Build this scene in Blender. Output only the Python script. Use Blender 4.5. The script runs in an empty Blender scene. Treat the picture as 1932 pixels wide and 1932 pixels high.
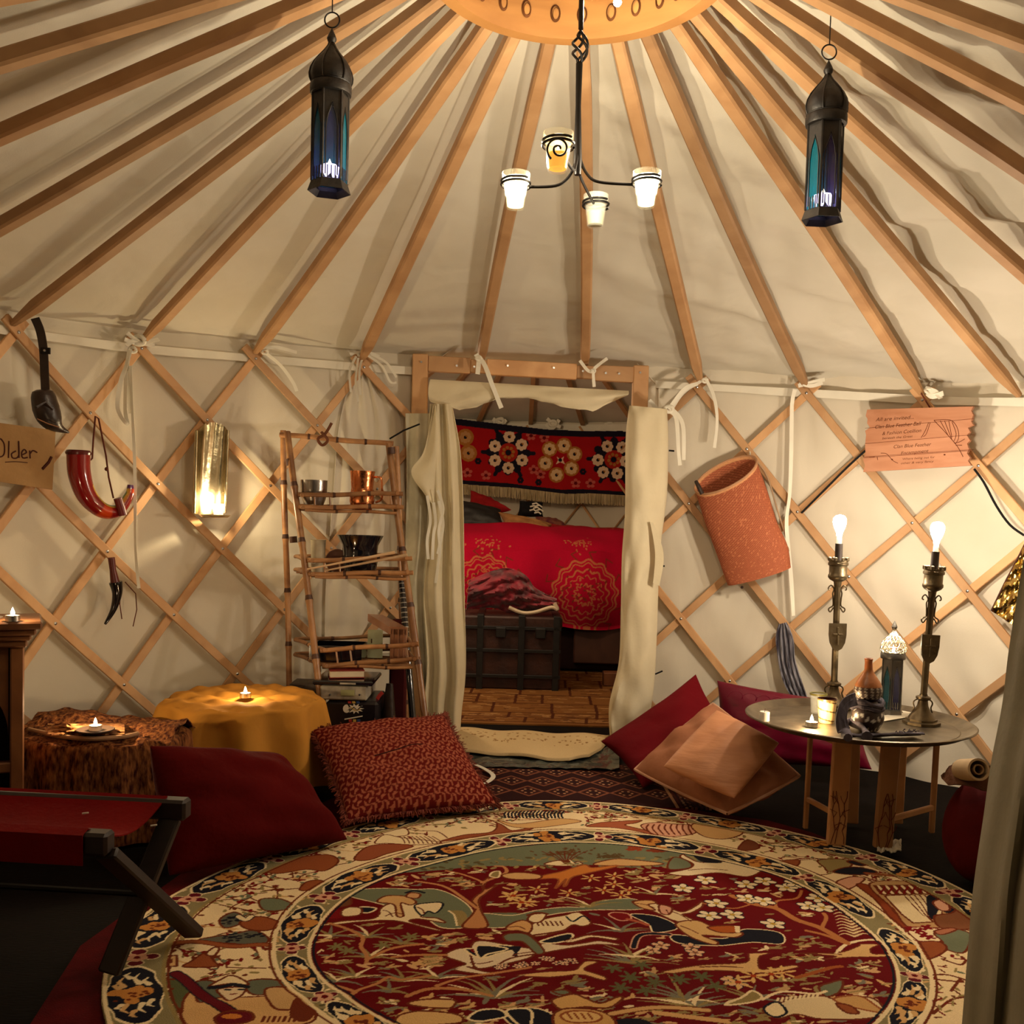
import bpy, math, random
import numpy as np
from mathutils import Vector, Matrix
S = bpy.context.scene
COL = S.collection
random.seed(7)
rng = np.random.default_rng(7)
PI = math.pi
def V(*a): return Vector(a)

# ---------------- camera ----------------
FPX, EYE, PIT, PY, ROLL = 1860.0, 1.0, -0.05, 1075.0, 0.027
_r = V(1, 0, 0); FW = V(0, math.cos(PIT), math.sin(PIT)); _u = V(0, -math.sin(PIT), math.cos(PIT))
CR = _r*math.cos(ROLL) + _u*math.sin(ROLL); CU = _u*math.cos(ROLL) - _r*math.sin(ROLL)
E0 = V(0, 0, EYE)
cd = bpy.data.cameras.new('camera'); cam = bpy.data.objects.new('camera', cd); COL.objects.link(cam)
cd.sensor_fit = 'HORIZONTAL'; cd.sensor_width = 36.0; cd.lens = FPX/1932*36.0
cd.shift_x = 0.0; cd.shift_y = (PY-966)/1932
cd.clip_start = 0.05
M = Matrix((CR, CU, -FW)).transposed().to_4x4(); M.translation = E0
cam.matrix_world = M
S.camera = cam

def ray(x, y): return FW + CR*((x-966)/FPX) - CU*((y-PY)/FPX)
def onz(x, y, z=0.0):
    d = ray(x, y); return E0 + d*((z-EYE)/d.z)
def ony(x, y, Y):
    d = ray(x, y); return E0 + d*(Y/d.y)
YC = V(.116, 2.32, 0); YR = 2.2
def oncyl(x, y, R=YR):
    d = ray(x, y); a = d.x**2+d.y**2; b = -2*(d.x*YC.x+d.y*YC.y); c = YC.x**2+YC.y**2-R*R
    t = (-b+math.sqrt(b*b-4*a*c))/2/a; return E0+d*t
def azof(p): return math.atan2(p.x-YC.x, p.y-YC.y)
def W(az, z, R=YR): return V(YC.x+R*math.sin(az), YC.y+R*math.cos(az), z)

# ---------------- objects ----------------
def wloc(o):
    p = V(0, 0, 0)
    while o is not None: p = p+o.location; o = o.parent
    return p
def tag(o, label=None, cat=None, group=None, kind=None):
    if label: o['label'] = label
    if cat: o['category'] = cat
    if group: o['group'] = group
    if kind: o['kind'] = kind
    return o
def thing(name, label, cat, loc=(0, 0, 0), group=None):
    o = bpy.data.objects.new(name, None); COL.objects.link(o); o.location = loc; o.empty_display_size = .05
    return tag(o, label, cat, group)
def mobj(name, vs, fs, mat, parent=None, smooth=True, loc=None, sharp=None):
    me = bpy.data.meshes.new(name)
    off = wloc(parent) if parent is not None else (Vector(loc) if loc is not None else V(0, 0, 0))
    me.from_pydata([tuple(Vector(v)-off) for v in vs], [], fs)
    me.validate(); me.update()
    if smooth:
        for p in me.polygons: p.use_smooth = True
        try: me.set_sharp_from_angle(angle=sharp if sharp else math.radians(40))
        except Exception: pass
    mats = mat if isinstance(mat, (list, tuple)) else [mat]
    for m in mats: me.materials.append(m)
    o = bpy.data.objects.new(name, me); COL.objects.link(o)
    if parent is not None: o.parent = parent
    elif loc is not None: o.location = loc
    return o
class MB:
    def __init__(s): s.v = []; s.f = []
    def add(s, v, f):
        n = len(s.v); s.v += [Vector(a) for a in v]; s.f += [tuple(i+n for i in q) for q in f]; return s
    def box(s, c, sz, R=None):
        c = Vector(c); h = [a/2 for a in sz]; vs = []
        for i in (-1, 1):
            for j in (-1, 1):
                for k in (-1, 1):
                    p = V(i*h[0], j*h[1], k*h[2]); vs.append(c+(R @ p if R is not None else p))
        return s.add(vs, [(0, 1, 3, 2), (4, 6, 7, 5), (0, 4, 5, 1), (2, 3, 7, 6), (0, 2, 6, 4), (1, 5, 7, 3)])
    def rbox(s, c, sz, b=.003, R=None):
        # box with chamfered edges
        c = Vector(c); h = [a/2 for a in sz]; b = min(b, min(h)*.6); vs = []; idx = {}
        for i in (-1, 1):
            for j in (-1, 1):
                for k in (-1, 1):
                    for ax in range(3):
                        p = [i*(h[0]-b), j*(h[1]-b), k*(h[2]-b)]; p[ax] = (i, j, k)[ax]*h[ax]
                        idx[(i, j, k, ax)] = len(vs); q = Vector(p); vs.append(c+(R @ q if R is not None else q))
        fs = []
        for ax in range(3):
            o = [a for a in range(3) if a != ax]
            for sg in (-1, 1):
                q = []
                for (a, b_) in ((-1, -1), (1, -1), (1, 1), (-1, 1)):
                    k = [0, 0, 0]; k[ax] = sg; k[o[0]] = a; k[o[1]] = b_; q.append(idx[(*k, ax)])
                fs.append(tuple(q))
        for ax in range(3):
            o = [a for a in range(3) if a != ax]
            for a in (-1, 1):
                for b_ in (-1, 1):
                    k1 = [0, 0, 0]; k1[ax] = -1; k1[o[0]] = a; k1[o[1]] = b_; k2 = list(k1); k2[ax] = 1
                    fs.append((idx[(*k1, o[0])], idx[(*k2, o[0])], idx[(*k2, o[1])], idx[(*k1, o[1])]))
        for i in (-1, 1):
            for j in (-1, 1):
                for k in (-1, 1): fs.append(tuple(idx[(i, j, k, a)] for a in range(3)))
        return s.add(vs, fs)
    def beam(s, p, q, w, h, up=V(0, 0, 1), b=.003):
        p = Vector(p); q = Vector(q); d = q-p; L = d.length; d = d.normalized(); x = d.cross(up).normalized(); y = x.cross(d)
        R = Matrix((x, d, y)).transposed()
        return s.rbox((p+q)/2, (w, L, h), b, R)
    def tube(s, pts, r, n=10, cap=True, flat=1.0):
        pts = [Vector(p) for p in pts]; m = len(pts); rr = r if isinstance(r, (list, tuple)) else [r]*m
        t = [(pts[min(i+1, m-1)]-pts[max(i-1, 0)]).normalized() for i in range(m)]
        a = t[0].orthogonal().normalized(); vs = []
        for i in range(m):
            a = (a-t[i]*a.dot(t[i]))
            a = a.normalized() if a.length > 1e-6 else t[i].orthogonal().normalized()
            b = t[i].cross(a)
            for k in range(n):
                an = 2*PI*k/n; vs.append(pts[i]+(a*math.cos(an)+b*math.sin(an)*flat)*rr[i])
        fs = [(i*n+k, i*n+(k+1) % n, (i+1)*n+(k+1) % n, (i+1)*n+k) for i in range(m-1) for k in range(n)]
        if cap: fs += [tuple(range(n))[::-1], tuple((m-1)*n+k for k in range(n))]
        return s.add(vs, fs)
    def lathe(s, prof, o=(0, 0, 0), n=32, R=None, cap=True, ph=0.0):
        o = Vector(o); vs = []; m = len(prof)
        for (r, z) in prof:
            for k in range(n):
                a = 2*PI*k/n+ph; p = V(max(r, 1e-5)*math.cos(a), max(r, 1e-5)*math.sin(a), z); vs.append(o+(R @ p if R is not None else p))
        fs = [(i*n+k, i*n+(k+1) % n, (i+1)*n+(k+1) % n, (i+1)*n+k) for i in range(m-1) for k in range(n)]
        if cap: fs += [tuple(range(n))[::-1], tuple((m-1)*n+k for k in range(n))]
        return s.add(vs, fs)
    def sheet(s, P, th=.002, closed=False):
        # P: nu x nv array of points -> thin solid sheet
        nu = len(P); nv = len(P[0]); N = [[None]*nv for _ in range(nu)]
        for i in range(nu):
            for j in range(nv):
                if closed: a = P[(i+1) % nu][j]-P[(i-1) % nu][j]
                else: a = P[min(i+1, nu-1)][j]-P[max(i-1, 0)][j]
                b = P[i][min(j+1, nv-1)]-P[i][max(j-1, 0)]
                c = a.cross(b); N[i][j] = c.normalized() if c.length > 1e-12 else V(0, 0, 1)
        vs = [P[i][j]+N[i][j]*th/2 for i in range(nu) for j in range(nv)]+[P[i][j]-N[i][j]*th/2 for i in range(nu) for j in range(nv)]
        n = nu*nv; fs = []; R_ = nu if closed else nu-1
        for i in range(R_):
            i2 = (i+1) % nu
            for j in range(nv-1):
                a, b, c, d = i*nv+j, i2*nv+j, i2*nv+j+1, i*nv+j+1
                fs += [(a, b, c, d), (d+n, c+n, b+n, a+n)]
            for j in (0, nv-1): fs.append((i*nv+j, i*nv+j+n, i2*nv+j+n, i2*nv+j))
        if not closed:
            for i in (0, nu-1):
                for j in range(nv-1): fs.append((i*nv+j, i*nv+j+1, i*nv+j+1+n, i*nv+j+n))
        return s.add(vs, fs)
    def prism(s, poly, d):
        # poly: 3D planar outline, extruded by vector d
        n = len(poly); d = Vector(d); poly = [Vector(p) for p in poly]
        return s.add(poly+[p+d for p in poly], [tuple(range(n))[::-1], tuple(range(n, 2*n))]+[(i, (i+1) % n, (i+1) % n+n, i+n) for i in range(n)])
    def ball(s, c, r, n=12, sc=(1, 1, 1), R=None):
        c = Vector(c); m = max(4, n//2); prof = [(math.sin(PI*i/m)*r, -math.cos(PI*i/m)*r) for i in range(m+1)]; t = MB().lathe(prof, n=n)
        vs = [V(v.x*sc[0], v.y*sc[1], v.z*sc[2]) for v in t.v]
        return s.add([c+(R @ v if R is not None else v) for v in vs], t.f)
    def build(s, name, mat, parent=None, smooth=True, loc=None, sharp=None):
        o = mobj(name, s.v, s.f, mat, parent, smooth, loc, sharp)
        import bmesh
        bm = bmesh.new(); bm.from_mesh(o.data); bmesh.ops.recalc_face_normals(bm, faces=bm.faces); bm.to_mesh(o.data); bm.free()
        return o
def spline(pts, n=8):
    pts = [Vector(p) for p in pts]; out = []
    for i in range(len(pts)-1):
        p0 = pts[max(i-1, 0)]; p1 = pts[i]; p2 = pts[i+1]; p3 = pts[min(i+2, len(pts)-1)]
        for k in range(n):
            t = k/n; out.append(.5*((2*p1)+(p2-p0)*t+(2*p0-5*p1+4*p2-p3)*t*t+(3*p1-p0-3*p2+p3)*t**3))
    out.append(pts[-1]); return out
def lerp(a, b, t): return a+(b-a)*t
def interp(xs, x): # piecewise linear over [(x, y)...]
    if x <= xs[0][0]: return xs[0][1]
    for (a, ya), (b, yb) in zip(xs, xs[1:]):
        if x <= b: return ya+(yb-ya)*(x-a)/(b-a)
    return xs[-1][1]
def snoise(*a):
    # cheap smooth pseudo noise
    x, y, z = (list(a)+[0, 0])[:3]
    return (math.sin(x*1.7+y*2.3+1.1*z)+math.sin(x*3.1-y*1.9+2.2+z*2.7)*.6+math.sin(x*.7+y*4.3+z*1.3+4)*.5+math.sin(5.3*x+2.9*y-z)*.3)/2.4

# ---------------- materials ----------------
MATS = {}
def nodes(name):
    m = bpy.data.materials.new(name); m.use_nodes = True; nt = m.node_tree; b = nt.nodes['Principled BSDF']; return m, nt, b
def mk(name, c, rough=.8, metal=0., var=.15, scale=8., bump=.0, bscale=40., stretch=(1, 1, 1), c2=None, trans=None, coat=0., alpha=None, sheen=0., detail=5, sss=0):
    if name in MATS: return MATS[name]
    m, nt, b = nodes(name); N = nt.nodes; L = nt.links
    tc = N.new('ShaderNodeTexCoord'); mp = N.new('ShaderNodeMapping'); mp.inputs['Scale'].default_value = stretch
    L.new(tc.outputs['Object'], mp.inputs['Vector'])
    nz = N.new('ShaderNodeTexNoise'); nz.inputs['Scale'].default_value = scale; nz.inputs['Detail'].default_value = detail
    L.new(mp.outputs[0], nz.inputs['Vector'])
    cr = N.new('ShaderNodeValToRGB'); e = cr.color_ramp.elements
    if c2 is None: c2 = tuple(x*(1-var*2) for x in c)
    e[0].position = .35; e[1].position = .65; e[0].color = (*c2, 1); e[1].color = (*c, 1)
    L.new(nz.outputs[0], cr.inputs[0]); L.new(cr.outputs[0], b.inputs['Base Color'])
    b.inputs['Roughness'].default_value = rough; b.inputs['Metallic'].default_value = metal
    if rough >= .65 and not metal: b.inputs['Specular IOR Level'].default_value = .12
    if coat: b.inputs['Coat Weight'].default_value = coat; b.inputs['Coat Roughness'].default_value = .1
    if sheen: b.inputs['Sheen Weight'].default_value = sheen
    if trans: b.inputs['Transmission Weight'].default_value = trans
    if alpha is not None: b.inputs['Alpha'].default_value = alpha
    if sss: b.inputs['Subsurface Weight'].default_value = sss; b.inputs['Subsurface Radius'].default_value = (.02, .01, .005)
    if bump:
        n2 = N.new('ShaderNodeTexNoise'); n2.inputs['Scale'].default_value = bscale; n2.inputs['Detail'].default_value = 4; L.new(mp.outputs[0], n2.inputs['Vector'])
        bp = N.new('ShaderNodeBump'); bp.inputs['Strength'].default_value = bump; bp.inputs['Distance'].default_value = .01; L.new(n2.outputs[0], bp.inputs['Height']); L.new(bp.outputs[0], b.inputs['Normal'])
    MATS[name] = m; return m
def emis(name, c, s):
    m, nt, b = nodes(name); b.inputs['Base Color'].default_value = (*c, 1); b.inputs['Emission Color'].default_value = (*c, 1); b.inputs['Emission Strength'].default_value = s; MATS[name] = m; return m
def glass(name, c, rough=.05, ior=1.3):
    m, nt, b = nodes(name); b.inputs['Base Color'].default_value = (*c, 1); b.inputs['Roughness'].default_value = rough; b.inputs['Transmission Weight'].default_value = 1.; b.inputs['IOR'].default_value = ior
    return m
def attrmat(name, rough=.95, bump=.3, bscale=300, sheen=.0):
    m, nt, b = nodes(name); N = nt.nodes; L = nt.links
    a = N.new('ShaderNodeAttribute'); a.attribute_name = 'pattern'
    tc = N.new('ShaderNodeTexCoord'); nz = N.new('ShaderNodeTexNoise'); nz.inputs['Scale'].default_value = bscale; nz.inputs['Detail'].default_value = 2
    L.new(tc.outputs['Object'], nz.inputs['Vector'])
    mr = N.new('ShaderNodeMapRange'); mr.inputs[3].default_value = .72; mr.inputs[4].default_value = 1.2; L.new(nz.outputs[0], mr.inputs[0])
    mx = N.new('ShaderNodeVectorMath'); mx.operation = 'MULTIPLY'; L.new(a.outputs['Color'], mx.inputs[0]); L.new(mr.outputs[0], mx.inputs[1]); L.new(mx.outputs[0], b.inputs['Base Color'])
    b.inputs['Roughness'].default_value = rough
    if rough > .6: b.inputs['Specular IOR Level'].default_value = .1
    if sheen: b.inputs['Sheen Weight'].default_value = sheen
    bp = N.new('ShaderNodeBump'); bp.inputs['Strength'].default_value = bump; bp.inputs['Distance'].default_value = .004; L.new(nz.outputs[0], bp.inputs['Height']); L.new(bp.outputs[0], b.inputs['Normal'])
    return m
def woodmat(name, c, c2, sc=6., st=(1, 1, 1), rough=.6, rings=True, bump=.15):
    if name in MATS: return MATS[name]
    m, nt, b = nodes(name); N = nt.nodes; L = nt.links
    tc = N.new('ShaderNodeTexCoord'); mp = N.new('ShaderNodeMapping'); mp.inputs['Scale'].default_value = st; L.new(tc.outputs['Object'], mp.inputs[0])
    w = N.new('ShaderNodeTexNoise'); w.inputs['Scale'].default_value = sc; w.inputs['Detail'].default_value = 6; w.inputs['Distortion'].default_value = 1.2; L.new(mp.outputs[0], w.inputs['Vector'])
    oi = N.new('ShaderNodeObjectInfo')
    cr = N.new('ShaderNodeValToRGB'); e = cr.color_ramp.elements; e[0].position = .3; e[1].position = .7; e[0].color = (*c2, 1); e[1].color = (*c, 1); L.new(w.outputs[0], cr.inputs[0])
    hs = N.new('ShaderNodeHueSaturation'); mr = N.new('ShaderNodeMapRange'); mr.inputs[3].default_value = .75; mr.inputs[4].default_value = 1.2; L.new(oi.outputs['Random'], mr.inputs[0]); L.new(mr.outputs[0], hs.inputs['Value'])
    L.new(cr.outputs[0], hs.inputs['Color']); L.new(hs.outputs[0], b.inputs['Base Color']); b.inputs['Roughness'].default_value = rough
    bp = N.new('ShaderNodeBump'); bp.inputs['Strength'].default_value = bump; bp.inputs['Distance'].default_value = .002; L.new(w.outputs[0], bp.inputs['Height']); L.new(bp.outputs[0], b.inputs['Normal'])
    MATS[name] = m; return m
def canvasmat(name, c, c2, wr=.6, st=(1, 1, 1), rot=(0, 0, 0), sc=5.):
    m = mk(name, c, .95, c2=c2, scale=3); nt = m.node_tree; N = nt.nodes; L = nt.links; b = N['Principled BSDF']
    tc = N.new('ShaderNodeTexCoord'); mp = N.new('ShaderNodeMapping'); mp.inputs['Scale'].default_value = st; mp.inputs['Rotation'].default_value = rot; L.new(tc.outputs['Object'], mp.inputs[0])
    n1 = N.new('ShaderNodeTexNoise'); n1.inputs['Scale'].default_value = sc; n1.inputs['Detail'].default_value = 2.5; n1.inputs['Distortion'].default_value = .35; L.new(mp.outputs[0], n1.inputs['Vector'])
    n2 = N.new('ShaderNodeTexNoise'); n2.inputs['Scale'].default_value = 260; L.new(tc.outputs['Object'], n2.inputs['Vector'])
    b1 = N.new('ShaderNodeBump'); b1.inputs['Strength'].default_value = wr; b1.inputs['Distance'].default_value = .04; L.new(n1.outputs[0], b1.inputs['Height'])
    b2 = N.new('ShaderNodeBump'); b2.inputs['Strength'].default_value = .12; b2.inputs['Distance'].default_value = .003; L.new(n2.outputs[0], b2.inputs['Height']); L.new(b1.outputs[0], b2.inputs['Normal']); L.new(b2.outputs[0], b.inputs['Normal'])
    return m
pine = woodmat('pine', (.60, .35, .165), (.46, .24, .10), 5, (1, 1, 1))
pine_rail = woodmat('rafter_wood', (.50, .29, .135), (.36, .19, .08), 5, (1, 1, 1))
crown_wood = woodmat('crown_wood', (.42, .20, .055), (.32, .14, .035), 4, (1, 1, 3))
canvas = canvasmat('canvas', (.66, .605, .49), (.61, .55, .435), .30, (1, 1, 1), sc=3.)
canvas_creased = canvasmat('canvas_creased', (.66, .605, .49), (.61, .55, .435), .55, (1, 1, .35), (.6, .6, 0), 5.)
canvas_roof = canvasmat('canvas_roof', (.64, .60, .50), (.58, .54, .44), .5, (1, 1, 1), (0, 0, 0), 4.)
cloth_cream = mk('cream_cotton', (.68, .60, .42), .95, c2=(.60, .52, .35), scale=5, bump=.3, bscale=18)
tape = mk('white_tape', (.78, .74, .62), .9, var=.05)
iron = mk('black_iron', (.015, .013, .012), .45, metal=.7, var=.2)
steel = mk('steel_bolt', (.5, .5, .5), .3, metal=1.)
darkwood = woodmat('dark_wood', (.016, .006, .004), (.008, .003, .002), 8, (1, 1, 4), .5)
def lamp(name, p, energy, c, size=.02, parent=None):
    l = bpy.data.lights.new(name, 'POINT'); l.energy = energy; l.color = c; l.shadow_soft_size = size
    o = bpy.data.objects.new(name, l); COL.objects.link(o); o.location = Vector(p)-(wloc(parent) if parent else V(0, 0, 0)); o.parent = parent
    return o
# ---------------- the setting ----------------
S.view_settings.view_transform = 'Standard'; S.view_settings.look = 'None'; S.view_settings.gamma = 1; S.view_settings.exposure = 0.5
S.view_settings.use_curve_mapping = False
w = bpy.data.worlds.new('night'); S.world = w; w.use_nodes = True
w.node_tree.nodes['Background'].inputs[0].default_value = (.9, .68, .45, 1); w.node_tree.nodes['Background'].inputs[1].default_value = .008

RAILPX = [(20, 618), (265, 652), (480, 668), (680, 686), (905, 700), (1103, 708), (1322, 725), (1523, 733), (1740, 748), (1925, 757)]
_rp = [oncyl(*q) for q in RAILPX]; RAILAZ = [(azof(p), p.z) for p in _rp]
_lo, _hi = RAILAZ[0], RAILAZ[-1]
RT = [(-PI, _lo[1]-.03), (-PI/2, _lo[1]-.02)]+RAILAZ+[(PI/2, _hi[1]-.03), (PI, _lo[1]-.03)]
def railz(az):
    # smoothed height of the top of the lattice wall
    return sum(interp(RT, az+d) for d in (-.15, -.075, 0, .075, .15))/5
DAZ = 2*PI/28
RAFAZ = [a for a, z in RAILAZ]
step = (RAFAZ[-1]-RAFAZ[0])/9
ALLAZ = [RAFAZ[0]-step*k for k in range(6, 0, -1)]+RAFAZ+[RAFAZ[-1]+step*k for k in range(1, 7)]
CZ, CRAD = 2.26, .345      # crown ring bottom and radius
DL, DR_ = azof(ony(793, 900, 4.42)), azof(ony(1210, 900, 4.42))   # door posts
def wrinkle(az, z):
    f = .5*snoise(az*9, z*5)+.5*math.sin(az*7+z*9+2*snoise(az*3, z*2))
    rt = max(0, min(1, az/.7))
    return .006*f+rt*.009*(math.sin(28*az+11*z+2.5*snoise(az*5, z*4))+.6*math.sin(61*az+19*z+3*snoise(az*7, z*3)))
def wallpatch(name, a0, a1, n, R=YR+.045, mat=None):
    P = []
    for i in range(n+1):
        az = a0+(a1-a0)*i/n; zt = railz(az)+.085; P.append([W(az, zt*j/40, R+wrinkle(az, zt*j/40)) for j in range(41)])
    o = MB().sheet(P, .003).build(name, mat or canvas); tag(o, kind='structure'); return o
wallpatch('wall_left', -2.62, DL+.01, 140)
wallpatch('wall_right', DR_-.01, 2.6, 240, mat=canvas_creased)
# floor
fl = mk('floor_boards', (.004, .0015, .001), .9, c2=(.002, .001, .0006), scale=4, stretch=(1, 6, 1), bump=.2)
MB().lathe([(0, -.04), (2.32, -.04), (2.32, 0), (0, 0)], (YC.x, YC.y, 0), 96, cap=False).build('floor', fl, sharp=.5)['kind'] = 'structure'
# roof canvas
def roofz(az, R):
    t = (YR+.06-R)/(YR+.06-CRAD); zr = railz(az)+.05; return zr+(CZ+.12-zr)*t
P = []
nA = 300
for i in range(nA+1):
    az = -PI+2*PI*i/nA; row = []
    for j in range(61):
        R = YR+.06-(YR+.06-CRAD)*j/60
        t = j/60; rt = max(0, min(1, (az+.1)/.5)) if abs(az) < 1.9 else .3
        s_ = azof(W(az, 0)); ph = (az-RAFAZ[0])/step
        sag = -.018*math.sin(PI*t)*abs(math.sin(PI*ph))   # cloth between the rafters hangs a little lower... 
        wr = .013*rt*(snoise(az*11, t*14, 1)+.7*snoise(az*23+t*9, t*31, 3))+.004*snoise(az*6, t*5, 2)
        # diagonal creases on the right half
        wr += rt*.015*math.sin(9*az+26*t+3*snoise(az*4, t*6))*math.sin(PI*t)
        row.append(W(az, roofz(az, R)+.010-sag*.3+wr, R))
    P.append(row)
o = MB().sheet(P[:-1], .003, closed=True).build('ceiling', canvas_roof); tag(o, kind='structure')
# webbing band round the wall top
P = [[W(a_, railz(a_)-.028-.004*snoise(a_*8), YR+.012), W(a_, railz(a_)+.004, YR+.012)] for a_ in [-2.62+(DL+2.62)*i/120 for i in range(121)]]
MB().sheet(P, .003).build('trim_1', tape)['kind'] = 'structure'
P = [[W(a_, railz(a_)-.028-.004*snoise(a_*8), YR+.012), W(a_, railz(a_)+.004, YR+.012)] for a_ in [DR_+.02+(2.6-DR_)*i/120 for i in range(121)]]
MB().sheet(P, .003).build('trim_2', tape)['kind'] = 'structure'

# ---------------- rafters ----------------
RAFLAB = {
 0: 'pale rafter landing above the black leather pouch on the left wall', 1: 'rafter landing at the ragged cloth knot above the red horn',
 2: 'rafter landing on the wall rail above the brass mirror sconce', 3: 'rafter landing at the fringed tie above the bamboo shelf',
 4: 'rafter landing on the left half of the door lintel', 5: 'rafter landing on the right half of the door lintel behind the candle chandelier',
 6: 'rafter landing at the ribbon knot just right of the doorway', 7: 'rafter landing on the rail above the woven basket and left lamp stick',
 8: 'rafter landing on the rail above the carved wooden plaque', 9: 'darker rafter meeting the right photo edge above the gold cloth'}
ENDPX = RAILPX
for k, az in enumerate(ALLAZ):
    i = k-6
    zr = railz(az)
    a = W(az, zr+.012, YR-.015)
    if i in (4, 5): a = W(az, zr+.035, YR-.01)
    b = W(az, CZ+.062, CRAD-.012)
    d = (b-a).normalized(); side = d.cross(V(0, 0, 1)).normalized(); up = side.cross(d)
    mb = MB(); n = 14; L_ = (b-a).length; rows = []
    bow = .012*math.sin(i*2.1); 
    for j in range(n+1):
        t = j/n; p = a.lerp(b, t)+side*bow*math.sin(PI*t)
        wd = .0215*(.55 if j == 0 else 1)*(1 if t < .9 else .85); hh = .019*(.55 if j == 0 else 1); c = .006
        rows.append([p+side*x+up*y for x, y in ((-wd+c, -hh), (wd-c, -hh), (wd, -hh+c), (wd, hh-c), (wd-c, hh), (-wd+c, hh), (-wd, hh-c), (-wd, -hh+c))])
    vs = [v for r_ in rows for v in r_]; fs = [(j*8+q, j*8+(q+1) % 8, (j+1)*8+(q+1) % 8, (j+1)*8+q) for j in range(n) for q in range(8)]+[tuple(range(8)), tuple(n*8+q for q in range(8))[::-1]]
    mb.add(vs, fs); o = mb.build('roof_rafter', pine_rail, loc=a)
    if i < 0: lab = ['', 'rafter passing the left photo edge just above the one over the leather pouch', 'third rafter up along the left photo edge', 'fourth rafter up along the left photo edge, near the left lantern ring', 'fifth rafter up along the left photo edge, under the loose canvas fold', 'topmost rafter cutting the upper left photo corner', 'rafter almost overhead at the far upper left, mostly out of frame'][-i]
    elif i > 9: lab = ['', 'rafter crossing right of the right hanging lantern to the right photo edge', 'second rafter above the right hanging lantern', 'third rafter above the right hanging lantern', 'fourth rafter above the right hanging lantern, wide and shaded', 'fifth rafter, cutting the upper right photo corner', 'rafter almost overhead at the far upper right, mostly out of frame'][i-9]
    else: lab = RAFLAB[i]
    tag(o, lab, 'rafter', 'roof rafters')

# ---------------- crown ring ----------------
t = thing('crown_ring', 'large bentwood crown ring with rafter holes at the peak of the roof', 'roof ring', (YC.x, YC.y, CZ))
H_ = .16; mb = MB(); nA = 224
# inner face with keyhole openings built as a fine grid with cells left out
nz_ = 24; vs = []; fs = []
def hole(a_, z_):
    ph = ((a_-ALLAZ[0])/step) % 1.0; ph = min(ph, 1-ph)*step*CRAD
    return (ph/.0105)**2+((z_-.062)/.018)**2 < 1
for side_, R in ((0, CRAD-.022), (1, CRAD+.012)):
    for i in range(nA):
        for j in range(nz_+1): vs.append(W(2*PI*i/nA, CZ+H_*j/nz_, R))
base = nA*(nz_+1)
for i in range(nA):
    i2 = (i+1) % nA
    for j in range(nz_):
        q = (i*(nz_+1)+j, i2*(nz_+1)+j, i2*(nz_+1)+j+1, i*(nz_+1)+j+1)
        fs.append(q) ; fs.append(tuple(x+base for x in q))
    for j in (0, nz_): fs.append((i*(nz_+1)+j, i2*(nz_+1)+j, i2*(nz_+1)+j+base, i*(nz_+1)+j+base))
mb.add(vs, fs); mb.build('rim', crown_wood, t)
socket_m = mk('socket_shadow_wood', (.12, .045, .015), .9, var=.2)
for k, az in enumerate(ALLAZ+[ALLAZ[-1]+step*j for j in range(1, 6)]):
    # dark-rimmed oval sockets with the rafter ends showing in them
    c = W(az, CZ+.062, CRAD-.0225); tx = V(math.cos(az), -math.sin(az), 0); nn = V(math.sin(az), math.cos(az), 0)
    ring = []
    o_ = MB(); pts = [[c+tx*(.0115*math.cos(u_)*s_)+V(0, 0, .020*math.sin(u_)*s_)-nn*(.001+(.004 if s_ == .86 else 0)) for s_ in (1.12, .86)] for u_ in [2*PI*q/20 for q in range(20)]]
    o_.sheet(pts, .0015, closed=True); o_.build('socket_rim', socket_m, t)
    e_ = MB().lathe([(0, 0), (.8, 0), (1, -.3), (1, -1), (0, -1)], n=16, cap=False)
    pts = [c-nn*(.0015)+tx*(v.x*.0085+.002)+V(0, 0, v.y*.0155-.002)-nn*(v.z*.003+.003)*.5 for v in e_.v]
    MB().add(pts, e_.f).build('rafter_tip', crown_wood, t)
MB().beam(W(0, CZ+.175, CRAD+.0), W(PI, CZ+.175, CRAD), .05, .03).beam(W(PI/2, CZ+.175, CRAD), W(-PI/2, CZ+.175, CRAD), .05, .03).build('cross_bar', crown_wood, t)
# dome cover above the crown
MB().lathe([(CRAD+.05, CZ+.17), (CRAD*.8, CZ+.27), (CRAD*.4, CZ+.33), (0, CZ+.35)], (YC.x, YC.y, 0), 48, cap=False).build('crown_cover', canvas_roof, t)

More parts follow.
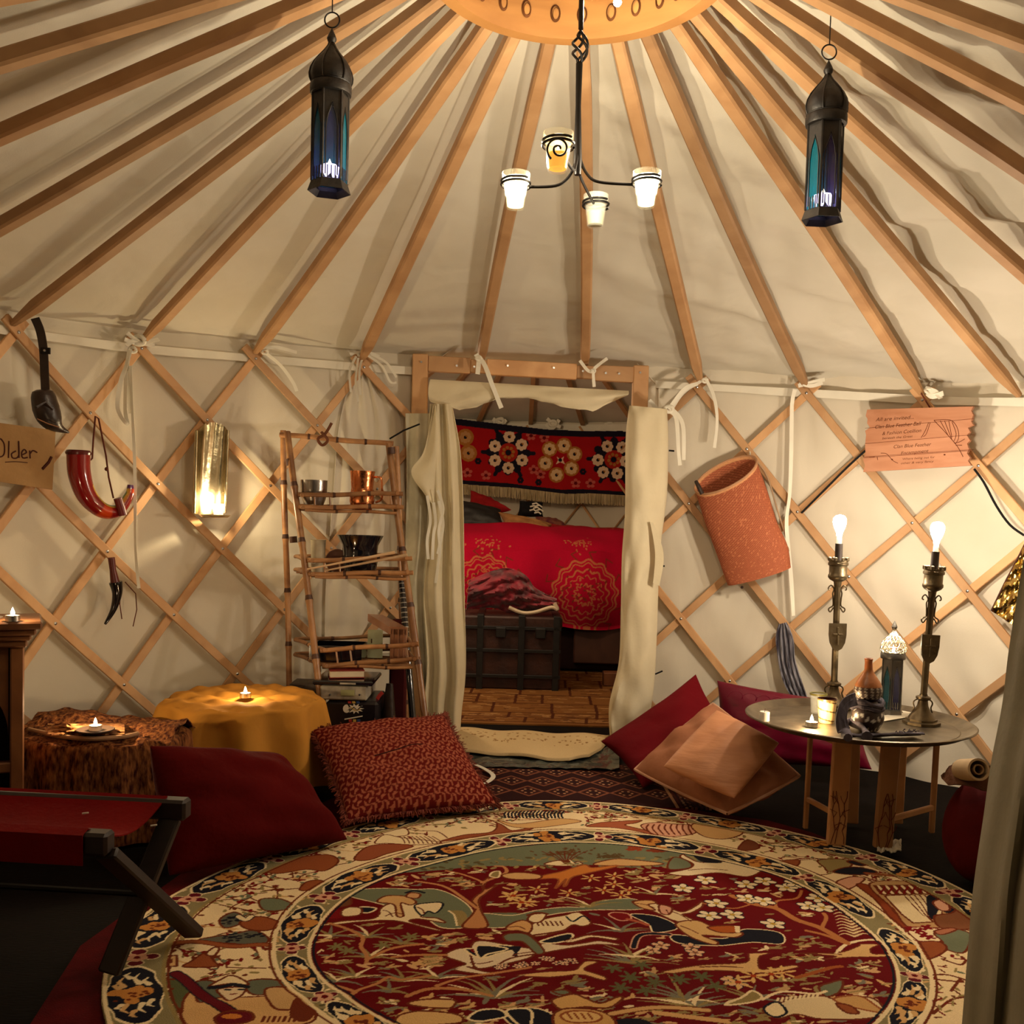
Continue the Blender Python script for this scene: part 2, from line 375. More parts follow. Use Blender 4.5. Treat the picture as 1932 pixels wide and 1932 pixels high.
# ---------------- lattice walls ----------------
def lattice(name, label, a_lo, a_hi, skew, base_az):
    t = thing(name, label, 'lattice wall', (YC.x, YC.y, 0))
    rowh = .270; nrow = 6.35
    for sgn in (1, -1):
        R = YR-.006 if sgn > 0 else YR+.010
        for k in range(-12, 24):
            az0 = base_az+k*step
            pts = []
            n = 60
            for j in range(-1, n+1):
                rr = nrow*j/n if j >= 0 else -.18
                az = az0+sgn*rr*step/2+skew*rr
                if az < a_lo or az > a_hi: continue
                z = railz(az)-.015-rr*rowh*(railz(az)/1.7)
                if z < .01: continue
                pts.append(W(az, z, R))
            if len(pts) < 4: continue
            rows = []
            for j, p in enumerate(pts):
                d = (pts[min(j+1, len(pts)-1)]-pts[max(j-1, 0)]).normalized(); nn = V(p.x-YC.x, p.y-YC.y, 0).normalized(); s_ = d.cross(nn).normalized()
                w_, h_, c = .0165, .0068, .002
                rows.append([p+s_*x+nn*y for x, y in ((-w_+c, -h_), (w_-c, -h_), (w_, -h_+c), (w_, h_-c), (w_-c, h_), (-w_+c, h_), (-w_, h_-c), (-w_, -h_+c))])
            n_ = len(rows)-1
            fs = [(j*8+q, j*8+(q+1) % 8, (j+1)*8+(q+1) % 8, (j+1)*8+q) for j in range(n_) for q in range(8)]+[tuple(range(8)), tuple(n_*8+q for q in range(8))[::-1]]
            sl = MB().add([v for r_ in rows for v in r_], fs).build('slat', pine, t)
            if sgn > 0:
                for rr in range(0, 7):
                    az = az0+rr*step/2+skew*rr
                    if az < a_lo+.02 or az > a_hi-.02 or abs(az) > 1.15: continue
                    z = railz(az)-.015-rr*rowh*(railz(az)/1.7)
                    if z < .05: continue
                    c = W(az, z, YR-.0125); nn = V(math.sin(az), math.cos(az), 0)
                    Rm = nn.to_track_quat('Z', 'Y').to_matrix()
                    MB().lathe([(.0, .004), (.007, .004), (.006, -.001), (.003, -.003), (0, -.003)], c, 10, Rm, cap=False).build('bolt', steel, sl)
    return t
lattice('lattice_wall', 'pine lattice wall left of the inner doorway, hung with horns and the sconce', -2.55, DL-.002, .016, RAFAZ[1])
lattice('lattice_wall', 'pine lattice wall right of the inner doorway, behind the tray table', DR_+.004, 2.5, -.004, RAFAZ[7])
for d in (-1, 1): pass
# ---------------- helpers working from sight lines to real points ----------------
def polyat(pts, t):
    n = len(pts)-1; t = max(0, min(1, t))*n; i = min(int(t), n-1); return lerp(np.array(pts[i], float), np.array(pts[i+1], float), t-i)
def splat(pts, t):
    n = len(pts)-1; t = max(0, min(1, t))*n; i = min(int(t), n-1); f = t-i
    p = [np.array(pts[max(0, min(n, k))], float) for k in (i-1, i, i+1, i+2)]
    return .5*((2*p[1])+(p[2]-p[0])*f+(2*p[0]-5*p[1]+4*p[2]-p[3])*f*f+(3*p[1]-p[0]-3*p[2]+p[3])*f**3)
def drape(L, R, Yf, fold, nu=40, nv=60):
    P = []
    for i in range(nu+1):
        u = i/nu; row = []
        for j in range(nv+1):
            v = j/nv; a = splat(L, v); b = splat(R, v); q = a*(1-u)+b*u
            row.append(ony(q[0], q[1], Yf(u, v)+fold(u, v)))
        P.append(row)
    return P
def ribbon(pts, w, th=.0012, nrm=V(0, -1, 0), twist=0., n=6):
    pts = spline(pts, n); P = []; m = len(pts)
    for i, p in enumerate(pts):
        d = (pts[min(i+1, m-1)]-pts[max(i-1, 0)]).normalized(); s_ = d.cross(nrm)
        s_ = s_.normalized() if s_.length > 1e-5 else V(1, 0, 0)
        a = twist*math.sin(i*.35); s_ = s_*math.cos(a)+d.cross(s_)*math.sin(a)
        P.append([p-s_*w/2, p+s_*w/2])
    return MB().sheet(P, th)
def wallp(x, y, off=.02): return oncyl(x, y, YR-off)
def pillow(c00, c10, c11, c01, t, nu=30, pinch=.10, wr=.004, sd=0., pw=.42):
    # stuffed cushion spanning four corner points (c00 c10 c11 c01), t = half thickness
    c = [Vector(q) for q in (c00, c10, c11, c01)]; nrm = ((c[2]-c[0]).cross(c[3]-c[1])).normalized(); mb = MB()
    top = {}; vs = []; fs = []
    cen = sum(c, V(0, 0, 0))/4
    def P(u, v, s):
        a = (u+1)/2; b = (v+1)/2
        ku = 1-pinch*(1-u*u)*abs(v)**2.; kv = 1-pinch*(1-v*v)*abs(u)**2.
        a2 = .5+(a-.5)*kv; b2 = .5+(b-.5)*ku
        p = c[0]*(1-a2)*(1-b2)+c[1]*a2*(1-b2)+c[2]*a2*b2+c[3]*(1-a2)*b2
        h = (max(0, (1-u*u))*max(0, (1-v*v)))**pw
        w_ = wr*snoise(u*3.1+sd, v*3.3-sd, s*2.)*2*h+wr*math.sin(9*math.atan2(v, u)+sd)*(u*u+v*v)*h
        return p+nrm*(s*(t*h)+w_)
    for i in range(nu+1):
        for j in range(nu+1):
            u = math.sin((i/nu-.5)*PI); v = math.sin((j/nu-.5)*PI)
            top[(i, j, 1)] = len(vs); vs.append(P(u, v, 1))
            if 0 < i < nu and 0 < j < nu: top[(i, j, -1)] = len(vs); vs.append(P(u, v, -1))
            else: top[(i, j, -1)] = top[(i, j, 1)]
    for i in range(nu):
        for j in range(nu):
            for s in (1, -1):
                q = (top[(i, j, s)], top[(i+1, j, s)], top[(i+1, j+1, s)], top[(i, j+1, s)])
                fs.append(q if s > 0 else q[::-1])
    edge = [vs[top[(i, 0, 1)]] for i in range(nu+1)]+[vs[top[(nu, j, 1)]] for j in range(1, nu+1)]+[vs[top[(i, nu, 1)]] for i in range(nu-1, -1, -1)]+[vs[top[(0, j, 1)]] for j in range(nu-1, 0, -1)]
    mb.add(vs, fs); mb.edge = edge; mb.P = P; mb.nrm = nrm
    return mb

# ---------------- inner doorway ----------------
DY = 4.43
t = thing('door_frame', 'pine door frame of the inner doorway, pegged at the corners', 'door frame', ony(1000, 1440, DY)*1)
t.location.z = 0
def postpx(x0, x1, ytop, name):
    a = ony((x0+x1)/2, ytop, DY); b = V(a.x, DY, 0.0); wd = (ony(x1, ytop, DY)-ony(x0, ytop, DY)).length
    mb = MB().rbox(V(a.x, DY+.01, (a.z)/2), (wd, .05, a.z), .004); mb.build(name, pine, t); return a, wd
a1, w1 = postpx(779, 808, 668, 'post'); a2, w2 = postpx(1195, 1224, 690, 'post')
lz = []
for (x0, x1) in ((808, 888), (888, 918), (918, 1088), (1088, 1122), (1122, 1195)):
    pa = ony(x0, 686+(x0-808)*.055, DY); pb = ony(x1, 686+(x1-808)*.055, DY)
    MB().beam(pa+V(0, .008, 0), pb+V(0, .008, 0), .04, .068 if x1-x0 > 40 else .056).build('lintel', pine, t)
for (x, y) in ((795, 683), (862, 690), (895, 692), (958, 690), (1045, 694), (1100, 700), (1143, 704), (1168, 705), (1208, 703)):
    p = ony(x, y, DY-.018); MB().lathe([(0, .003), (.005, .003), (.004, -.002), (0, -.002)], p, 8, Matrix.Rotation(PI/2, 3, 'X'), cap=False).build('peg', steel, t)
# valance of canvas rolled under the lintel
P = drape([(812, 716), (808, 735), (812, 758), (835, 762)], [(1186, 738), (1186, 745), (1180, 752), (1158, 762)], lambda u, v: DY-.035,
          lambda u, v: .016*math.sin(v*PI)*snoise(u*6, v*2)-.02*math.sin(v*PI), 90, 16)
for i, row in enumerate(P):     # lower hem dips at the left, rises, dips again towards the right
    u = i/90; dz = interp([(0, .0), (.1, -.028), (.2, -.012), (.35, .030), (.5, .028), (.7, -.012), (.88, -.032), (.97, .006), (1, .02)], u)
    for j, p in enumerate(row): p.z += dz*(j/16)**1.5+.004*snoise(u*20, j*.3)*(j/16)
o = MB().sheet(P, .003).build('door_valance', cloth_cream)
tag(o, 'cream canvas valance slung under the door lintel with a sagging hem', 'door valance')
# left curtain
Lc = [(812, 762), (806, 880), (812, 1000), (800, 1120), (806, 1250), (800, 1340), (806, 1420)]
Rc = [(852, 762), (868, 850), (874, 960), (876, 1120), (879, 1260), (870, 1350), (866, 1425)]
def fl_(u, v): return -.06+.026*math.sin(2*PI*(2.3*u+.15*math.sin(5*v)))*(1-.3*v)+.006*snoise(u*4, v*9)+(.05*abs(v-1)**1 if False else 0)
P = drape(Lc, Rc, lambda u, v: DY-.02, fl_, 46, 70)
o = MB().sheet(P, .003); t = thing('door_curtain', 'cream curtain hanging in folds down the left side of the inner doorway', 'curtain', (P[20][70].x, P[20][70].y, P[20][70].z))
o.build('drape', cloth_cream, t)
# flap folded over it with its pointed end
P = drape([(818, 765), (800, 850), (776, 890), (800, 930), (815, 950)], [(822, 765), (828, 850), (826, 910), (822, 940), (821, 958)], lambda u, v: DY-.10, lambda u, v: .012*math.sin(5*u+4*v), 16, 30)
MB().sheet(P, .003).build('folded_flap', cloth_cream, t)
# rest of the curtain spreading to the left post at the bottom
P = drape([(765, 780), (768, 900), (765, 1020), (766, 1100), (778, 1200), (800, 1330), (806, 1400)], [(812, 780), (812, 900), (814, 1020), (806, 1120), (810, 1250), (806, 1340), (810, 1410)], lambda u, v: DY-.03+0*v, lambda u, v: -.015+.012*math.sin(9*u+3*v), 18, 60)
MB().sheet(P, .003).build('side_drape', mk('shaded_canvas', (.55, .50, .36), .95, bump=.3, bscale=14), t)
for pts in ([(806, 935), (812, 980), (806, 1020), (808, 1055)], [(826, 925), (836, 960), (828, 1000), (830, 1040), (822, 1100)], [(818, 948), (822, 985), (818, 1010), (816, 1056)], [(828, 945), (836, 990), (826, 1045)]):
    ribbon([ony(x, y, DY-.13) for x, y in pts], .013, twist=.3).build('tie_tape', tape, t)
# right curtain: rolled tube of canvas
Lc = [(1188, 765), (1181, 830), (1180, 960), (1174, 1050), (1172, 1150), (1168, 1250), (1150, 1330), (1152, 1400)]
Rc = [(1258, 772), (1260, 830), (1258, 930), (1246, 1030), (1242, 1100), (1237, 1240), (1230, 1320), (1215, 1398)]
P = []
for i in range(49):
    an = 2*PI*i/48; row = []
    for j in range(81):
        v = j/80; a = splat(Lc, v); b = splat(Rc, v); cx = (1+math.cos(an))/2
        q = b*cx+a*(1-cx); wd = (b[0]-a[0])/2/1860*DY
        rr = 1+.16*snoise(3*math.sin(an)+1, v*12, 2*math.cos(an))+.12*math.sin(3*an+6*v)+.06*math.sin(5*an-14*v)
        row.append(ony(q[0], q[1], DY-.12-wd*.70*math.sin(an)*rr+.006*math.sin(40*v+4*an)*(.3+max(0, v-.6)*2.4)))
    P.append(row)
t = thing('door_curtain', 'cream curtain rolled into a tube at the right side of the inner doorway', 'curtain', (P[12][80].x, P[12][80].y, P[12][80].z))
MB().sheet(P[:-1], .003, closed=True).build('drape', cloth_cream, t)
P = drape([(1226, 985), (1236, 1040), (1232, 1100)], [(1232, 985), (1252, 1045), (1244, 1105)], lambda u, v: DY-.20, lambda u, v: 0, 6, 16)
MB().sheet(P, .003).build('folded_edge', cloth_cream, t)

# ---------------- ribbons and ties ----------------
def tie(name, label, strips, off=.045, w=.014, knot=None, grp='cloth ties on the rail', cat='tie', Y=None):
    pf = (lambda x, y: ony(x, y, Y)) if Y else (lambda x, y: wallp(x, y, off))
    t = thing(name, label, cat, pf(*strips[0][0]), grp)
    for s in strips: ribbon([pf(x, y) for x, y in s], w, twist=.35).build('strip', tape, t)
    if knot:
        for (x, y, r) in knot:
            c = pf(x, y); mb = MB()
            mb.tube(spline([c+V(r*math.cos(a), -.004*math.sin(2*a), r*.7*math.sin(a)) for a in [PI*2*k/8 for k in range(9)]], 3), r*.42, 8)
            mb.build('knot', tape, t)
    return t
tie('ribbon_tie', 'white ribbon tied over the left half of the door lintel', [[(898, 668), (903, 680), (901, 706)], [(902, 672), (915, 690), (930, 730), (946, 770)]], Y=DY-.075, w=.020, knot=[(903, 676, .012)])
tie('ribbon_tie', 'white ribbon loop tied over the right half of the door lintel', [[(1094, 680), (1108, 698), (1118, 702)], [(1146, 676), (1130, 688), (1120, 700), (1121, 730)]], Y=DY-.075, w=.014, knot=[(1119, 700, .010)])
tie('ribbon_tie', 'bunch of white ribbons knotted right of the doorway top, ends hanging', [[(1262, 775), (1276, 790), (1280, 850), (1283, 878)], [(1266, 770), (1288, 800), (1290, 868)], [(1262, 772), (1290, 735), (1316, 724)], [(1225, 755), (1245, 775), (1262, 776)]], w=.017, knot=[(1262, 772, .018)], Y=DY-.10)
tie('ribbon_tie', 'white ribbon hanging from the first rafter right of the doorway', [[(1330, 712), (1346, 745), (1353, 790), (1348, 845)], [(1328, 715), (1318, 722), (1290, 740), (1270, 768)]], w=.014, knot=[(1330, 718, .012)])
tie('ribbon_tie', 'loose white tape hanging long from the rail beside the woven basket', [[(1494, 760), (1493, 850), (1490, 930), (1484, 990), (1492, 1080), (1497, 1162)]], w=.016)
tie('ribbon_tie', 'white cloth knot over the rail at the rafter above the left lamp stick', [[(1506, 728), (1530, 722), (1556, 716)], [(1508, 722), (1530, 728), (1552, 722)], [(1500, 735), (1496, 750), (1494, 768)]], w=.016, knot=[(1520, 724, .012)])
tie('ribbon_tie', 'small white cloth knot above the plaque at the rail', [[(1745, 733), (1765, 740), (1775, 752)], [(1750, 742), (1760, 748), (1780, 742)]], w=.02, knot=[(1752, 738, .012)])
tie('ribbon_tie', 'ragged pale cloth knot over the rail above the red horn', [[(235, 640), (262, 648), (300, 640)], [(240, 628), (262, 645), (292, 652)], [(238, 652), (258, 640), (290, 632)], [(244, 660), (238, 690), (228, 720), (222, 770), (240, 800), (236, 770), (238, 700)], [(246, 660), (240, 700), (246, 780)]], w=.016, knot=[(262, 642, .022), (250, 660, .014)])
tie('ribbon_tie', 'long thin white tape hanging down beside the red horn', [[(246, 690), (250, 780), (254, 870), (255, 960), (256, 1040), (262, 1110)]], w=.012, off=.06)
tie('ribbon_tie', 'white tape looping from the rail end right of the sconce', [[(498, 660), (520, 655), (560, 665)], [(504, 668), (530, 690), (552, 720), (560, 738)]], w=.014, knot=[(500, 664, .012)])
tie('ribbon_tie', 'fringed white tie with several loose ends above the bamboo shelf', [[(660, 668), (690, 664), (716, 672)], [(672, 672), (660, 700), (662, 740)], [(676, 675), (671, 720), (676, 758)], [(690, 668), (720, 690), (736, 720), (748, 722)], [(700, 668), (730, 685), (748, 712)], [(684, 675), (678, 700), (680, 745)]], w=.010, knot=[(682, 668, .015)])
# gathered sheet hanging from the tie behind the shelf
P = drape([(668, 690), (640, 800), (628, 940), (615, 1100), (612, 1240)], [(700, 688), (752, 780), (762, 900), (766, 1000), (770, 1100)], lambda u, v: 0, lambda u, v: 0, 40, 50)
for i, row in enumerate(P):
    for j in range(len(row)):
        u = i/40; v = j/50; a = splat([(668, 690), (640, 800), (628, 940), (615, 1100), (612, 1240)], v); b = splat([(700, 688), (752, 780), (762, 900), (766, 1000), (770, 1230)], v); q = a*(1-u)+b*u
        row[j] = oncyl(q[0], q[1], YR+.026+.008*math.sin(u*26+1.5*snoise(u*3, v*4))*(1-.3*v))
o = MB().sheet(P, .002).build('hanging_cloth', canvas); tag(o, 'thin cream cloth gathered at the fringed tie and hanging behind the shelf', 'cloth')

# ---------------- the bedroom yurt beyond the door ----------------
BY = 6.35; BC = V(.12, BY, 0); BR = 1.85
def B(az, z, R=BR): return V(BC.x+R*math.sin(az), BC.y+R*math.cos(az), z)
P = [[B(a_, 1.86*j/10, BR+.004*snoise(a_*8, j)) for j in range(11)] for a_ in [-2.75+5.5*i/120 for i in range(121)]]
MB().sheet(P, .003).build('wall_rear', canvas)['kind'] = 'structure'
P = [[B(a_, 1.80+.62*j/12+.008*snoise(a_*14, j), BR+.05-(BR-.25)*j/12+0) for j in range(13)] for a_ in [-PI+2*PI*i/120 for i in range(120)]]
MB().sheet(P, .003, closed=True).build('ceiling', canvas_roof)['kind'] = 'structure'
P = [[B(a_, 1.74, BR-.03), B(a_, 1.80, BR-.03)] for a_ in [-1.2+2.4*i/60 for i in range(61)]]
MB().sheet(P, .003).build('trim_3', tape)['kind'] = 'structure'
MB().lathe([(0, -.04), (1.95, -.04), (1.95, .0), (0, .0)], BC, 64, cap=False).build('floor', fl, sharp=.5)['kind'] = 'structure'
# canvas tunnel between the two yurts
P = []
for j in range(13):
    v = j/12; row = []
    y = 4.50-.02+.12*v
    for (x, z) in [(-.50, 0), (-.50, .8), (-.48, 1.62), (-.3, 1.76), (.0, 1.78), (.5, 1.76), (.64, 1.62), (.66, .8), (.66, 0)]: row.append(V(x, y, z))
    P.append(row)
MB().sheet(P, .003).build('wall_passage', canvas)['kind'] = 'structure'
# lattice and roof ribs in the bedroom
t = thing('lattice_wall', 'lattice wall glimpsed behind the bed through the doorway', 'lattice wall', BC)
for sg in (1, -1):
    for k in range(-9, 10):
        pts = [B(k*.24+sg*.12*r_, 1.74-.29*r_, BR-(.035 if sg > 0 else .02)) for r_ in np.linspace(-.15, 5.9, 14) if abs(k*.24+sg*.12*r_) < .8]
        if len(pts) > 3: MB().tube(pts, .014, 6, flat=.4).build('slat', pine, t)
for k in range(-3, 4):
    az = k*.24
    a = B(az, 1.80, BR-.06); b = B(az, 2.38, .3); o = MB().beam(a, b, .035, .03).build('roof_rafter', pine_rail, loc=a)
    tag(o, 'bedroom rafter seen under the canvas valance, one of a row', 'rafter', 'bedroom rafters')
tie('ribbon_tie', 'frayed knot on the bedroom rail above the wall hanging, left one', [[(930, 790), (945, 799), (955, 792)], [(932, 798), (946, 790), (952, 800)]], Y=8.08, w=.03, knot=[(943, 795, .03)], grp='bedroom rail ties')
tie('ribbon_tie', 'frayed knot on the bedroom rail above the wall hanging, middle one', [[(1030, 800), (1042, 808), (1055, 792)], [(1032, 790), (1045, 800), (1058, 806)]], Y=8.08, w=.03, knot=[(1043, 799, .03)], grp='bedroom rail ties')
tie('ribbon_tie', 'frayed knot on the bedroom rail above the wall hanging, right one', [[(1140, 800), (1152, 806), (1160, 800)], [(1142, 808), (1150, 800), (1160, 806)]], Y=8.08, w=.03, knot=[(1150, 803, .03)], grp='bedroom rail ties')
# ---------------- painting patterns as vertex colours ----------------
def srgb(r, g, b):
    f = lambda c: (c/255/12.92 if c/255 <= .04045 else ((c/255+.055)/1.055)**2.4); return (f(r), f(g), f(b))
class Canvas:
    # raster over a rectangle [x0,x1]x[y0,y1] in a surface's own coordinates; primitives paint colours
    def __init__(s, x0, x1, y0, y1, nx, ny, base):
        s.x0, s.x1, s.y0, s.y1, s.nx, s.ny = x0, x1, y0, y1, nx, ny
        s.c = np.empty((ny, nx, 3), np.float32); s.c[:] = base
        s.X, s.Y = np.meshgrid(np.linspace(x0, x1, nx), np.linspace(y0, y1, ny))
        s.map = lambda p: (p[0], p[1])
        s.mask = None
    def win(s, bx0, bx1, by0, by1):
        kx = (s.nx-1)/(s.x1-s.x0); ky = (s.ny-1)/(s.y1-s.y0)
        i0 = max(0, int((bx0-s.x0)*kx)-1); i1 = min(s.nx, int((bx1-s.x0)*kx)+2); j0 = max(0, int((by0-s.y0)*ky)-1); j1 = min(s.ny, int((by1-s.y0)*ky)+2)
        return slice(j0, j1), slice(i0, i1)
    def put(s, w, m, col):
        if s.mask is not None: m = m & s.mask[w]
        s.c[w][m] = col
    def fillm(s, pts, col):
        pts = np.array(pts); w = s.win(pts[:, 0].min(), pts[:, 0].max(), pts[:, 1].min(), pts[:, 1].max()); X = s.X[w]; Y = s.Y[w]
        if X.size == 0: return
        ins = np.zeros(X.shape, bool); n = len(pts)
        for i in range(n):
            xa, ya = pts[i]; xb, yb = pts[(i+1) % n]
            if ya == yb: continue
            c_ = ((ya > Y) != (yb > Y)) & (X < (xb-xa)*(Y-ya)/(yb-ya)+xa); ins ^= c_
        s.put(w, ins, col)
    def linem(s, pts, wd, col, taper=False):
        pts = [np.array(p, float) for p in pts]; n = len(pts)-1
        for i in range(n):
            a, b = pts[i], pts[i+1]; r0 = r1 = wd/2
            if taper: r0 = wd/2*(1-.85*i/n); r1 = wd/2*(1-.85*(i+1)/n)
            R = max(r0, r1); w = s.win(min(a[0], b[0])-R, max(a[0], b[0])+R, min(a[1], b[1])-R, max(a[1], b[1])+R); X = s.X[w]; Y = s.Y[w]
            if X.size == 0: continue
            d = b-a; L = float(d@d) or 1e-12; t = np.clip(((X-a[0])*d[0]+(Y-a[1])*d[1])/L, 0, 1)
            D = np.hypot(X-a[0]-t*d[0], Y-a[1]-t*d[1]); s.put(w, D < r0+(r1-r0)*t, col)
    def ellm(s, c, rx, ry, col, rot=0.):
        R = max(rx, ry); w = s.win(c[0]-R, c[0]+R, c[1]-R, c[1]+R); X = s.X[w]-c[0]; Y = s.Y[w]-c[1]
        if X.size == 0: return
        u = X*math.cos(rot)+Y*math.sin(rot); v = -X*math.sin(rot)+Y*math.cos(rot); s.put(w, (u/rx)**2+(v/ry)**2 < 1, col)
    def fill(s, pts, col, out=None, ow=.006, smooth=True):
        q = smoothpx(pts, True) if smooth else pts; m = [s.map(p) for p in q]; s.fillm(m, col)
        if out is not None: s.linem(m+[m[0]], ow, out)
    def line(s, pts, wd, col, taper=False, smooth=True, out=None):
        q = smoothpx(pts, False) if smooth and len(pts) > 2 else pts; m = [s.map(p) for p in q]
        if out is not None: s.linem(m, wd+.007, out, taper)
        s.linem(m, wd, col, taper)
def smoothpx(pts, closed, n=5):
    m = len(pts); out = []
    for i in range(m if closed else m-1):
        g = (lambda k: np.array(pts[k % m], float)) if closed else (lambda k: np.array(pts[max(0, min(m-1, k))], float))
        p0, p1, p2, p3 = g(i-1), g(i), g(i+1), g(i+2)
        for k in range(n):
            t = k/n; out.append(tuple(.5*((2*p1)+(p2-p0)*t+(2*p0-5*p1+4*p2-p3)*t*t+(3*p1-p0-3*p2+p3)*t**3)))
    if not closed: out.append(pts[-1])
    return out
def setpattern(o, cols):
    me = o.data; a = me.color_attributes.new('pattern', 'FLOAT_COLOR', 'POINT'); buf = np.ones((len(me.vertices), 4), np.float32); buf[:, :3] = cols; a.data.foreach_set('color', buf.ravel())
def patternmesh(name, cv, pos, mat, parent=None, th=.006, keep=None, loc=None):
    # cv raster -> surface; pos(X,Y) -> (n,3) array; border skirt gives thickness
    nx, ny = cv.nx, cv.ny; X = cv.X.ravel(); Y = cv.Y.ravel(); P = np.asarray(pos(X, Y), np.float64)
    idx = np.arange(nx*ny).reshape(ny, nx); q = np.stack([idx[:-1, :-1], idx[:-1, 1:], idx[1:, 1:], idx[1:, :-1]], -1)
    cellok = np.ones(q.shape[:2], bool)
    if keep is not None:
        k = keep(cv.X, cv.Y); cellok = k[:-1, :-1] & k[:-1, 1:] & k[1:, 1:] & k[1:, :-1]
    f = q[cellok]
    # boundary edges for the skirt
    e = np.concatenate([f[:, [0, 1]], f[:, [1, 2]], f[:, [2, 3]], f[:, [3, 0]]]); key = e[:, 0].astype(np.int64)*(nx*ny)+e[:, 1]; rk = e[:, 1].astype(np.int64)*(nx*ny)+e[:, 0]
    bd = e[~np.isin(key, rk)]
    d = np.array(th(X, Y) if callable(th) else th)
    used = np.unique(f); mp = -np.ones(nx*ny, np.int64); mp[used] = np.arange(len(used)); v = P[used]; f2 = mp[f]
    b = mp[bd]; bu = np.unique(b); mb = -np.ones(len(used), np.int64); mb[bu] = len(used)+np.arange(len(bu))
    low = v[bu]+d; vv = np.concatenate([v, low]); sk = np.stack([b[:, 1], b[:, 0], mb[b[:, 0]], mb[b[:, 1]]], -1)
    faces = np.concatenate([f2, sk])
    off = np.array(wloc(parent)) if parent is not None else np.array(loc if loc is not None else (0, 0, 0))
    me = bpy.data.meshes.new(name); n = len(vv); me.vertices.add(n); me.vertices.foreach_set('co', (vv-off).astype(np.float32).ravel())
    me.loops.add(faces.size); me.loops.foreach_set('vertex_index', faces.ravel().astype(np.int32)); me.polygons.add(len(faces)); me.polygons.foreach_set('loop_start', np.arange(0, faces.size, 4, dtype=np.int32))
    me.update(calc_edges=True); me.polygons.foreach_set('use_smooth', np.ones(len(faces), bool)); me.materials.append(mat)
    o = bpy.data.objects.new(name, me); COL.objects.link(o)
    if parent is not None: o.parent = parent
    elif loc is not None: o.location = loc
    C = cv.c.reshape(-1, 3)[used]; setpattern(o, np.concatenate([C, C[bu]])); return o
# ---------------- bedroom things ----------------
CREAM = srgb(222, 196, 150); MAR = (.13, .004, .006); RED = (.42, .006, .010)
pat_cloth = attrmat('woven_pattern', .95, .2, 200)
pat_rug = attrmat('rug_pile', .98, .5, 420)
# wall hanging: red panel with white rosettes
HY = 8.0
def hz(x, y): p = ony(x, y, HY); return (p.x, p.z)
cv = Canvas(hz(830, 800)[0], hz(1230, 800)[0], hz(1000, 935)[1]-.02, hz(1000, 785)[1]+.03, 520, 200, (.36, .008, .010)); cv.map = lambda p: hz(*p)
NAV = (.012, .010, .02); ROS = srgb(225, 195, 165); GO = srgb(170, 110, 50); PNK = srgb(190, 90, 80)
def rosette(x, y, r=11, col=ROS, mid=NAV):
    cx, cz = hz(x, y); R = r/1860*HY
    for k in range(8): cv.ellm((cx+R*.68*math.cos(k*PI/4), cz+R*.68*math.sin(k*PI/4)), R*.36, R*.36, col)
    cv.ellm((cx, cz), R*.72, R*.72, col); cv.ellm((cx, cz), R*.28, R*.28, mid); cv.ellm((cx+R*.2, cz+R*.15), R*.16, R*.16, GO)
def navyring(x, y, r=34):
    cx, cz = hz(x, y); R = r/1860*HY; cv.ellm((cx, cz), R*1.05, R*1.05, NAV)
    for k in range(12):
        a = k*PI/6; cv.ellm((cx+R*math.cos(a)*1.05, cz+R*math.sin(a)*1.05), R*.2, R*.2, NAV); 
        if k % 2 == 0: cv.linem([(cx, cz), (cx+R*1.42*math.cos(a), cz+R*1.42*math.sin(a))], .03, NAV)
    cv.ellm((cx, cz), R*.52, R*.52, (.40, .02, .01))
    for k in range(8): a = k*PI/4+.2; cv.ellm((cx+R*.28*math.cos(a), cz+R*.28*math.sin(a)), R*.09, R*.09, GO)
    cv.ellm((cx, cz), R*.16, R*.16, NAV)
navyring(959, 854); [rosette(*q) for q in ((961, 824), (984, 839), (985, 868), (959, 883), (934, 869), (934, 842))]
navyring(1158, 867); [rosette(*q) for q in ((1146, 842), (1174, 844), (1128, 868), (1181, 870), (1138, 891), (1165, 893))]
for q in ((1037, 847), (1064, 841), (1084, 857), (1078, 884), (1050, 896), (1029, 874)): cx, cz = hz(*q); cv.ellm((cx, cz), .062, .062, GO)
[rosette(*q, col=srgb(220, 185, 140)) for q in ((1037, 847), (1064, 841), (1084, 857), (1078, 884), (1050, 896), (1029, 874))]
cv.fill([(1050, 861), (1057, 866), (1064, 861), (1062, 868), (1066, 876), (1057, 872), (1049, 876), (1053, 868)], ROS, smooth=False); cx, cz = hz(1057, 868); cv.ellm((cx, cz), .015, .015, NAV)
for q in ((878, 825), (884, 855)): cx, cz = hz(*q); cv.ellm((cx, cz), .068, .068, GO); rosette(*q, col=srgb(190, 140, 90))
for (x, y) in ((902, 870), (982, 906), (1016, 910), (1100, 890)): cx, cz = hz(x, y); [cv.ellm((cx+.016*math.cos(k*PI/3), cz+.016*math.sin(k*PI/3)), .012, .012, NAV) for k in range(6)]
for (x, y) in ((882, 892), (917, 897), (1007, 886), (1086, 912), (1114, 912), (1002, 822), (1027, 826), (1020, 895)):
    cx, cz = hz(x, y); [cv.ellm((cx+.026*math.cos(k*PI*2/5+.4), cz+.026*math.sin(k*PI*2/5+.4)), .016, .013, PNK) for k in range(5)]; cv.ellm((cx, cz), .014, .014, MAR)
def edgepx(x, top):
    return interp([(820, 787), (861, 790), (940, 800), (1030, 810), (1100, 813), (1181, 812), (1240, 815)] if top else [(820, 908), (870, 914), (960, 920), (1060, 932), (1100, 931), (1185, 936), (1240, 940)], x)
for x in range(830, 1232, 2):
    for top, wd in ((1, .05), (0, .035)):
        cx, cz = hz(x, edgepx(x, top)); cv.ellm((cx, cz), .02, wd, NAV)
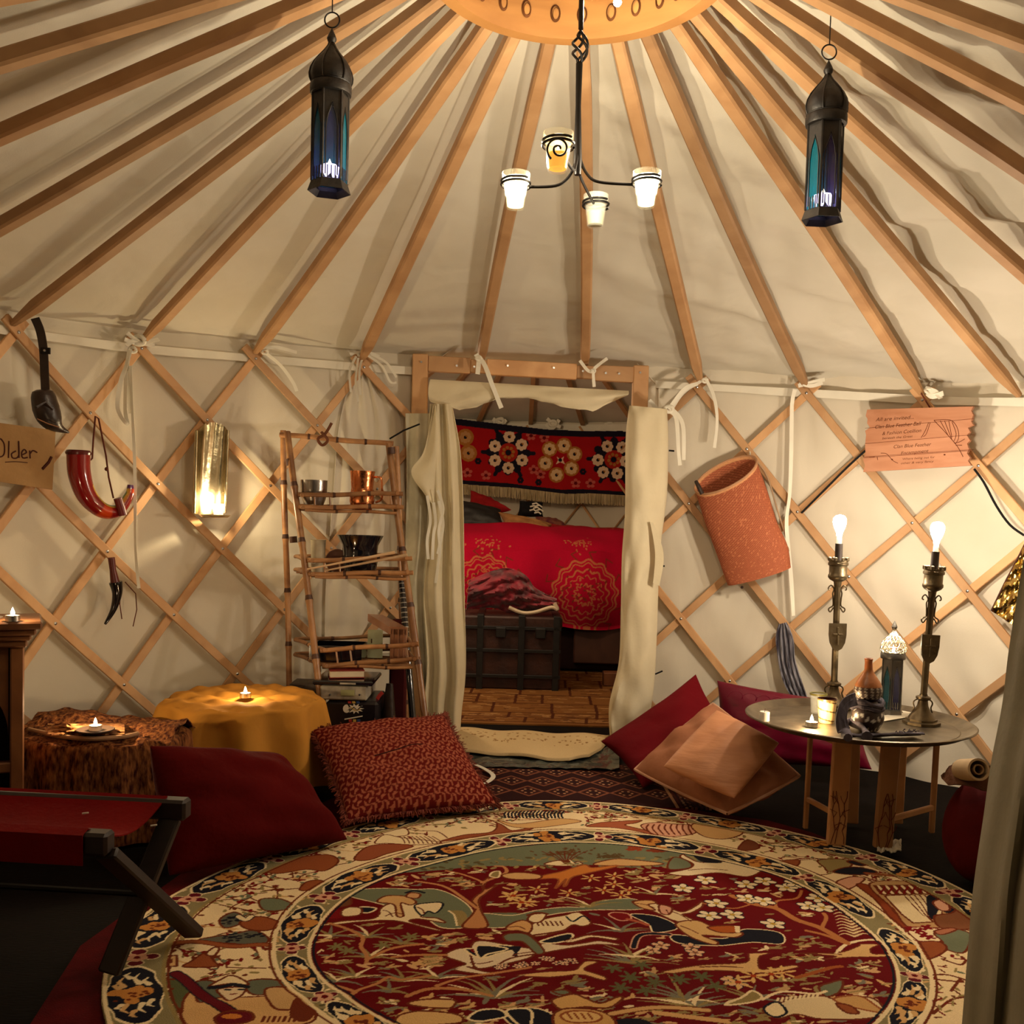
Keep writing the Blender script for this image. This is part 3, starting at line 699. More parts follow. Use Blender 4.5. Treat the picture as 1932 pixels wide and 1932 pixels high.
def keep(X, Y):
    xs = np.linspace(cv.x0, cv.x1, 60); px = [966+(x/HY)*1860 for x in xs]
    tz = np.interp(X, xs, [hz(p, edgepx(p, 1))[1] for p in px]); bz = np.interp(X, xs, [hz(p, edgepx(p, 0))[1] for p in px]); return (Y < tz) & (Y > bz)
t = thing('wall_hanging', 'red embroidered wall hanging with white flower rosettes in the bedroom', 'wall hanging', ony(1020, 925, HY))
patternmesh('embroidered_panel', cv, lambda X, Y: np.stack([X, HY+.01*np.sin(X*9)+.006*np.sin(X*23+Y*5), Y], -1), pat_cloth, t, (0, .008, 0), keep)
fr = mk('fringe_thread', (.50, .40, .24), .9, c2=(.30, .23, .12), scale=60, stretch=(1, 1, .05), bump=.3)
mb = MB()
for k in range(300):
    x = 826+k*1.37; y0 = edgepx(x, 0)-1; ln = 20+1.5*snoise(k*.9); a = ony(x, y0, HY); b = ony(x+random.uniform(-1, 1), y0+ln, HY-.01)
    mb.tube([a, (a+b)/2+V(random.uniform(-.003, .003), 0, 0), b], .0042, 4)
o = mb.build('fringe', fr, t); o['kind'] = 'stuff'

# mats in the bedroom
matc = Canvas(-.62, .78, 4.78, 6.9, 420, 620, srgb(128, 84, 42))
brn = srgb(78, 38, 20); lt = srgb(172, 130, 82)
yy = 4.82
while yy < 6.9:
    matc.linem([(-.7, yy), (.8, yy+.02*math.sin(yy*3))], .014, brn)
    xx = -.6+random.random()*.2; hgt = .12 if yy < 4.95 else .27
    while xx < .8:
        wdt = random.uniform(.14, .32); matc.linem([(xx, yy), (xx+.01, yy+hgt)], .016, brn)
        for k in range(16):
            a = (xx+random.uniform(.02, wdt-.02), yy+random.uniform(.02, hgt-.02)); l_ = random.uniform(.02, .10)
            matc.linem([a, (a[0]+l_/2, a[1]+random.uniform(-.008, .008)), (a[0]+l_, a[1]+random.uniform(-.012, .012))], random.uniform(.006, .014), random.choice((brn, lt, brn, lt, srgb(120, 80, 40))))
        xx += wdt
    yy += hgt
o = patternmesh('bedroom_mat', matc, lambda X, Y: np.stack([X, Y, .008+0*X], -1), pat_rug, None, (0, 0, -.008), loc=(.1, 5.6, 0)); tag(o, 'brown patchwork patterned mat on the bedroom floor', 'mat')
# cream mat bent over the threshold
cm = Canvas(0, 1, 0, 1, 300, 90, srgb(205, 180, 135))
for k in range(90):
    c_ = (random.random(), .35+.5*random.random()); cm.ellm(c_, random.uniform(.004, .012), random.uniform(.01, .03), srgb(150, 115, 70))
def mpos(X, Y):
    out = []
    for u, v in zip(X, Y):
        y1 = 4+interp([(0, 1410), (.35, 1416), (.6, 1424), (.75, 1426), (.88, 1420), (.96, 1405), (1, 1392)], u); y0 = interp([(0, 1372), (.5, 1380), (1, 1386)], u)
        x0 = lerp(860, 1150, u); p0 = onz(x0, y0, .05); p1 = onz(lerp(858, 1146, u), y1, .040); p = p0.lerp(p1, 1-v)
        out.append((p.x, p.y, p.z+.012*math.sin(PI*v)+.004*math.sin(u*17)))
    return out
o = patternmesh('threshold_mat', cm, mpos, pat_rug, None, (0, 0, -.012), loc=onz(1000, 1400, 0)); tag(o, 'cream faded mat curling over the doorway threshold', 'mat')

# dark plastic sheet crumpled at the threshold
tarp = mk('black_plastic', (.03, .035, .032), .22, c2=(.10, .11, .09), scale=9, stretch=(1, 4, 1), bump=1., bscale=22, coat=.6)
P = []
for i in range(81):
    row = []; u = i/80
    for j in range(21):
        v = j/20; x = lerp(862, 1168, u); y = lerp(interp([(0, 1412), (.4, 1420), (.7, 1428), (.9, 1420), (1, 1398)], u), 1452+8*u, v)
        p = onz(x, y, 0); row.append(V(p.x, p.y, .014+.010*abs(snoise(u*10+v*3, v*14+u*3))))
    P.append(row)
o = MB().sheet(P, .002).build('plastic_sheet', tarp, loc=onz(1010, 1430, 0)); tag(o, 'crumpled black plastic sheet lying at the foot of the threshold', 'plastic sheet')

# dark patterned runner before the door
pr = Canvas(-.32, .78, 3.42, 4.02, 560, 300, (.028, .008, .008))
dk = srgb(120, 70, 50); d2 = srgb(75, 30, 25); li = srgb(175, 130, 95)
for k in range(14):
    y = 3.97-.011*k*1.3
for x in np.arange(-.3, .8, .035):
    for y, r_ in ((3.99, .008), (3.955, .006)): pr.ellm((x, y), .009, r_, dk); pr.ellm((x+.017, y-.012), .006, .005, li)
for y in (3.975, 3.935): pr.linem([(-.3, y), (.8, y)], .006, d2)
for yb in (3.86, 3.72, 3.58):
    for x in np.arange(-.28, .62, .12):
        dx = .06 if yb == 3.72 else 0
        for s_ in (1, .55):
            pr.linem([(x+dx, yb-.065*s_), (x+dx+.055*s_, yb), (x+dx, yb+.065*s_), (x+dx-.055*s_, yb), (x+dx, yb-.065*s_)], .009*s_+.002, dk if s_ == 1 else d2)
        for k in range(6): a = k*PI/3; pr.ellm((x+dx+.022*math.cos(a), yb+.026*math.sin(a)), .005, .007, li)
for x, c_, wd in ((.60, li, .012), (.615, d2, .010), (.715, li, .008), (.73, d2, .006)): pr.linem([(x, 3.4), (x, 3.99)], wd, c_)
for y in np.arange(3.42, 3.99, .016):
    for x in np.arange(.632, .705, .018): pr.ellm((x+random.uniform(-.003, .003), y), .005, .005, random.choice((dk, d2, li)))
o = patternmesh('prayer_rug', pr, lambda X, Y: np.stack([X+.11*(Y-3.7)*-.15, Y, .009+0*X], -1), pat_rug, None, (0, 0, -.008), loc=(.2, 3.7, 0)); tag(o, 'small dark patterned runner between the round rug and the doorway', 'rug')

# chest at the foot of the bed
leather = mk('old_leather', (.050, .014, .008), .6, c2=(.022, .006, .004), scale=10, bump=.3)
black = mk('black_strap', (.006, .005, .005), .6, bump=.1)
CY = 5.75
def bx(x0, x1, y0, y1, Y, dep, nm, mat, par, b=.004):
    a = ony(x0, y0, Y); c = ony(x1, y1, Y); return MB().rbox(((a.x+c.x)/2, Y+dep/2, (a.z+c.z)/2), (abs(c.x-a.x), dep, abs(a.z-c.z)), b).build(nm, mat, par)
a = ony(873, 1160, CY); b = ony(1060, 1160, CY)
t = thing('storage_trunk', 'dark leather trunk with black straps at the foot of the bed', 'trunk', ((a.x+b.x)/2, CY+.2, 0))
zt = a.z-.01; cx = (a.x+b.x)/2-.12; wx = (b.x-a.x)+.24
MB().rbox((cx, CY+.22, zt*.42+.008), (wx, .42, zt*.84), .008).build('body', leather, t)
MB().rbox((cx, CY+.22, zt*.92+.008), (wx+.012, .44, zt*.155), .010).build('lid', leather, t)
for x in (906, 984, 1050):
    p = ony(x, 1200, CY-.004); MB().rbox((p.x, CY+.215, zt/2+.008), (.038, .45, zt+.012), .002).build('strap', black, t)
for zf in (.20, .55, .86): MB().rbox((cx, CY-.004, zt*zf), (wx, .012, .020), .002).build('band', black, t)
for x in (945, 1020): p = ony(x, 1195, CY); MB().rbox((p.x, CY-.012, zt*.8), (.06, .02, .06), .004).build('clasp', black, t)
# bed
bedb = mk('bed_base_dark', (.018, .006, .004), .8, bump=.1)
t = thing('bed', 'high bed under a crimson paisley duvet, framed by the doorway', 'bed', (.25, 6.9, 0))
MB().rbox((.25, 7.13, .30), (1.55, 1.25, .56), .01).build('base', bedb, t)
drw = woodmat('drawer_wood', (.09, .03, .015), (.05, .015, .008), 5)
MB().rbox((.66, 6.48, .27), (.48, .04, .40), .008).build('drawer', drw, t)
MB().rbox((.25, 7.15, .68), (1.58, 1.28, .22), .05).build('mattress', mk('sheet_cotton', (.5, .4, .3), .9), t)
# duvet: raster over (x, s) where s runs from the head over the top and down the front
dv = Canvas(-.62, 1.06, 0, 2.0, 520, 620, (.45, .004, .030))
GD = srgb(190, 105, 70); G2 = srgb(130, 45, 35)
def mandala(cx, cy, R):
    for r_, w_, c_ in ((1, .012, GD), (.9, .007, GD), (.72, .010, GD), (.55, .006, GD), (.3, .008, GD)):
        n = 90; pts = [(cx+R*(r_+.05*math.sin(k*2*PI/n*14))*math.cos(k*2*PI/n), cy+R*(r_+.05*math.sin(k*2*PI/n*14))*math.sin(k*2*PI/n)) for k in range(n+1)]; dv.linem(pts, w_, c_)
    for k in range(70):
        a = random.random()*2*PI; r_ = R*random.uniform(.1, .95); dv.ellm((cx+r_*math.cos(a), cy+r_*math.sin(a)), random.uniform(.006, .013), .006, random.choice((GD, G2)), random.random()*3)
    for k in range(14):
        a = k*2*PI/14; dv.linem([(cx+R*1.05*math.cos(a), cy+R*1.05*math.sin(a)), (cx+R*1.25*math.cos(a+.12), cy+R*1.25*math.sin(a+.12)), (cx+R*1.3*math.cos(a-.05), cy+R*1.3*math.sin(a-.05))], .008, G2)
def dpt(u, s_):
    # u = x, s_ = 0 at the front hem .. 2 at the head
    y0 = 6.44; zt = .86; h = .47
    if s_ < h: y = y0-.02-.10*math.sin(PI*s_/h)-.02*math.sin(u*16); z = zt-.06-(h-s_)*1.0
    else:
        k = s_-h; y = y0+k*.86; z = zt+.09*math.sin(min(1, k/.5)*PI/2)-.06*math.exp(-k*18)
    z += .018*snoise(u*5, s_*4)+.03*math.exp(-((u-.1)/.4)**2)*min(1, s_)
    return (u, y, z)
mandala(-.17, .22, .20); mandala(.47, .20, .21)
for (x0, y0_) in ((-.17, .50), (.43, .52)):
    for k in range(40): dv.ellm((x0+random.gauss(0, .05), y0_+random.gauss(0, .03)), .008, .005, GD, random.random()*3)
dv.c[(dv.Y > 1.05)] = (.42, .02, .02)
for k in range(1500): dv.ellm((random.uniform(-.6, 1.05), random.uniform(1.07, 2)), .012, .008, random.choice(((.55, .10, .07), (.30, .01, .02))), random.random()*3)
o = patternmesh('duvet', dv, lambda X, Y: [dpt(a_, b_) for a_, b_ in zip(X, Y)], pat_cloth, t, (0, 0, -.02))
t_bed = t
# bundled throw at the foot of the bed
vel = mk('crimson_velvet', (.30, .008, .03), .6, c2=(.06, .003, .01), scale=14, bump=.6, bscale=18, sheen=.3)
th = thing('bed_throw', 'bunched crimson and black throw on the trunk with a cream trim', 'throw', ony(985, 1150, 5.85))
P = []
for i in range(49):
    row = []
    for j in range(33):
        u = i/48; v = j/32; a = splat([(885, 1095), (950, 1072), (990, 1085), (1010, 1110), (1050, 1130)], u); b = splat([(880, 1150), (930, 1146), (960, 1156), (1010, 1156), (1052, 1150)], u)
        q = a*(1-v)+b*v; row.append(ony(q[0], q[1], 5.92-.10*math.sin(PI*v)+.030*snoise(u*12, v*9)))
    P.append(row)
MB().sheet(P, .006).build('cloth', vel, th)
MB().tube(spline([ony(x, y, 5.78) for x, y in ((960, 1146), (985, 1156), (1010, 1155), (1040, 1146), (1052, 1150), (1046, 1138))], 6), .011, 8).build('trim', mk('cream_trim', (.75, .62, .45), .8), th)
def cush(name, label, cs, tk, mat, cat='pillow', **k):
    m = pillow(*[ony(x, y, Y) for x, y, Y in cs], tk, **k); c = sum(m.v, V(0, 0, 0))/len(m.v); lo = min(v.z for v in m.v)
    o = m.build(name, mat, None, loc=(c.x, c.y, lo)); tag(o, label, cat); o['_'] = 0; del o['_']; o.data.name = name; return o, m
cush('bed_pillow', 'black pillow at the left of the bed behind the curtain', [(850, 1003, 6.95), (955, 998, 6.95), (945, 962, 7.1), (850, 940, 7.1)], .07, black)
tan = mk('tan_cushion', (.45, .22, .08), .8, c2=(.22, .10, .04), scale=7, bump=.4)
cush('bed_pillow', 'tan and brown pillow lying on the duvet', [(952, 1000, 6.85), (1040, 1006, 6.85), (1042, 990, 6.95), (940, 966, 6.95)], .045, tan)
cush('bed_pillow', 'red pointed pillow leaning on the bedroom wall', [(880, 965, 7.3), (965, 962, 7.3), (935, 955, 7.4), (888, 925, 7.4)], .06, mk('red_pillow', (.30, .01, .012), .85))
tige = mk('black_cream_pillow', (.010, .010, .012), .8, bump=.3)
o, m = cush('bed_pillow', 'black pillow with a cream zigzag motif at the head of the bed', [(975, 975, 7.35), (1025, 975, 7.35), (1025, 948, 7.4), (980, 945, 7.4)], .05, tige)
mb = MB()
for k, (x, y) in enumerate(((1004, 951), (1000, 956), (1006, 959), (999, 963), (1010, 955), (1012, 963), (1008, 968))):
    a = ony(x, y, 7.27); mb.tube([a, a+V(.03, 0, .008), a+V(.05, 0, -.006)], .006, 5)
mb.build('motif', tape, o)
cush('bed_pillow', 'dark mauve patterned pillow beyond the tan pillow', [(1015, 1000, 7.1), (1080, 1003, 7.1), (1060, 985, 7.3), (1010, 975, 7.3)], .04, mk('mauve_pillow', (.10, .02, .035), .8, c2=(.25, .09, .05), scale=22))
# under-bed odds and ends
t = thing('wooden_block', 'small wooden block on the mat beside the right curtain', 'block', ony(1165, 1275, 5.9)); t.location.z = 0.009
a = ony(1140, 1250, 5.95); c = ony(1180, 1275, 5.95); MB().rbox(((a.x+c.x)/2, 6.0, .05), (c.x-a.x, .10, .08), .004).build('block', woodmat('orange_block', (.20, .07, .02), (.1, .03, .01)), t)
# ---------------- rugs in the main yurt ----------------
redrug = mk('red_carpet', (.10, .002, .003), .97, c2=(.06, .001, .002), scale=12, bump=.5, bscale=300)
def disc(name, poly, z0, z1, mat, lab, cat):
    c = sum(poly, V(0, 0, 0))/len(poly); o = MB().prism([V(p.x, p.y, z0) for p in poly], (0, 0, z1-z0)).build(name, mat, None, False, loc=(c.x, c.y, z0)); return tag(o, lab, cat)
far = [onz(x, y, .006) for x, y in ((885, 1488), (1000, 1490), (1090, 1498), (1200, 1511), (1330, 1531), (1450, 1548), (1530, 1570))]
disc('floor_carpet', far+[V(1.3, 2.6, 0), V(1.1, 1.4, 0), V(-.80, 1.2, 0), V(-.96, 2.2, 0), V(-.85, 2.9, 0), V(-.6, 3.45, 0)], .0, .006, redrug, 'plain dark red carpet showing as a rim beyond the round pictorial rug', 'carpet')
RC = (.26, 2.40)
CRS = dict(A=(180, 1480, 2.195), B=(1000, 1480, 2.147), C=(500, 1500, 3.864), D=(900, 1480, 3.864), E=(1350, 1500, 3.513), F=(0, 1480, 3.864))
def c_(k, pts): x0, y0, s = CRS[k]; return [(x0+x/s, y0+y/s) for x, y in pts]
def rz(p): q = onz(p[0], p[1], .015); return (q.x, q.y)
def ringfun(pxs):
    a = []
    for p in pxs: q = rz(p); a.append((math.atan2(q[1]-RC[1], q[0]-RC[0]), math.hypot(q[0]-RC[0], q[1]-RC[1])))
    a.sort(); m = sum(r for _, r in a)/len(a)
    th = [a[-1][0]-2*PI-.0]+[x for x, _ in a]+[a[0][0]+2*PI]; rr = [a[-1][1]]+[r for _, r in a]+[a[0][1]]
    ang = np.linspace(-PI, PI, 721); v = np.interp(ang, th, rr)
    k = np.exp(-(np.arange(-30, 31)/14.)**2); k /= k.sum(); v = np.convolve(np.concatenate([v[-31:-1], v, v[1:31]]), k, 'valid')
    return lambda t: np.interp((np.asarray(t)+PI) % (2*PI)-PI, ang, v)
r_out = ringfun([(190, 1890), (205, 1800), (300, 1700), (430, 1640), (640, 1567), (820, 1528), (1010, 1508), (1150, 1514), (1300, 1535), (1500, 1570), (1700, 1625), (1835, 1690)])
r_bo = ringfun([(518, 1800), (520, 1760), (560, 1700), (700, 1630), (850, 1590), (1060, 1567), (1300, 1588), (1500, 1635), (1650, 1715), (1740, 1800), (1758, 1860), (530, 1850), (600, 1905)])
r_bi = ringfun([(580, 1800), (592, 1760), (650, 1695), (820, 1628), (1060, 1590), (1290, 1612), (1480, 1655), (1600, 1725), (1680, 1800), (1695, 1870), (590, 1830), (680, 1900)])
RW = 1.30
NXR = 1150
rug = Canvas(RC[0]-RW, RC[0]+RW, 1.25, RC[1]+RW, NXR, int(NXR*(RC[1]+RW-1.25)/(2*RW)), srgb(238, 214, 168)); rug.map = rz
MA = (.135, .001, .003); MA2 = (.20, .004, .006); CR_ = srgb(240, 218, 172); TN = srgb(214, 170, 112); GN = srgb(112, 118, 92); NV = (.010, .010, .018); OB = srgb(150, 80, 42); BR_ = srgb(110, 45, 22); OL = srgb(150, 130, 80); GY = srgb(125, 120, 100); OR = srgb(205, 125, 55); PK = srgb(215, 160, 130)
TH = np.arctan2(rug.Y-RC[1], rug.X-RC[0]); RR = np.hypot(rug.X-RC[0], rug.Y-RC[1])
Ro = r_out(TH); Rbo = r_bo(TH); Rbi = r_bi(TH)
inside = RR < Rbi; outer = (RR > Rbo) & (RR < Ro*.895)
RZ = {}
# outer cream field
rug.mask = outer
for k in range(620):
    a = random.uniform(-1, PI+1); r0 = random.uniform(.82, 1.05)*1.0; x, y = RC[0]+r0*math.cos(a), RC[1]+r0*math.sin(a)
    t_ = random.random()
    if t_ < .40:   # twig with leaves
        d = random.uniform(0, 2*PI); q = [(x, y)]
        for s_ in range(4): d += random.uniform(-.5, .5); q.append((q[-1][0]+.022*math.cos(d), q[-1][1]+.022*math.sin(d)))
        rug.linem(q, .005, BR_)
        for p in q: rug.ellm((p[0]+random.uniform(-.012, .012), p[1]+random.uniform(-.012, .012)), .010, .005, random.choice((OL, MA2, BR_, GN)), random.random()*3)
    elif t_ < .72:
        for s_ in range(4): rug.ellm((x+random.uniform(-.03, .03), y+random.uniform(-.03, .03)), random.uniform(.006, .014), .005, random.choice((MA2, BR_, OL)), random.random()*3)
    elif t_ < .93:
        rug.linem([(x, y), (x+random.uniform(-.06, .06), y+random.uniform(-.02, .02)), (x+random.uniform(-.1, .1), y+random.uniform(-.03, .03))], .005, random.choice((BR_, MA2, TN)))
    else: rug.ellm((x, y), random.uniform(.012, .03), random.uniform(.005, .012), random.choice((TN, srgb(214, 185, 138), TN, OL)), random.uniform(-.4, .4))
def F(k, pts, col, out=BR_, **kw): rug.fill(c_(k, pts), col, out, **kw)
def Lr(k, pts, w_, col, **kw): rug.line(c_(k, pts), w_, col, **kw)
F('C', [(0, 560), (60, 490), (250, 460), (450, 440), (530, 470), (520, 510), (430, 560), (300, 550), (100, 580)], OB)
F('C', [(250, 690), (300, 640), (380, 625), (430, 640), (360, 680), (290, 700)], OB)
F('C', [(-40, 765), (100, 755), (210, 800), (180, 830), (0, 840)], GN)
F('C', [(650, 470), (740, 380), (900, 355), (1080, 370), (880, 430), (760, 475)], srgb(150, 80, 50))
F('C', [(1280, 335), (1450, 290), (1650, 270), (1690, 210), (1600, 170), (1720, 215), (1800, 260), (1932, 240), (1932, 255), (1750, 285), (1500, 310)], srgb(150, 80, 50))
for q in ([(830, 240), (900, 220), (1020, 240), (1040, 290), (900, 300), (840, 270)], [(800, 350), (870, 290), (1000, 310), (1200, 330), (1280, 345), (1100, 360), (900, 350)]): F('C', q, CR_, ow=.005)
F('C', [(740, 215), (830, 195), (880, 205), (830, 230)], OL); Lr('C', [(1000, 240), (1100, 260), (1250, 265), (1330, 310)], .005, BR_)
for k in range(9): Lr('C', [(980+30*k, 300), (1010+32*k, 325), (1020+34*k, 350)], .004, BR_)
for x in range(190, 620, 26): Lr('D', [(x+30, 190), (x+10, 215), (x+18, 245)], .007, NV)
F('D', [(330, 160), (450, 150), (590, 158), (600, 172), (450, 180), (350, 178)], NV)
F('D', [(150, 260), (300, 290), (600, 250), (760, 270), (600, 300), (420, 320), (250, 310)], TN, ow=.005)
F('D', [(800, 310), (900, 280), (1050, 270), (1200, 262), (1150, 285), (1080, 300), (1250, 345), (1350, 390), (1180, 350), (1000, 320)], srgb(165, 90, 60))
F('D', [(1195, 300), (1300, 280), (1420, 290), (1560, 300), (1600, 350), (1500, 380), (1350, 385), (1250, 350)], PK)
for k in range(8): Lr('D', [(1250+42*k, 295), (1235+44*k, 325), (1275+42*k, 370)], .006, BR_)
F('D', [(1560, 300), (1700, 280), (1900, 310), (1932, 360), (1800, 400), (1650, 380)], TN)
F('E', [(150, 360), (200, 300), (260, 310), (290, 350), (220, 370)], srgb(120, 65, 40)); F('E', [(430, 440), (550, 430), (540, 470), (450, 480)], srgb(150, 80, 45))
F('E', [(680, 430), (860, 425), (900, 470), (760, 510), (720, 480)], OL); F('E', [(780, 510), (860, 480), (960, 480), (1070, 510), (1000, 530), (860, 528)], NV); F('E', [(870, 440), (950, 432), (1030, 452), (960, 470)], NV)
Lr('E', [(1000, 520), (1200, 540), (1400, 545), (1560, 560)], .012, srgb(150, 80, 45), out=BR_)
F('E', [(800, 580), (900, 545), (990, 560), (900, 620), (850, 620)], PK)
F('E', [(935, 600), (1010, 600), (1100, 680), (1180, 770), (1290, 885), (1210, 880), (1130, 780), (1050, 690)], srgb(140, 62, 30))
F('E', [(1020, 590), (1350, 580), (1560, 620), (1740, 720), (1740, 900), (1560, 880), (1290, 880), (1180, 760)], srgb(190, 150, 100))
F('E', [(1120, 672), (1260, 668), (1350, 750), (1440, 845), (1310, 850), (1230, 790)], CR_, smooth=False)
F('E', [(1050, 605), (1480, 600), (1600, 660), (1100, 665)], BR_, smooth=False)
for k in range(9): Lr('E', [(1080+52*k, 608), (1120+54*k, 658)], .008, CR_); Lr('E', [(1130+50*k, 608), (1090+52*k, 658)], .006, MA2)
for k in range(6): Lr('E', [(1270+34*k, 675), (1330+30*k, 740), (1390+18*k, 800)], .010, CR_, out=BR_)
F('E', [(1400, 680), (1450, 670), (1560, 690), (1590, 760), (1540, 790), (1480, 770), (1450, 830), (1410, 800), (1400, 740)], NV, None)
F('E', [(1440, 720), (1500, 700), (1540, 730), (1550, 770), (1490, 770)], PK); F('E', [(1450, 810), (1560, 790), (1620, 760), (1700, 830), (1700, 890), (1500, 885)], srgb(130, 80, 50)); F('E', [(1560, 670), (1720, 740), (1720, 790), (1640, 740)], CR_, smooth=False)
F('E', [(1230, 880), (1480, 890), (1500, 980), (1330, 975), (1270, 920)], CR_, MA2)
for x, y in ((1280, 890), (1350, 900), (1400, 880), (1380, 930), (1420, 950)): Lr('E', [(x-25, y-8), (x+25, y+8)], .012, MA2); Lr('E', [(x-15, y+14), (x+12, y-14)], .010, MA2)
F('E', [(1450, 915), (1560, 888), (1690, 930), (1650, 1045), (1540, 1030), (1500, 980)], GN); F('E', [(1340, 995), (1480, 985), (1530, 1030), (1400, 1092)], OB); F('E', [(1450, 905), (1540, 885), (1600, 895), (1500, 930)], srgb(175, 110, 80))
for q in ([(1430, 1200), (1540, 1200), (1660, 1235)], [(1440, 1460), (1560, 1370), (1660, 1350)], [(1500, 1090), (1620, 1130), (1660, 1100)], [(1560, 1310), (1620, 1230)], [(1450, 1230), (1640, 1250)]): Lr('E', q, .007, BR_)
for k in range(26): x, y = random.uniform(1440, 1660), random.uniform(1060, 1500); Lr('E', [(x, y), (x+random.uniform(-50, 60), y+random.uniform(-30, 30))], .005, random.choice((BR_, BR_, MA2, OL)))
# left outer scenes
F('F', [(1450, 1140), (1560, 1110), (1700, 1090), (1850, 1060), (1960, 1120), (1900, 1165), (1700, 1160)], srgb(95, 95, 80)); F('F', [(1600, 985), (1700, 930), (1770, 960), (1760, 1010), (1640, 1045)], srgb(95, 95, 80))
for k in range(30): x, y = c_('F', [(random.uniform(1600, 1920), random.uniform(1080, 1150))])[0]; rug.ellm(rz((x, y)), .006, .004, NV)
for k in range(14): x, y = c_('F', [(random.uniform(1620, 1760), random.uniform(950, 1030))])[0]; rug.ellm(rz((x, y)), .006, .004, NV)
F('F', [(1750, 1000), (1900, 960), (2050, 1010), (1950, 1060), (1800, 1050)], OB); Lr('F', [(1740, 960), (1790, 985), (1830, 960)], .014, CR_, out=NV)
Lr('F', [(1050, 1200), (1250, 1165), (1450, 1150), (1700, 1180), (1932, 1165), (2200, 1200)], .016, OB, out=BR_)
F('F', [(1060, 1240), (1200, 1240), (1200, 1330), (1050, 1345)], OL, smooth=False); F('F', [(1215, 1260), (1290, 1250), (1290, 1330), (1215, 1335)], TN, smooth=False)
for x, y in ((1075, 1268), (1115, 1265), (1078, 1308)): rug.fill(c_('F', [(x-16, y-10), (x+16, y-12), (x+16, y+10), (x-16, y+12)]), NV, smooth=False)
rug.fill(c_('F', [(1232, 1280), (1260, 1278), (1258, 1308), (1230, 1310)]), BR_, smooth=False)
F('F', [(1340, 1335), (1400, 1290), (1480, 1235), (1520, 1240), (1560, 1290), (1580, 1330)], OB)
F('F', [(1500, 1240), (1560, 1190), (1600, 1200), (1560, 1250)], CR_)
Lr('F', [(1010, 1370), (1200, 1340)], .008, MA2)
F('F', [(1010, 1430), (1080, 1425), (1150, 1455), (1230, 1425), (1350, 1440), (1385, 1500), (1330, 1640), (1200, 1690), (1090, 1620), (1015, 1510)], srgb(85, 90, 55))
F('F', [(1420, 1445), (1560, 1440), (1620, 1560), (1450, 1620), (1400, 1520)], srgb(100, 105, 85)); F('F', [(1780, 1450), (1932, 1420), (2100, 1450), (2050, 1520), (1850, 1540)], srgb(100, 105, 85))
for x, y in ((1215, 1500), (1210, 1555), (1230, 1620)): F('F', [(x-45, y), (x-15, y-18), (x, y-34), (x+12, y-16), (x+48, y-6), (x+15, y+8), (x, y+22), (x-15, y+8)], CR_, BR_, ow=.004)
F('F', [(1330, 1640), (1360, 1540), (1420, 1500), (1470, 1500), (1430, 1540), (1460, 1600), (1600, 1560), (1800, 1560), (2050, 1560), (2280, 1640), (2200, 1760), (1400, 1760)], TN)
F('F', [(1590, 1495), (1780, 1480), (1780, 1520), (1740, 1560), (1670, 1590), (1620, 1550)], srgb(230, 205, 165)); F('F', [(1530, 1475), (1600, 1430), (1680, 1395), (1760, 1420), (1810, 1465), (1680, 1455)], CR_)
Lr('F', [(1530, 1485), (1620, 1478), (1700, 1462), (1800, 1480)], .014, NV)
for x, y in ((1660, 1500), (1760, 1498)): rug.ellm(rz(c_('F', [(x, y)])[0]), .009, .004, NV)
Lr('F', [(1680, 1535), (1720, 1530)], .005, MA2)
Lr('F', [(1280, 1385), (1350, 1430), (1450, 1520), (1560, 1600), (1720, 1690)], .022, (.13, .006, .012), out=NV)
F('F', [(1570, 1700), (1680, 1660), (1830, 1670), (1840, 1720), (1740, 1747), (1600, 1750)], (.13, .006, .012)); rug.ellm(rz(c_('F', [(1690, 1695)])[0]), .02, .009, OR)
F('F', [(1932, 1500), (2100, 1480), (2250, 1500), (2300, 1580), (2200, 1640), (2000, 1640)], srgb(205, 165, 110))
F('A', [(810, 960), (830, 900), (870, 930), (900, 910), (900, 960), (860, 985)], BR_)
for k in range(8): Lr('A', [(690+22*k, 985), (700+22*k, 965)], .006, BR_)
# inner maroon field
rug.mask = None; rug.c[inside] = MA
rug.mask = inside & (RR < Rbi-.004)
rug.fill([(690, 1650), (775, 1622), (860, 1600), (960, 1585), (1100, 1578), (1250, 1590), (1350, 1610), (1430, 1640), (1330, 1642), (1200, 1634), (1000, 1633), (900, 1634), (820, 1642)], GN)
for k in range(160):
    x = random.uniform(700, 1400); y = random.uniform(1618, 1640); p = rz((x, y)); rug.ellm(p, .012, .007, random.choice((OL, GN, srgb(90, 80, 50), OL)), random.random()*3)
F('D', [(610, 395), (700, 388), (900, 390), (1070, 410), (900, 425), (780, 430)], srgb(230, 205, 150), OL); F('C', [(1490, 395), (1600, 365), (1800, 350), (1900, 355), (1700, 385)], srgb(220, 200, 140), None)
F('D', [(280, 440), (400, 415), (560, 420), (480, 435), (360, 450)], BR_, None)
for (x0, y0, sx, sy, col) in ((640, 510, 210, 55, srgb(100, 70, 40)), (1150, 480, 60, 50, srgb(150, 60, 30)), (1320, 490, 80, 30, srgb(130, 55, 30)), (980, 530, 90, 22, srgb(90, 70, 40))):
    for k in range(60):
        x, y = c_('D', [(x0+random.gauss(0, .4)*sx, y0-abs(random.gauss(0, .45))*sy+10)])[0]; rug.ellm(rz((x, y)), .008, .004, col, random.random()*3)
for k in range(7): Lr('D', [(660, 580), (640+(k-3)*25, 530), (640+(k-3)*55, 490)], .004, BR_)
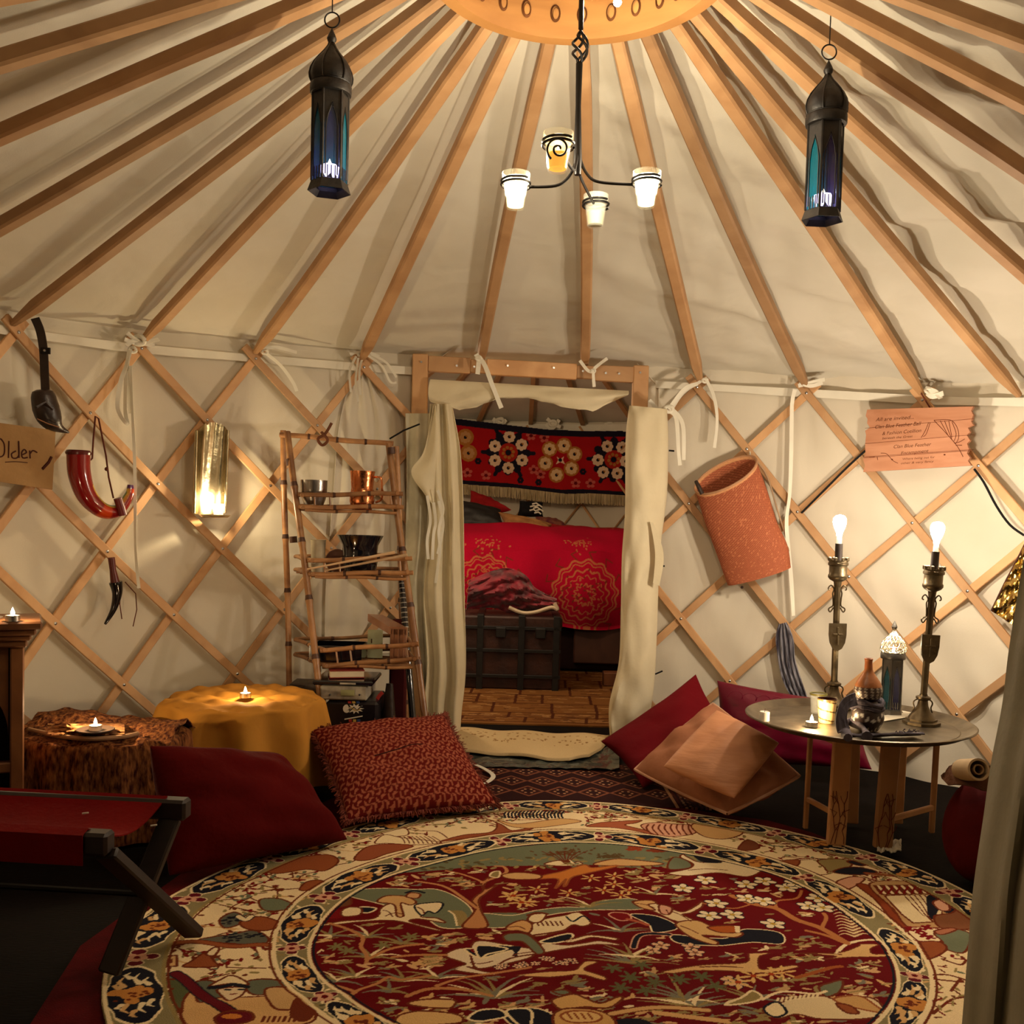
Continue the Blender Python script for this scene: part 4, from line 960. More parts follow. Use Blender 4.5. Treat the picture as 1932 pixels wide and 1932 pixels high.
F('D', [(490, 580), (600, 555), (660, 585), (740, 565), (760, 590), (600, 595)], CR_); F('D', [(850, 590), (1000, 550), (1170, 560), (1360, 585), (1200, 600)], TN)
# second green hill, left rider
for q in ([(1560, 1215), (1640, 1225), (1700, 1215)], [(1860, 1150), (1880, 1200)]): pass
F('C', [(590, 705), (700, 690), (900, 682), (1100, 690), (1250, 690), (1400, 750), (1510, 850), (1490, 960), (1290, 970), (1150, 890), (860, 800), (620, 740)], GN, CR_, ow=.004)
F('C', [(450, 840), (560, 835), (560, 890), (440, 890)], MA2, None); F('C', [(480, 780), (560, 735), (620, 745), (620, 800), (500, 815)], srgb(110, 65, 35))
F('C', [(370, 950), (560, 915), (800, 895), (850, 820), (950, 785), (1090, 790), (1160, 850), (1140, 890), (1250, 900), (1310, 935), (1120, 905), (1060, 925), (1280, 985), (1230, 985), (950, 915), (700, 920), (560, 935)], CR_)
F('C', [(1090, 810), (1190, 790), (1290, 790), (1285, 830), (1240, 865), (1190, 850), (1140, 880)], CR_, NV); F('C', [(700, 815), (810, 825), (760, 855), (700, 850)], NV, CR_)
F('C', [(820, 780), (880, 738), (1020, 740), (1100, 780), (1060, 805), (990, 790), (1010, 880), (960, 880), (940, 800)], TN); F('C', [(1030, 745), (1060, 715), (1130, 725), (1110, 755)], srgb(210, 160, 110)); Lr('C', [(1030, 715), (1090, 700), (1160, 715)], .010, NV)
F('C', [(560, 840), (620, 815), (700, 825), (690, 870), (570, 880)], CR_)
for k in range(6): Lr('C', [(1340+18*k, 850), (1380+16*k, 880), (1400+16*k, 955)], .006, random.choice((OL, CR_)))
# trunk and middle hill
F('C', [(1575, 880), (1700, 865), (1932, 880), (1932, 960), (1750, 970), (1610, 965)], GN); F('D', [(20, 950), (250, 965), (420, 930), (620, 905), (800, 900), (880, 860), (1120, 835), (1260, 890), (1150, 918), (820, 925), (540, 960), (400, 1000), (260, 1045), (60, 1045)], GN, CR_, ow=.004)
F('C', [(1440, 968), (1510, 880), (1540, 820), (1510, 780), (1540, 740), (1590, 700), (1580, 640), (1650, 590), (1600, 655), (1610, 690), (1700, 650), (1620, 715), (1560, 770), (1575, 850), (1620, 968)], srgb(195, 135, 85))
Lr('C', [(1580, 640), (1680, 600), (1760, 560), (1740, 520), (1680, 515)], .010, srgb(195, 135, 85)); Lr('C', [(1540, 830), (1450, 760), (1350, 690), (1260, 655), (1100, 630)], .010, srgb(195, 135, 85)); Lr('C', [(1600, 640), (1450, 580), (1320, 550)], .008, srgb(195, 135, 85))
F('C', [(1640, 590), (1660, 560), (1710, 555), (1700, 600)], OL, CR_)
F('D', [(440, 690), (500, 660), (600, 640), (700, 610), (790, 588), (840, 610), (1000, 595), (1010, 605), (800, 650), (690, 680), (650, 740), (630, 745), (650, 690), (600, 740), (570, 760), (590, 690)], OR, OB); F('D', [(180, 660), (300, 640), (460, 660), (440, 690), (250, 690)], TN)
# white horse and rider, centre
F('C', [(1310, 1168), (1440, 1118), (1560, 1195), (1720, 1150), (1932, 1150), (1932, 1190), (1720, 1240), (1520, 1258), (1480, 1255), (1600, 1290), (1700, 1305), (1640, 1318), (1370, 1275), (1460, 1235), (1420, 1215)], srgb(230, 210, 175))
F('D', [(-20, 1150), (250, 1180), (400, 1200), (490, 1165), (640, 1180), (760, 1168), (900, 1150), (1080, 1185), (900, 1175), (760, 1190), (600, 1215), (480, 1235), (250, 1270), (120, 1330), (-20, 1330)], srgb(230, 210, 175))
F('D', [(640, 1160), (720, 1130), (830, 1108), (1020, 1130), (1000, 1145), (850, 1125), (760, 1145), (700, 1160)], CR_)
F('D', [(390, 1110), (400, 1030), (520, 985), (640, 965), (700, 945), (760, 950), (830, 1020), (770, 1045), (700, 1035), (640, 1070), (560, 1095), (470, 1115)], CR_)
Lr('D', [(650, 975), (700, 1010), (770, 970), (820, 1000)], .006, NV); Lr('D', [(400, 1110), (520, 1095), (640, 1075)], .008, BR_)
for k in range(6): Lr('D', [(430+35*k, 1010), (450+35*k, 1040)], .005, BR_)
F('D', [(460, 1155), (600, 1110), (690, 1100), (680, 1140), (560, 1165)], NV, CR_)
F('D', [(210, 1060), (240, 1030), (330, 1000), (400, 1030), (380, 1090), (300, 1075), (240, 1075)], srgb(215, 165, 105)); F('D', [(370, 1000), (400, 960), (500, 955), (480, 1000), (430, 1020)], CR_); Lr('D', [(370, 965), (440, 945), (510, 955)], .010, BR_)
F('D', [(190, 1112), (260, 1093), (380, 1110), (490, 1220), (430, 1240), (330, 1155), (220, 1150)], GN, BR_)
F('C', [(1455, 1124), (1565, 1190), (1700, 1160), (1830, 1128), (1800, 1108), (1690, 1098), (1720, 1122), (1600, 1132)], NV, CR_); F('C', [(1500, 1125), (1570, 1165), (1720, 1130)], MA2, None)
F('D', [(0, 1180), (200, 1195), (200, 1215), (80, 1240), (20, 1270)], NV, CR_); F('D', [(240, 1190), (320, 1190), (290, 1240), (300, 1255), (255, 1255), (270, 1230)], NV, None)
# black horse and rider, right
F('D', [(1115, 955), (1300, 962), (1450, 1025), (1440, 1065), (1290, 1085), (1250, 1025)], NV, CR_, ow=.004)
F('B', [(575, 612), (700, 622), (800, 622), (870, 585), (1010, 598), (1022, 645), (900, 640), (760, 655), (600, 645)], NV, CR_, ow=.004)
F('D', [(1135, 855), (1250, 850), (1330, 880), (1400, 900), (1500, 930), (1600, 880), (1640, 850), (1640, 890), (1560, 935), (1500, 950), (1600, 1000), (1560, 1020), (1420, 990), (1290, 930), (1180, 895)], srgb(230, 205, 160))
F('D', [(1140, 860), (1250, 845), (1310, 865), (1250, 880), (1300, 920), (1200, 905)], TN); F('D', [(1330, 880), (1420, 900), (1400, 950), (1340, 940)], PK)
F('B', [(590, 567), (680, 552), (780, 598), (860, 600), (830, 620), (700, 612), (760, 640), (740, 650), (650, 620)], srgb(215, 175, 115)); F('B', [(720, 578), (830, 572), (840, 598), (770, 600)], srgb(175, 90, 35)); rug.fill(c_('B', [(828, 572), (850, 572), (850, 600), (832, 600)]), CR_, smooth=False)
Lr('D', [(1140, 1195), (1170, 1120), (1250, 1095), (1400, 1100)], .012, NV, out=PK); F('D', [(960, 960), (1000, 940), (1100, 950), (1120, 990), (1040, 1000)], MA2, PK, ow=.005)
Lr('D', [(1100, 990), (1180, 1010), (1240, 1030)], .012, srgb(180, 90, 60))
# deer, antelopes
for K, q in (('B', [(538, 762), (700, 738), (870, 728), (885, 700), (890, 690), (970, 690), (930, 705), (925, 735), (945, 752), (1060, 735), (1080, 745), (950, 765), (800, 757), (660, 758), (580, 768)]),
             ('B', [(1095, 692), (1250, 688), (1330, 662), (1340, 650), (1410, 655), (1380, 672), (1390, 690), (1460, 690), (1440, 700), (1300, 703), (1190, 712), (1240, 700)]),
             ('D', [(290, 1405), (500, 1378), (700, 1370), (750, 1330), (790, 1295), (880, 1300), (800, 1335), (790, 1372), (930, 1410), (920, 1430), (760, 1400), (620, 1412), (480, 1420)])): F(K, q, srgb(222, 180, 120), ow=.004)
Lr('B', [(1250, 680), (1290, 645), (1360, 630), (1430, 632)], .010, CR_); Lr('B', [(1240, 690), (1270, 655), (1320, 640)], .006, CR_)
# top right horse
F('B', [(640, 300), (700, 320), (860, 310), (930, 340), (940, 350), (880, 375), (760, 360), (640, 372), (560, 362), (640, 345), (660, 325), (610, 300), (620, 288)], srgb(230, 210, 170)); F('B', [(560, 345), (580, 300), (640, 315), (650, 340)], GN); F('B', [(660, 290), (720, 300), (780, 320), (700, 318)], NV, None); F('B', [(780, 305), (900, 300), (960, 315), (880, 322)], srgb(80, 95, 50), None)
# tree branch at the right
for q, w_ in (([(1280, 640), (1180, 580), (1080, 545), (1000, 500), (900, 480), (820, 450)], .020), ([(1180, 580), (1200, 540), (1190, 520)], .010), ([(1000, 500), (1000, 470), (1080, 460), (1100, 430)], .008), ([(900, 480), (820, 500), (700, 480)], .006), ([(1290, 650), (1200, 610), (1120, 590)], .012)): Lr('B', q, w_, srgb(180, 115, 65))
def flower(K, x, y, r, n, col, mid, o=NV, gap=.5):
    cx, cy = rz(c_(K, [(x, y)])[0]); s_ = random.random()*3
    for k in range(n): a = s_+k*2*PI/n; p = (cx+r*.62*math.cos(a), cy+r*.62*math.sin(a)); rug.ellm(p, r*.50, r*.42, o, a)
    for k in range(n): a = s_+k*2*PI/n; p = (cx+r*.62*math.cos(a), cy+r*.62*math.sin(a)); rug.ellm(p, r*.40, r*.30, col, a)
    rug.ellm((cx, cy), r*.24, r*.24, mid)
for x, y in ((755, 480), (820, 525), (725, 530), (880, 460), (945, 470), (875, 405), (1165, 460), (1130, 490), (1185, 497), (985, 562), (620, 420), (710, 388), (1040, 418), (1075, 402), (950, 392)): flower('B', x, y, .031, 5, srgb(235, 215, 175), srgb(190, 150, 60))
def star(K, x, y, r, col=srgb(222, 180, 110)):
    cx, cy = rz(c_(K, [(x, y)])[0])
    for k in range(6): a = .3+k*PI/3; rug.ellm((cx+r*.6*math.cos(a), cy+r*.6*math.sin(a)), r*.42, r*.12, col, a)
    rug.ellm((cx, cy), r*.2, r*.2, srgb(170, 60, 20))
for x, y in ((440, 770), (240, 820), (375, 870), (670, 795), (830, 685), (1000, 670), (1000, 730), (925, 775), (1110, 775), (1050, 810)): star('D', x, y, .030)
for x, y in ((1340, 1180), (1275, 1215), (1560, 1190), (1590, 1230), (1850, 1430), (1900, 1450)): flower('D', x, y, .022, 5, srgb(225, 180, 140), (.3, .1, .05))
for x, y in ((1810, 740), (1870, 790)): star('C', x, y, .04)
for x, y in ((440, 1180), (370, 1190), (150, 1240), (250, 1200)): star('E', x, y, .035)
def fern(K, x, y, n, r, cols=(OL, CR_, GY), a0=.3, a1=PI-.3, wd=.012):
    r = r*.72; n = max(4, n-1)
    cx, cy = rz(c_(K, [(x, y)])[0])
    for k in range(n):
        a = a0+(a1-a0)*k/(n-1) if n > 1 else a0; rr = r*random.uniform(.75, 1.1); cv_ = random.uniform(-.3, .3)+(.35 if a < PI/2 else -.35)
        p = [(cx+rr*t*math.cos(a-cv_*t), cy+rr*t*math.sin(a-cv_*t)) for t in (0, .35, .7, 1)]; rug.linem(p, wd, random.choice(cols), True)
for K, x, y, n, r in (('D', 820, 900, 7, .13), ('D', 1050, 1080, 7, .12), ('D', 1120, 1310, 9, .16), ('D', 1570, 1615, 10, .16), ('D', 700, 585, 6, .05), ('C', 740, 1030, 8, .10), ('C', 990, 1080, 6, .09), ('C', 760, 1180, 7, .11), ('C', 640, 1330, 8, .10), ('C', 1000, 1360, 8, .10), ('C', 1250, 1340, 7, .11), ('C', 1700, 1480, 9, .16), ('D', 110, 1560, 9, .16), ('B', 410, 700, 6, .10), ('B', 620, 870, 8, .14), ('B', 900, 870, 7, .12), ('C', 900, 1450, 6, .09), ('C', 500, 1360, 6, .09), ('C', 470, 1020, 6, .09), ('D', 1290, 800, 5, .10), ('A', 560, 930, 4, .08)):
    fern(K, x, y, n, r)
for k in range(9): # comb leaf right
    for s_ in (-1, 1): Lr('E', [(880+5*k, 775+20*k), (880+5*k+s_*60, 755+20*k), (880+5*k+s_*100, 765+20*k)], .009, srgb(222, 195, 145), taper=True)
def leafclump(K, x, y, r, col):
    cx, cy = rz(c_(K, [(x, y)])[0])
    for k in range(7): a = random.random()*.3+k*.9; rug.ellm((cx+r*.5*math.cos(a), cy+r*.5*math.sin(a)), r*.5, r*.16, col, a)
for x, y in ((990, 1350), (1120, 1410), (1050, 1480), (1480, 1420), (1300, 1440), (1640, 1400), (1740, 1470), (1200, 1330), (1230, 1500)): leafclump('D', x, y, .026, srgb(95, 95, 60))
for x, y in ((600, 1130), (860, 1090), (520, 1100), (1060, 1030)): leafclump('C', x, y, .024, srgb(130, 120, 75))
# stems in the left part
for q in ([(740, 1230), (740, 1160), (700, 1100), (710, 1030), (600, 970), (470, 930)], [(760, 1190), (880, 1130), (1000, 1100), (1150, 1085)], [(600, 1500), (680, 1440), (820, 1380), (900, 1330), (1000, 1350), (1200, 1320)], [(660, 1460), (560, 1410), (430, 1380)], [(930, 1180), (1100, 1165), (1320, 1168)], [(1030, 1480), (1200, 1430), (1450, 1430), (1650, 1470)], [(1250, 1410), (1450, 1340), (1700, 1300), (1932, 1260)]): Lr('C', q, .010, srgb(190, 130, 80))
rug_sm = rug.mask
for q in ([(1500, 1225), (1570, 1232), (1660, 1215)], [(880, 880), (940, 860), (1010, 870)], [(860, 840), (900, 850), (930, 885)], [(1110, 820), (1150, 840), (1160, 870)]): Lr('C', q, .004, BR_)
for q in ([(260, 1255), (300, 1240), (420, 1225)], [(700, 1130), (640, 1150)], [(230, 1050), (300, 1045), (350, 1065)], [(1160, 870), (1230, 880), (1290, 900)], [(1430, 930), (1500, 960), (1560, 1000)], [(1380, 915), (1400, 950)]): Lr('D', q, .004, BR_)
for q in ([(640, 350), (720, 345), (800, 350)], [(690, 745), (780, 742), (860, 745)], [(610, 575), (650, 590), (680, 605)], [(1180, 690), (1260, 694)], [(1010, 900), (1080, 900), (1150, 915)], [(1060, 880), (1070, 905)], [(1180, 880), (1200, 920), (1230, 945)]): Lr('B', q, .004, BR_)
for k in range(26):   # wool tufts of white blossom along the trees
    x, y = random.choice(((600, 1310), (700, 1290), (180, 1330), (320, 1320), (450, 1300), (520, 1280)))
    flower('D', x+random.uniform(-40, 40), y+random.uniform(-12, 12), .010, 4, srgb(235, 190, 150), MA2)
occ = np.abs(rug.c-np.array(MA, np.float32)).sum(-1) > .02
free = lambda x, y: not occ[min(rug.ny-1, max(0, int((y-rug.y0)/(rug.y1-rug.y0)*(rug.ny-1)))), min(rug.nx-1, max(0, int((x-rug.x0)/(rug.x1-rug.x0)*(rug.nx-1))))]
for k in range(5200):
    a = random.random()*2*PI; r_ = .72*math.sqrt(random.random()); x, y = RC[0]+r_*math.cos(a), RC[1]+r_*math.sin(a)
    dens = .85 if x < .02 else .50
    if not all(free(x+dx, y+dy) for dx in (-.020, 0, .020) for dy in (-.012, 0, .012)) or random.random() > dens: continue
    col = random.choice((CR_, TN, OL, OL, srgb(215, 170, 120), GY, srgb(200, 160, 110))); an = random.gauss(0, .6)
    l_ = random.uniform(.008, .021)
    rug.ellm((x, y), l_, l_*random.uniform(.22, .42), col, an)
    if random.random() < .5: rug.ellm((x+l_*.5, y+l_*.6), l_*.7, l_*.25, col, an+.9)
    if random.random() < .4: rug.linem([(x-l_, y-l_*.4), (x+l_*1.6, y+l_*.5)], .004, OL)
# bottom riders
F('D', [(550, 1570), (700, 1528), (800, 1562), (900, 1592), (1030, 1545), (1060, 1560), (960, 1625), (780, 1622), (620, 1640), (560, 1605)], srgb(215, 170, 105)); F('D', [(550, 1510), (640, 1498), (680, 1520), (620, 1535)], GN)
F('D', [(190, 1680), (300, 1640), (450, 1640), (560, 1690), (560, 1770), (280, 1770)], NV, CR_, ow=.004); F('D', [(980, 1725), (1120, 1700), (1250, 1720), (1260, 1770), (980, 1770)], NV, None)
F('D', [(560, 1680), (650, 1635), (850, 1640), (980, 1690), (980, 1770), (600, 1770)], srgb(210, 165, 100)); F('D', [(610, 1690), (680, 1655), (830, 1655), (910, 1690), (860, 1730), (680, 1735)], srgb(225, 185, 120), OB)
for k in range(4): Lr('D', [(660+50*k, 1670), (690+50*k, 1710)], .005, OB)
Lr('D', [(980, 1670), (1200, 1630), (1400, 1620), (1680, 1640)], .014, TN, out=BR_)
F('C', [(950, 1650), (1000, 1610), (1150, 1585), (1400, 1610), (1430, 1669), (1200, 1690), (960, 1690)], srgb(220, 180, 120)); F('C', [(1040, 1530), (1150, 1500), (1370, 1500), (1380, 1540), (1330, 1565), (1150, 1555)], srgb(220, 180, 120)); F('C', [(1480, 1640), (1560, 1580), (1700, 1570), (1760, 1620), (1640, 1650), (1560, 1660)], NV, CR_); F('C', [(1760, 1580), (1932, 1570), (1932, 1690), (1860, 1690)], NV, CR_)
F('B', [(945, 915), (1000, 890), (1060, 868), (1180, 858), (1240, 872), (1380, 868), (1440, 930), (1350, 952), (1180, 950), (1080, 930), (1010, 945)], srgb(228, 205, 160)); F('B', [(1170, 825), (1210, 808), (1265, 798), (1255, 842), (1200, 862)], GN)
F('B', [(1230, 870), (1330, 860), (1400, 900), (1430, 930), (1290, 900)], srgb(205, 160, 100), OB); F('B', [(1240, 890), (1300, 900), (1330, 930), (1280, 925)], OB)
for k in range(10): Lr('B', [(1000+18*k, 880-2*k), (1006+18*k, 866-2*k)], .005, CR_)
F('B', [(950, 900), (1000, 880), (1040, 920), (1000, 940), (960, 925)], CR_, NV)
Lr('B', [(1080, 785), (1150, 765), (1220, 745), (1260, 740)], .012, srgb(160, 85, 40)); Lr('B', [(940, 870), (1020, 840), (1150, 850), (1200, 840)], .008, CR_)
F('B', [(790, 890), (860, 860), (900, 835), (940, 860), (900, 880)], OL, CR_)
for k in range(22): # speckled band at the bottom
    Lr('D', [(1290+25*k, 1650+3*k), (1300+25*k, 1665+3*k)], .010, TN)
# middle band and outer border
rug.mask = None
band = (RR >= Rbi-.003) & (RR <= Rbo+.003); rug.c[band] = srgb(140, 128, 90)
obd = (RR >= Ro*.895) & (RR <= Ro+.02); rug.c[obd] = srgb(140, 128, 90)
for k in range(900):
    for rf_, ro_ in ((.755, .05), (1.13, .06)):
        a = random.random()*2*PI; r_ = rf_+random.uniform(-ro_, ro_); x, y = RC[0]+r_*math.cos(a), RC[1]+r_*math.sin(a); rug.mask = band if rf_ < 1 else obd; rug.ellm((x, y), random.uniform(.006, .014), .004, random.choice((CR_, TN, OL, BR_, srgb(90, 84, 55))), random.random()*3)
rug.mask = None
def cartouche(th, rfa, rfb, half, kind):
    ra, rb = float(rfa(th)), float(rfb(th)); rm = (ra+rb)/2; hw = (rb-ra)/2
    def Q(u, v):   # u along, v across, both about -1..1
        t = th+u*half/rm; a, b = float(rfa(t)), float(rfb(t)); r = (a+b)/2+v*(b-a)/2; return (RC[0]+r*math.cos(t), RC[1]+r*math.sin(t))
    if kind == 0:
        def lobe(s_): return [Q(s_*math.cos(t)*(1+.07*math.cos(6*t)), .86*s_*np.sign(math.sin(t))*abs(math.sin(t))**.6*(1+.10*math.cos(6*t+PI))) for t in np.linspace(0, 2*PI, 60)[:-1]]
        rug.fillm(lobe(1.07), CR_); rug.fillm(lobe(1.), NV)
        c0 = Q(0, 0)
        for k in range(14):
            p = Q(random.gauss(0, .10), random.gauss(0, .27)); rug.ellm(p, .017, .013, srgb(200, 135, 65), random.random()*3)
        for k in range(12): p = Q(random.gauss(0, .09), random.gauss(0, .22)); rug.ellm(p, .005, .004, BR_)
        for s_ in (-1, 1):
            for (u, v, l_) in ((.55, .35, .2), (.62, -.15, .22), (.48, -.45, .16), (.78, .15, .12), (.42, .5, .1)):
                rug.linem([Q(s_*(u-l_), v-.06), Q(s_*u, v+.10), Q(s_*(u+l_*.8), v-.05)], .014, random.choice((CR_, CR_, TN)), True); 
    else:
        for k in range(4):
            a = k*PI/2; rug.ellm(Q(.62*math.cos(a), .50*math.sin(a)), half*.42, half*.34, CR_, th)
        for k in range(4):
            a = k*PI/2; rug.ellm(Q(.62*math.cos(a), .50*math.sin(a)), half*.36, half*.28, (.13, .006, .015), th)
        rug.ellm(Q(0, 0), half*.45, half*.4, (.13, .006, .015))
        for k in range(5): a = k*2*PI/5; rug.ellm(Q(.28*math.cos(a), .26*math.sin(a)), .011, .008, PK, a)
        rug.ellm(Q(0, 0), .007, .007, MA)
angs = lambda px: [math.atan2(rz(p)[1]-RC[1], rz(p)[0]-RC[0]) for p in px]
cart = angs([(553, 1842), (561, 1741), (666, 1653), (842, 1598), (1029, 1573), (1229, 1586), (1444, 1620), (1596, 1691), (1703, 1792), (1720, 1896), (690, 1925)])
ca = sorted(a % (2*PI) for a in cart); sp = np.diff(ca); 
for i, a in enumerate(ca):
    nb = [abs(a-b) for b in ca if b != a]; sp_ = min(nb); rm = .75
    cartouche(a, r_bi, r_bo, sp_*rm*.37, 0)
    if i < len(ca)-1: m_ = (a+ca[i+1])/2; cartouche(m_, r_bi, r_bo, (ca[i+1]-a)*rm*.125, 1) if ca[i+1]-a < 1.2 else None
n_ = 20; a0 = angs([(228, 1881)])[0]
ri = lambda t: r_out(t)*.895
for k in range(n_):
    a = a0+2*PI*k/n_; cartouche(a, ri, r_out, .115, 0); cartouche(a+PI/n_, ri, r_out, .045, 1)
for f_, w_, col in ((Rbi, .007, CR_), (Rbo, .007, CR_), (Rbi-.010, .004, NV), (Rbo+.010, .004, BR_), (Ro*.895, .007, OL), (Ro*.895-.009, .004, BR_), (Ro-.006, .008, CR_)):
    rug.c[np.abs(RR-f_) < w_/2+.0008] = col
def rugz(X, Y):
    z = .016+.003*np.sin(X*5+Y*3)*np.sin(Y*6-X)+.004*np.exp(-((Y-(2.06+.25*X))/.03)**2); return z
keep = lambda X, Y: (RR < Ro) & (Y > 1.26)
o = patternmesh('round_rug', rug, lambda X, Y: np.stack([X, Y, rugz(X, Y)], -1), pat_rug, None, (0, 0, -.009), keep, loc=(RC[0], RC[1], .006))
tag(o, 'big round pictorial rug with horsemen on a maroon field and a cream rim', 'rug')
# ---------------- shared makers ----------------
flame_m = emis('flame', (1., .82, .5), 45); wax_m = mk('white_wax', (.85, .78, .62), .5, sss=.3); tin_m = mk('tin_cup', (.6, .6, .58), .3, metal=1.)
def vtrans(name, c, a=.35, rough=.1):
    m, nt, b = nodes(name); b.inputs['Base Color'].default_value = (*c, 1); b.inputs['Roughness'].default_value = rough; b.inputs['Alpha'].default_value = a; return m
clear_m = vtrans('clear_glass', (.75, .78, .74), .22, .05)
def tealight(p, label, r=.019, power=1.2, group='tealights', glassy=False):
    t = thing('tealight', label, 'candle', p, group)
    MB().lathe([(0, 0), (r, 0), (r, .016), (r*.92, .016), (r*.92, .012), (0, .012)], p, 20, cap=False).build('cup', tin_m, t)
    wx = MB().lathe([(0, .0121), (r*.9, .0121), (r*.9, .0125), (0, .0135)], p, 20, cap=False).build('wax', wax_m, t)
    q = Vector(p)+V(0, 0, .014); MB().lathe([(0, 0), (.0045, .004), (.0055, .009), (.003, .017), (0, .024)], q, 10, cap=False).build('flame', flame_m, wx)
    if glassy: MB().lathe([(r*1.1, 0), (r*1.5, .045), (r*1.45, .045), (r*1.05, .002)], p, 20, cap=False).build('glass', clear_m, t)
    if power: lamp('candle_light', Vector(p)+V(0, 0, .045), power, (1, .70, .38), .008, t)
    return t
# ---------------- left wall hangings ----------------
blk_leather = mk('black_leather', (.012, .008, .007), .35, c2=(.03, .015, .01), scale=9, bump=.3, bscale=30)
t = thing('leather_pouch', 'black leather pouch with a pointed tip hanging by a strap on the left wall', 'pouch', wallp(95, 810, .07))
ribbon([wallp(x, y, .055) for x, y in ((66, 600), (76, 625), (82, 660), (84, 700), (86, 745))], .030, .004).build('strap', blk_leather, t)
p = wallp(86, 662, .062); MB().box(p, (.032, .008, .022)).build('buckle', iron, t); MB().ball(p+V(.0, -.008, 0), .005, 8).build('stud', steel, t)
MB().tube(spline([wallp(x, y, .075) for x, y in ((80, 735), (84, 760), (92, 785), (108, 805), (130, 816))], 5), [.020, .034, .038, .041, .042, .043, .044, .045, .044, .044, .043, .041, .038, .034, .028, .022, .016, .012, .009, .006, .003], 14).build('body', blk_leather, t)
MB().tube([wallp(x, y, .12) for x, y in ((68, 768), (85, 758), (100, 772))], .006, 6).build('rim', blk_leather, t)
MB().tube([wallp(x, y, .12) for x, y in ((70, 790), (92, 800), (112, 806))], .002, 5).build('stitching', mk('brown_thread', (.25, .12, .06), .7), t)
# board with hand-drawn word
board = mk('kraft_board', (.34, .20, .085), .85, c2=(.25, .14, .055), scale=6, bump=.2)
def wallboard(name, label, cat, px, th, off, mat, jag=None):
    pts = [wallp(x, y, off) for x, y in px]; nn = (pts[1]-pts[0]).cross(pts[2]-pts[1]).normalized()
    if nn.dot(E0-pts[0]) < 0: nn = -nn
    c = sum(pts, V(0, 0, 0))/len(pts); t = thing(name, label, cat, c); pl = [p-nn*((p-c).dot(nn)) for p in pts]
    MB().prism([p-nn*th/2 for p in pl], nn*th).build('board', mat, t, False)
    def on(x, y, h=.001):
        d = ray(x, y); q = c+nn*(th/2+h); return E0+d*((q-E0).dot(nn)/d.dot(nn))
    return t, on, nn
t, on, nn = wallboard('name_board', 'brown board with a handwritten word at the left photo edge', 'sign', [(-60, 790), (104, 812), (98, 924), (-60, 900)], .006, .07, board)
inkm = mk('dark_ink', (.06, .015, .01), .7)
def pen(par, on, strokes, r=.0022, mat=None, name='lettering'):
    mb = MB()
    for s_ in strokes: mb.tube([on(x, y) for x, y in smoothpx(s_, False, 3)] if len(s_) > 2 else [on(x, y) for x, y in s_], r, 5)
    return mb.build(name, mat or inkm, par)
pen(t, on, [[(2, 828), (8, 838), (8, 856), (1, 862), (-8, 856), (-10, 840), (-4, 830), (2, 828)], [(17, 832), (16, 864)], [(30, 851), (22, 856), (24, 864), (32, 864), (36, 856), (35, 832), (36, 864)], [(42, 858), (50, 854), (46, 848), (41, 854), (43, 864), (52, 863)], [(56, 850), (57, 865)], [(57, 856), (62, 850), (70, 854)]], .0024)
pen(t, on, [[(10, 872), (30, 871), (52, 873)]], .0014)
MB().tube([on(x, y) for x, y in ((80, 885), (92, 872), (97, 862))], .005, 6).build('stain', inkm, t)
# glazed red horn
def hornmesh(px, rad, off):
    path = spline([wallp(x, y, off) for x, y in px], 8); n = len(path); return path, [interp([(i/(len(rad)-1), r) for i, r in enumerate(rad)], k/(n-1)) for k in range(n)]
path, rr = hornmesh([(148, 858), (150, 895), (164, 935), (192, 962), (222, 963), (243, 935), (246, 915)], [.041, .040, .036, .030, .024, .017, .011], .07)
t = thing('drinking_horn', 'glossy red curved horn with green and yellow inner bands on a cord', 'horn', path[30])
m, nt, b = nodes('horn_glaze'); a = nt.nodes.new('ShaderNodeAttribute'); a.attribute_name = 'pattern'; nt.links.new(a.outputs['Color'], b.inputs['Base Color']); b.inputs['Roughness'].default_value = .12; b.inputs['Coat Weight'].default_value = .6
mb = MB().tube(path, rr, 28); o = mb.build('body', m, t)
cols = []; cc_ = wallp(205, 880, .07)
for k in range(len(mb.v)):
    if k >= len(path)*28: cols.append((.2, .01, .01)); continue
    i = k//28; d = (mb.v[k]-path[i]).normalized(); q = d.dot((cc_-path[i]).normalized()); f = i/len(path); w_ = .75+.2*math.sin(i*.7)
    c = (.22, .008, .008) if (i//7) % 3 or f < .45 else (.55, .05, .01)
    if f > .25 and q > .62: c = (.08, .14, .03) if q > .80 else (.6, .40, .06)
    if f > .62 and .3 < q < .62: c = (.55, .20, .03)
    if f > .9: c = (.08, .02, .10)
    cols.append(c)
setpattern(o, cols)
MB().lathe([(.0, 0), (.043, 0), (.045, .008), (.040, .016), (0, .012)], path[0], 24, cap=False).build('mouth_rim', mk('dark_red_glaze', (.10, .008, .008), .25), t)
cord = mk('brown_cord', (.12, .03, .018), .8)
MB().tube([wallp(x, y, .05) for x, y in ((168, 870), (174, 865), (176, 830), (180, 785), (186, 790), (200, 860), (205, 900), (214, 940))], .0035, 6).build('cord', cord, t)
MB().ball(wallp(201, 885, .05), .008, 8).build('bead', cord, t); MB().tube([wallp(x, y, .10) for x, y in ((222, 940), (228, 958), (232, 972))], .016, 10).build('strap', mk('red_strap', (.15, .01, .01), .4), t)
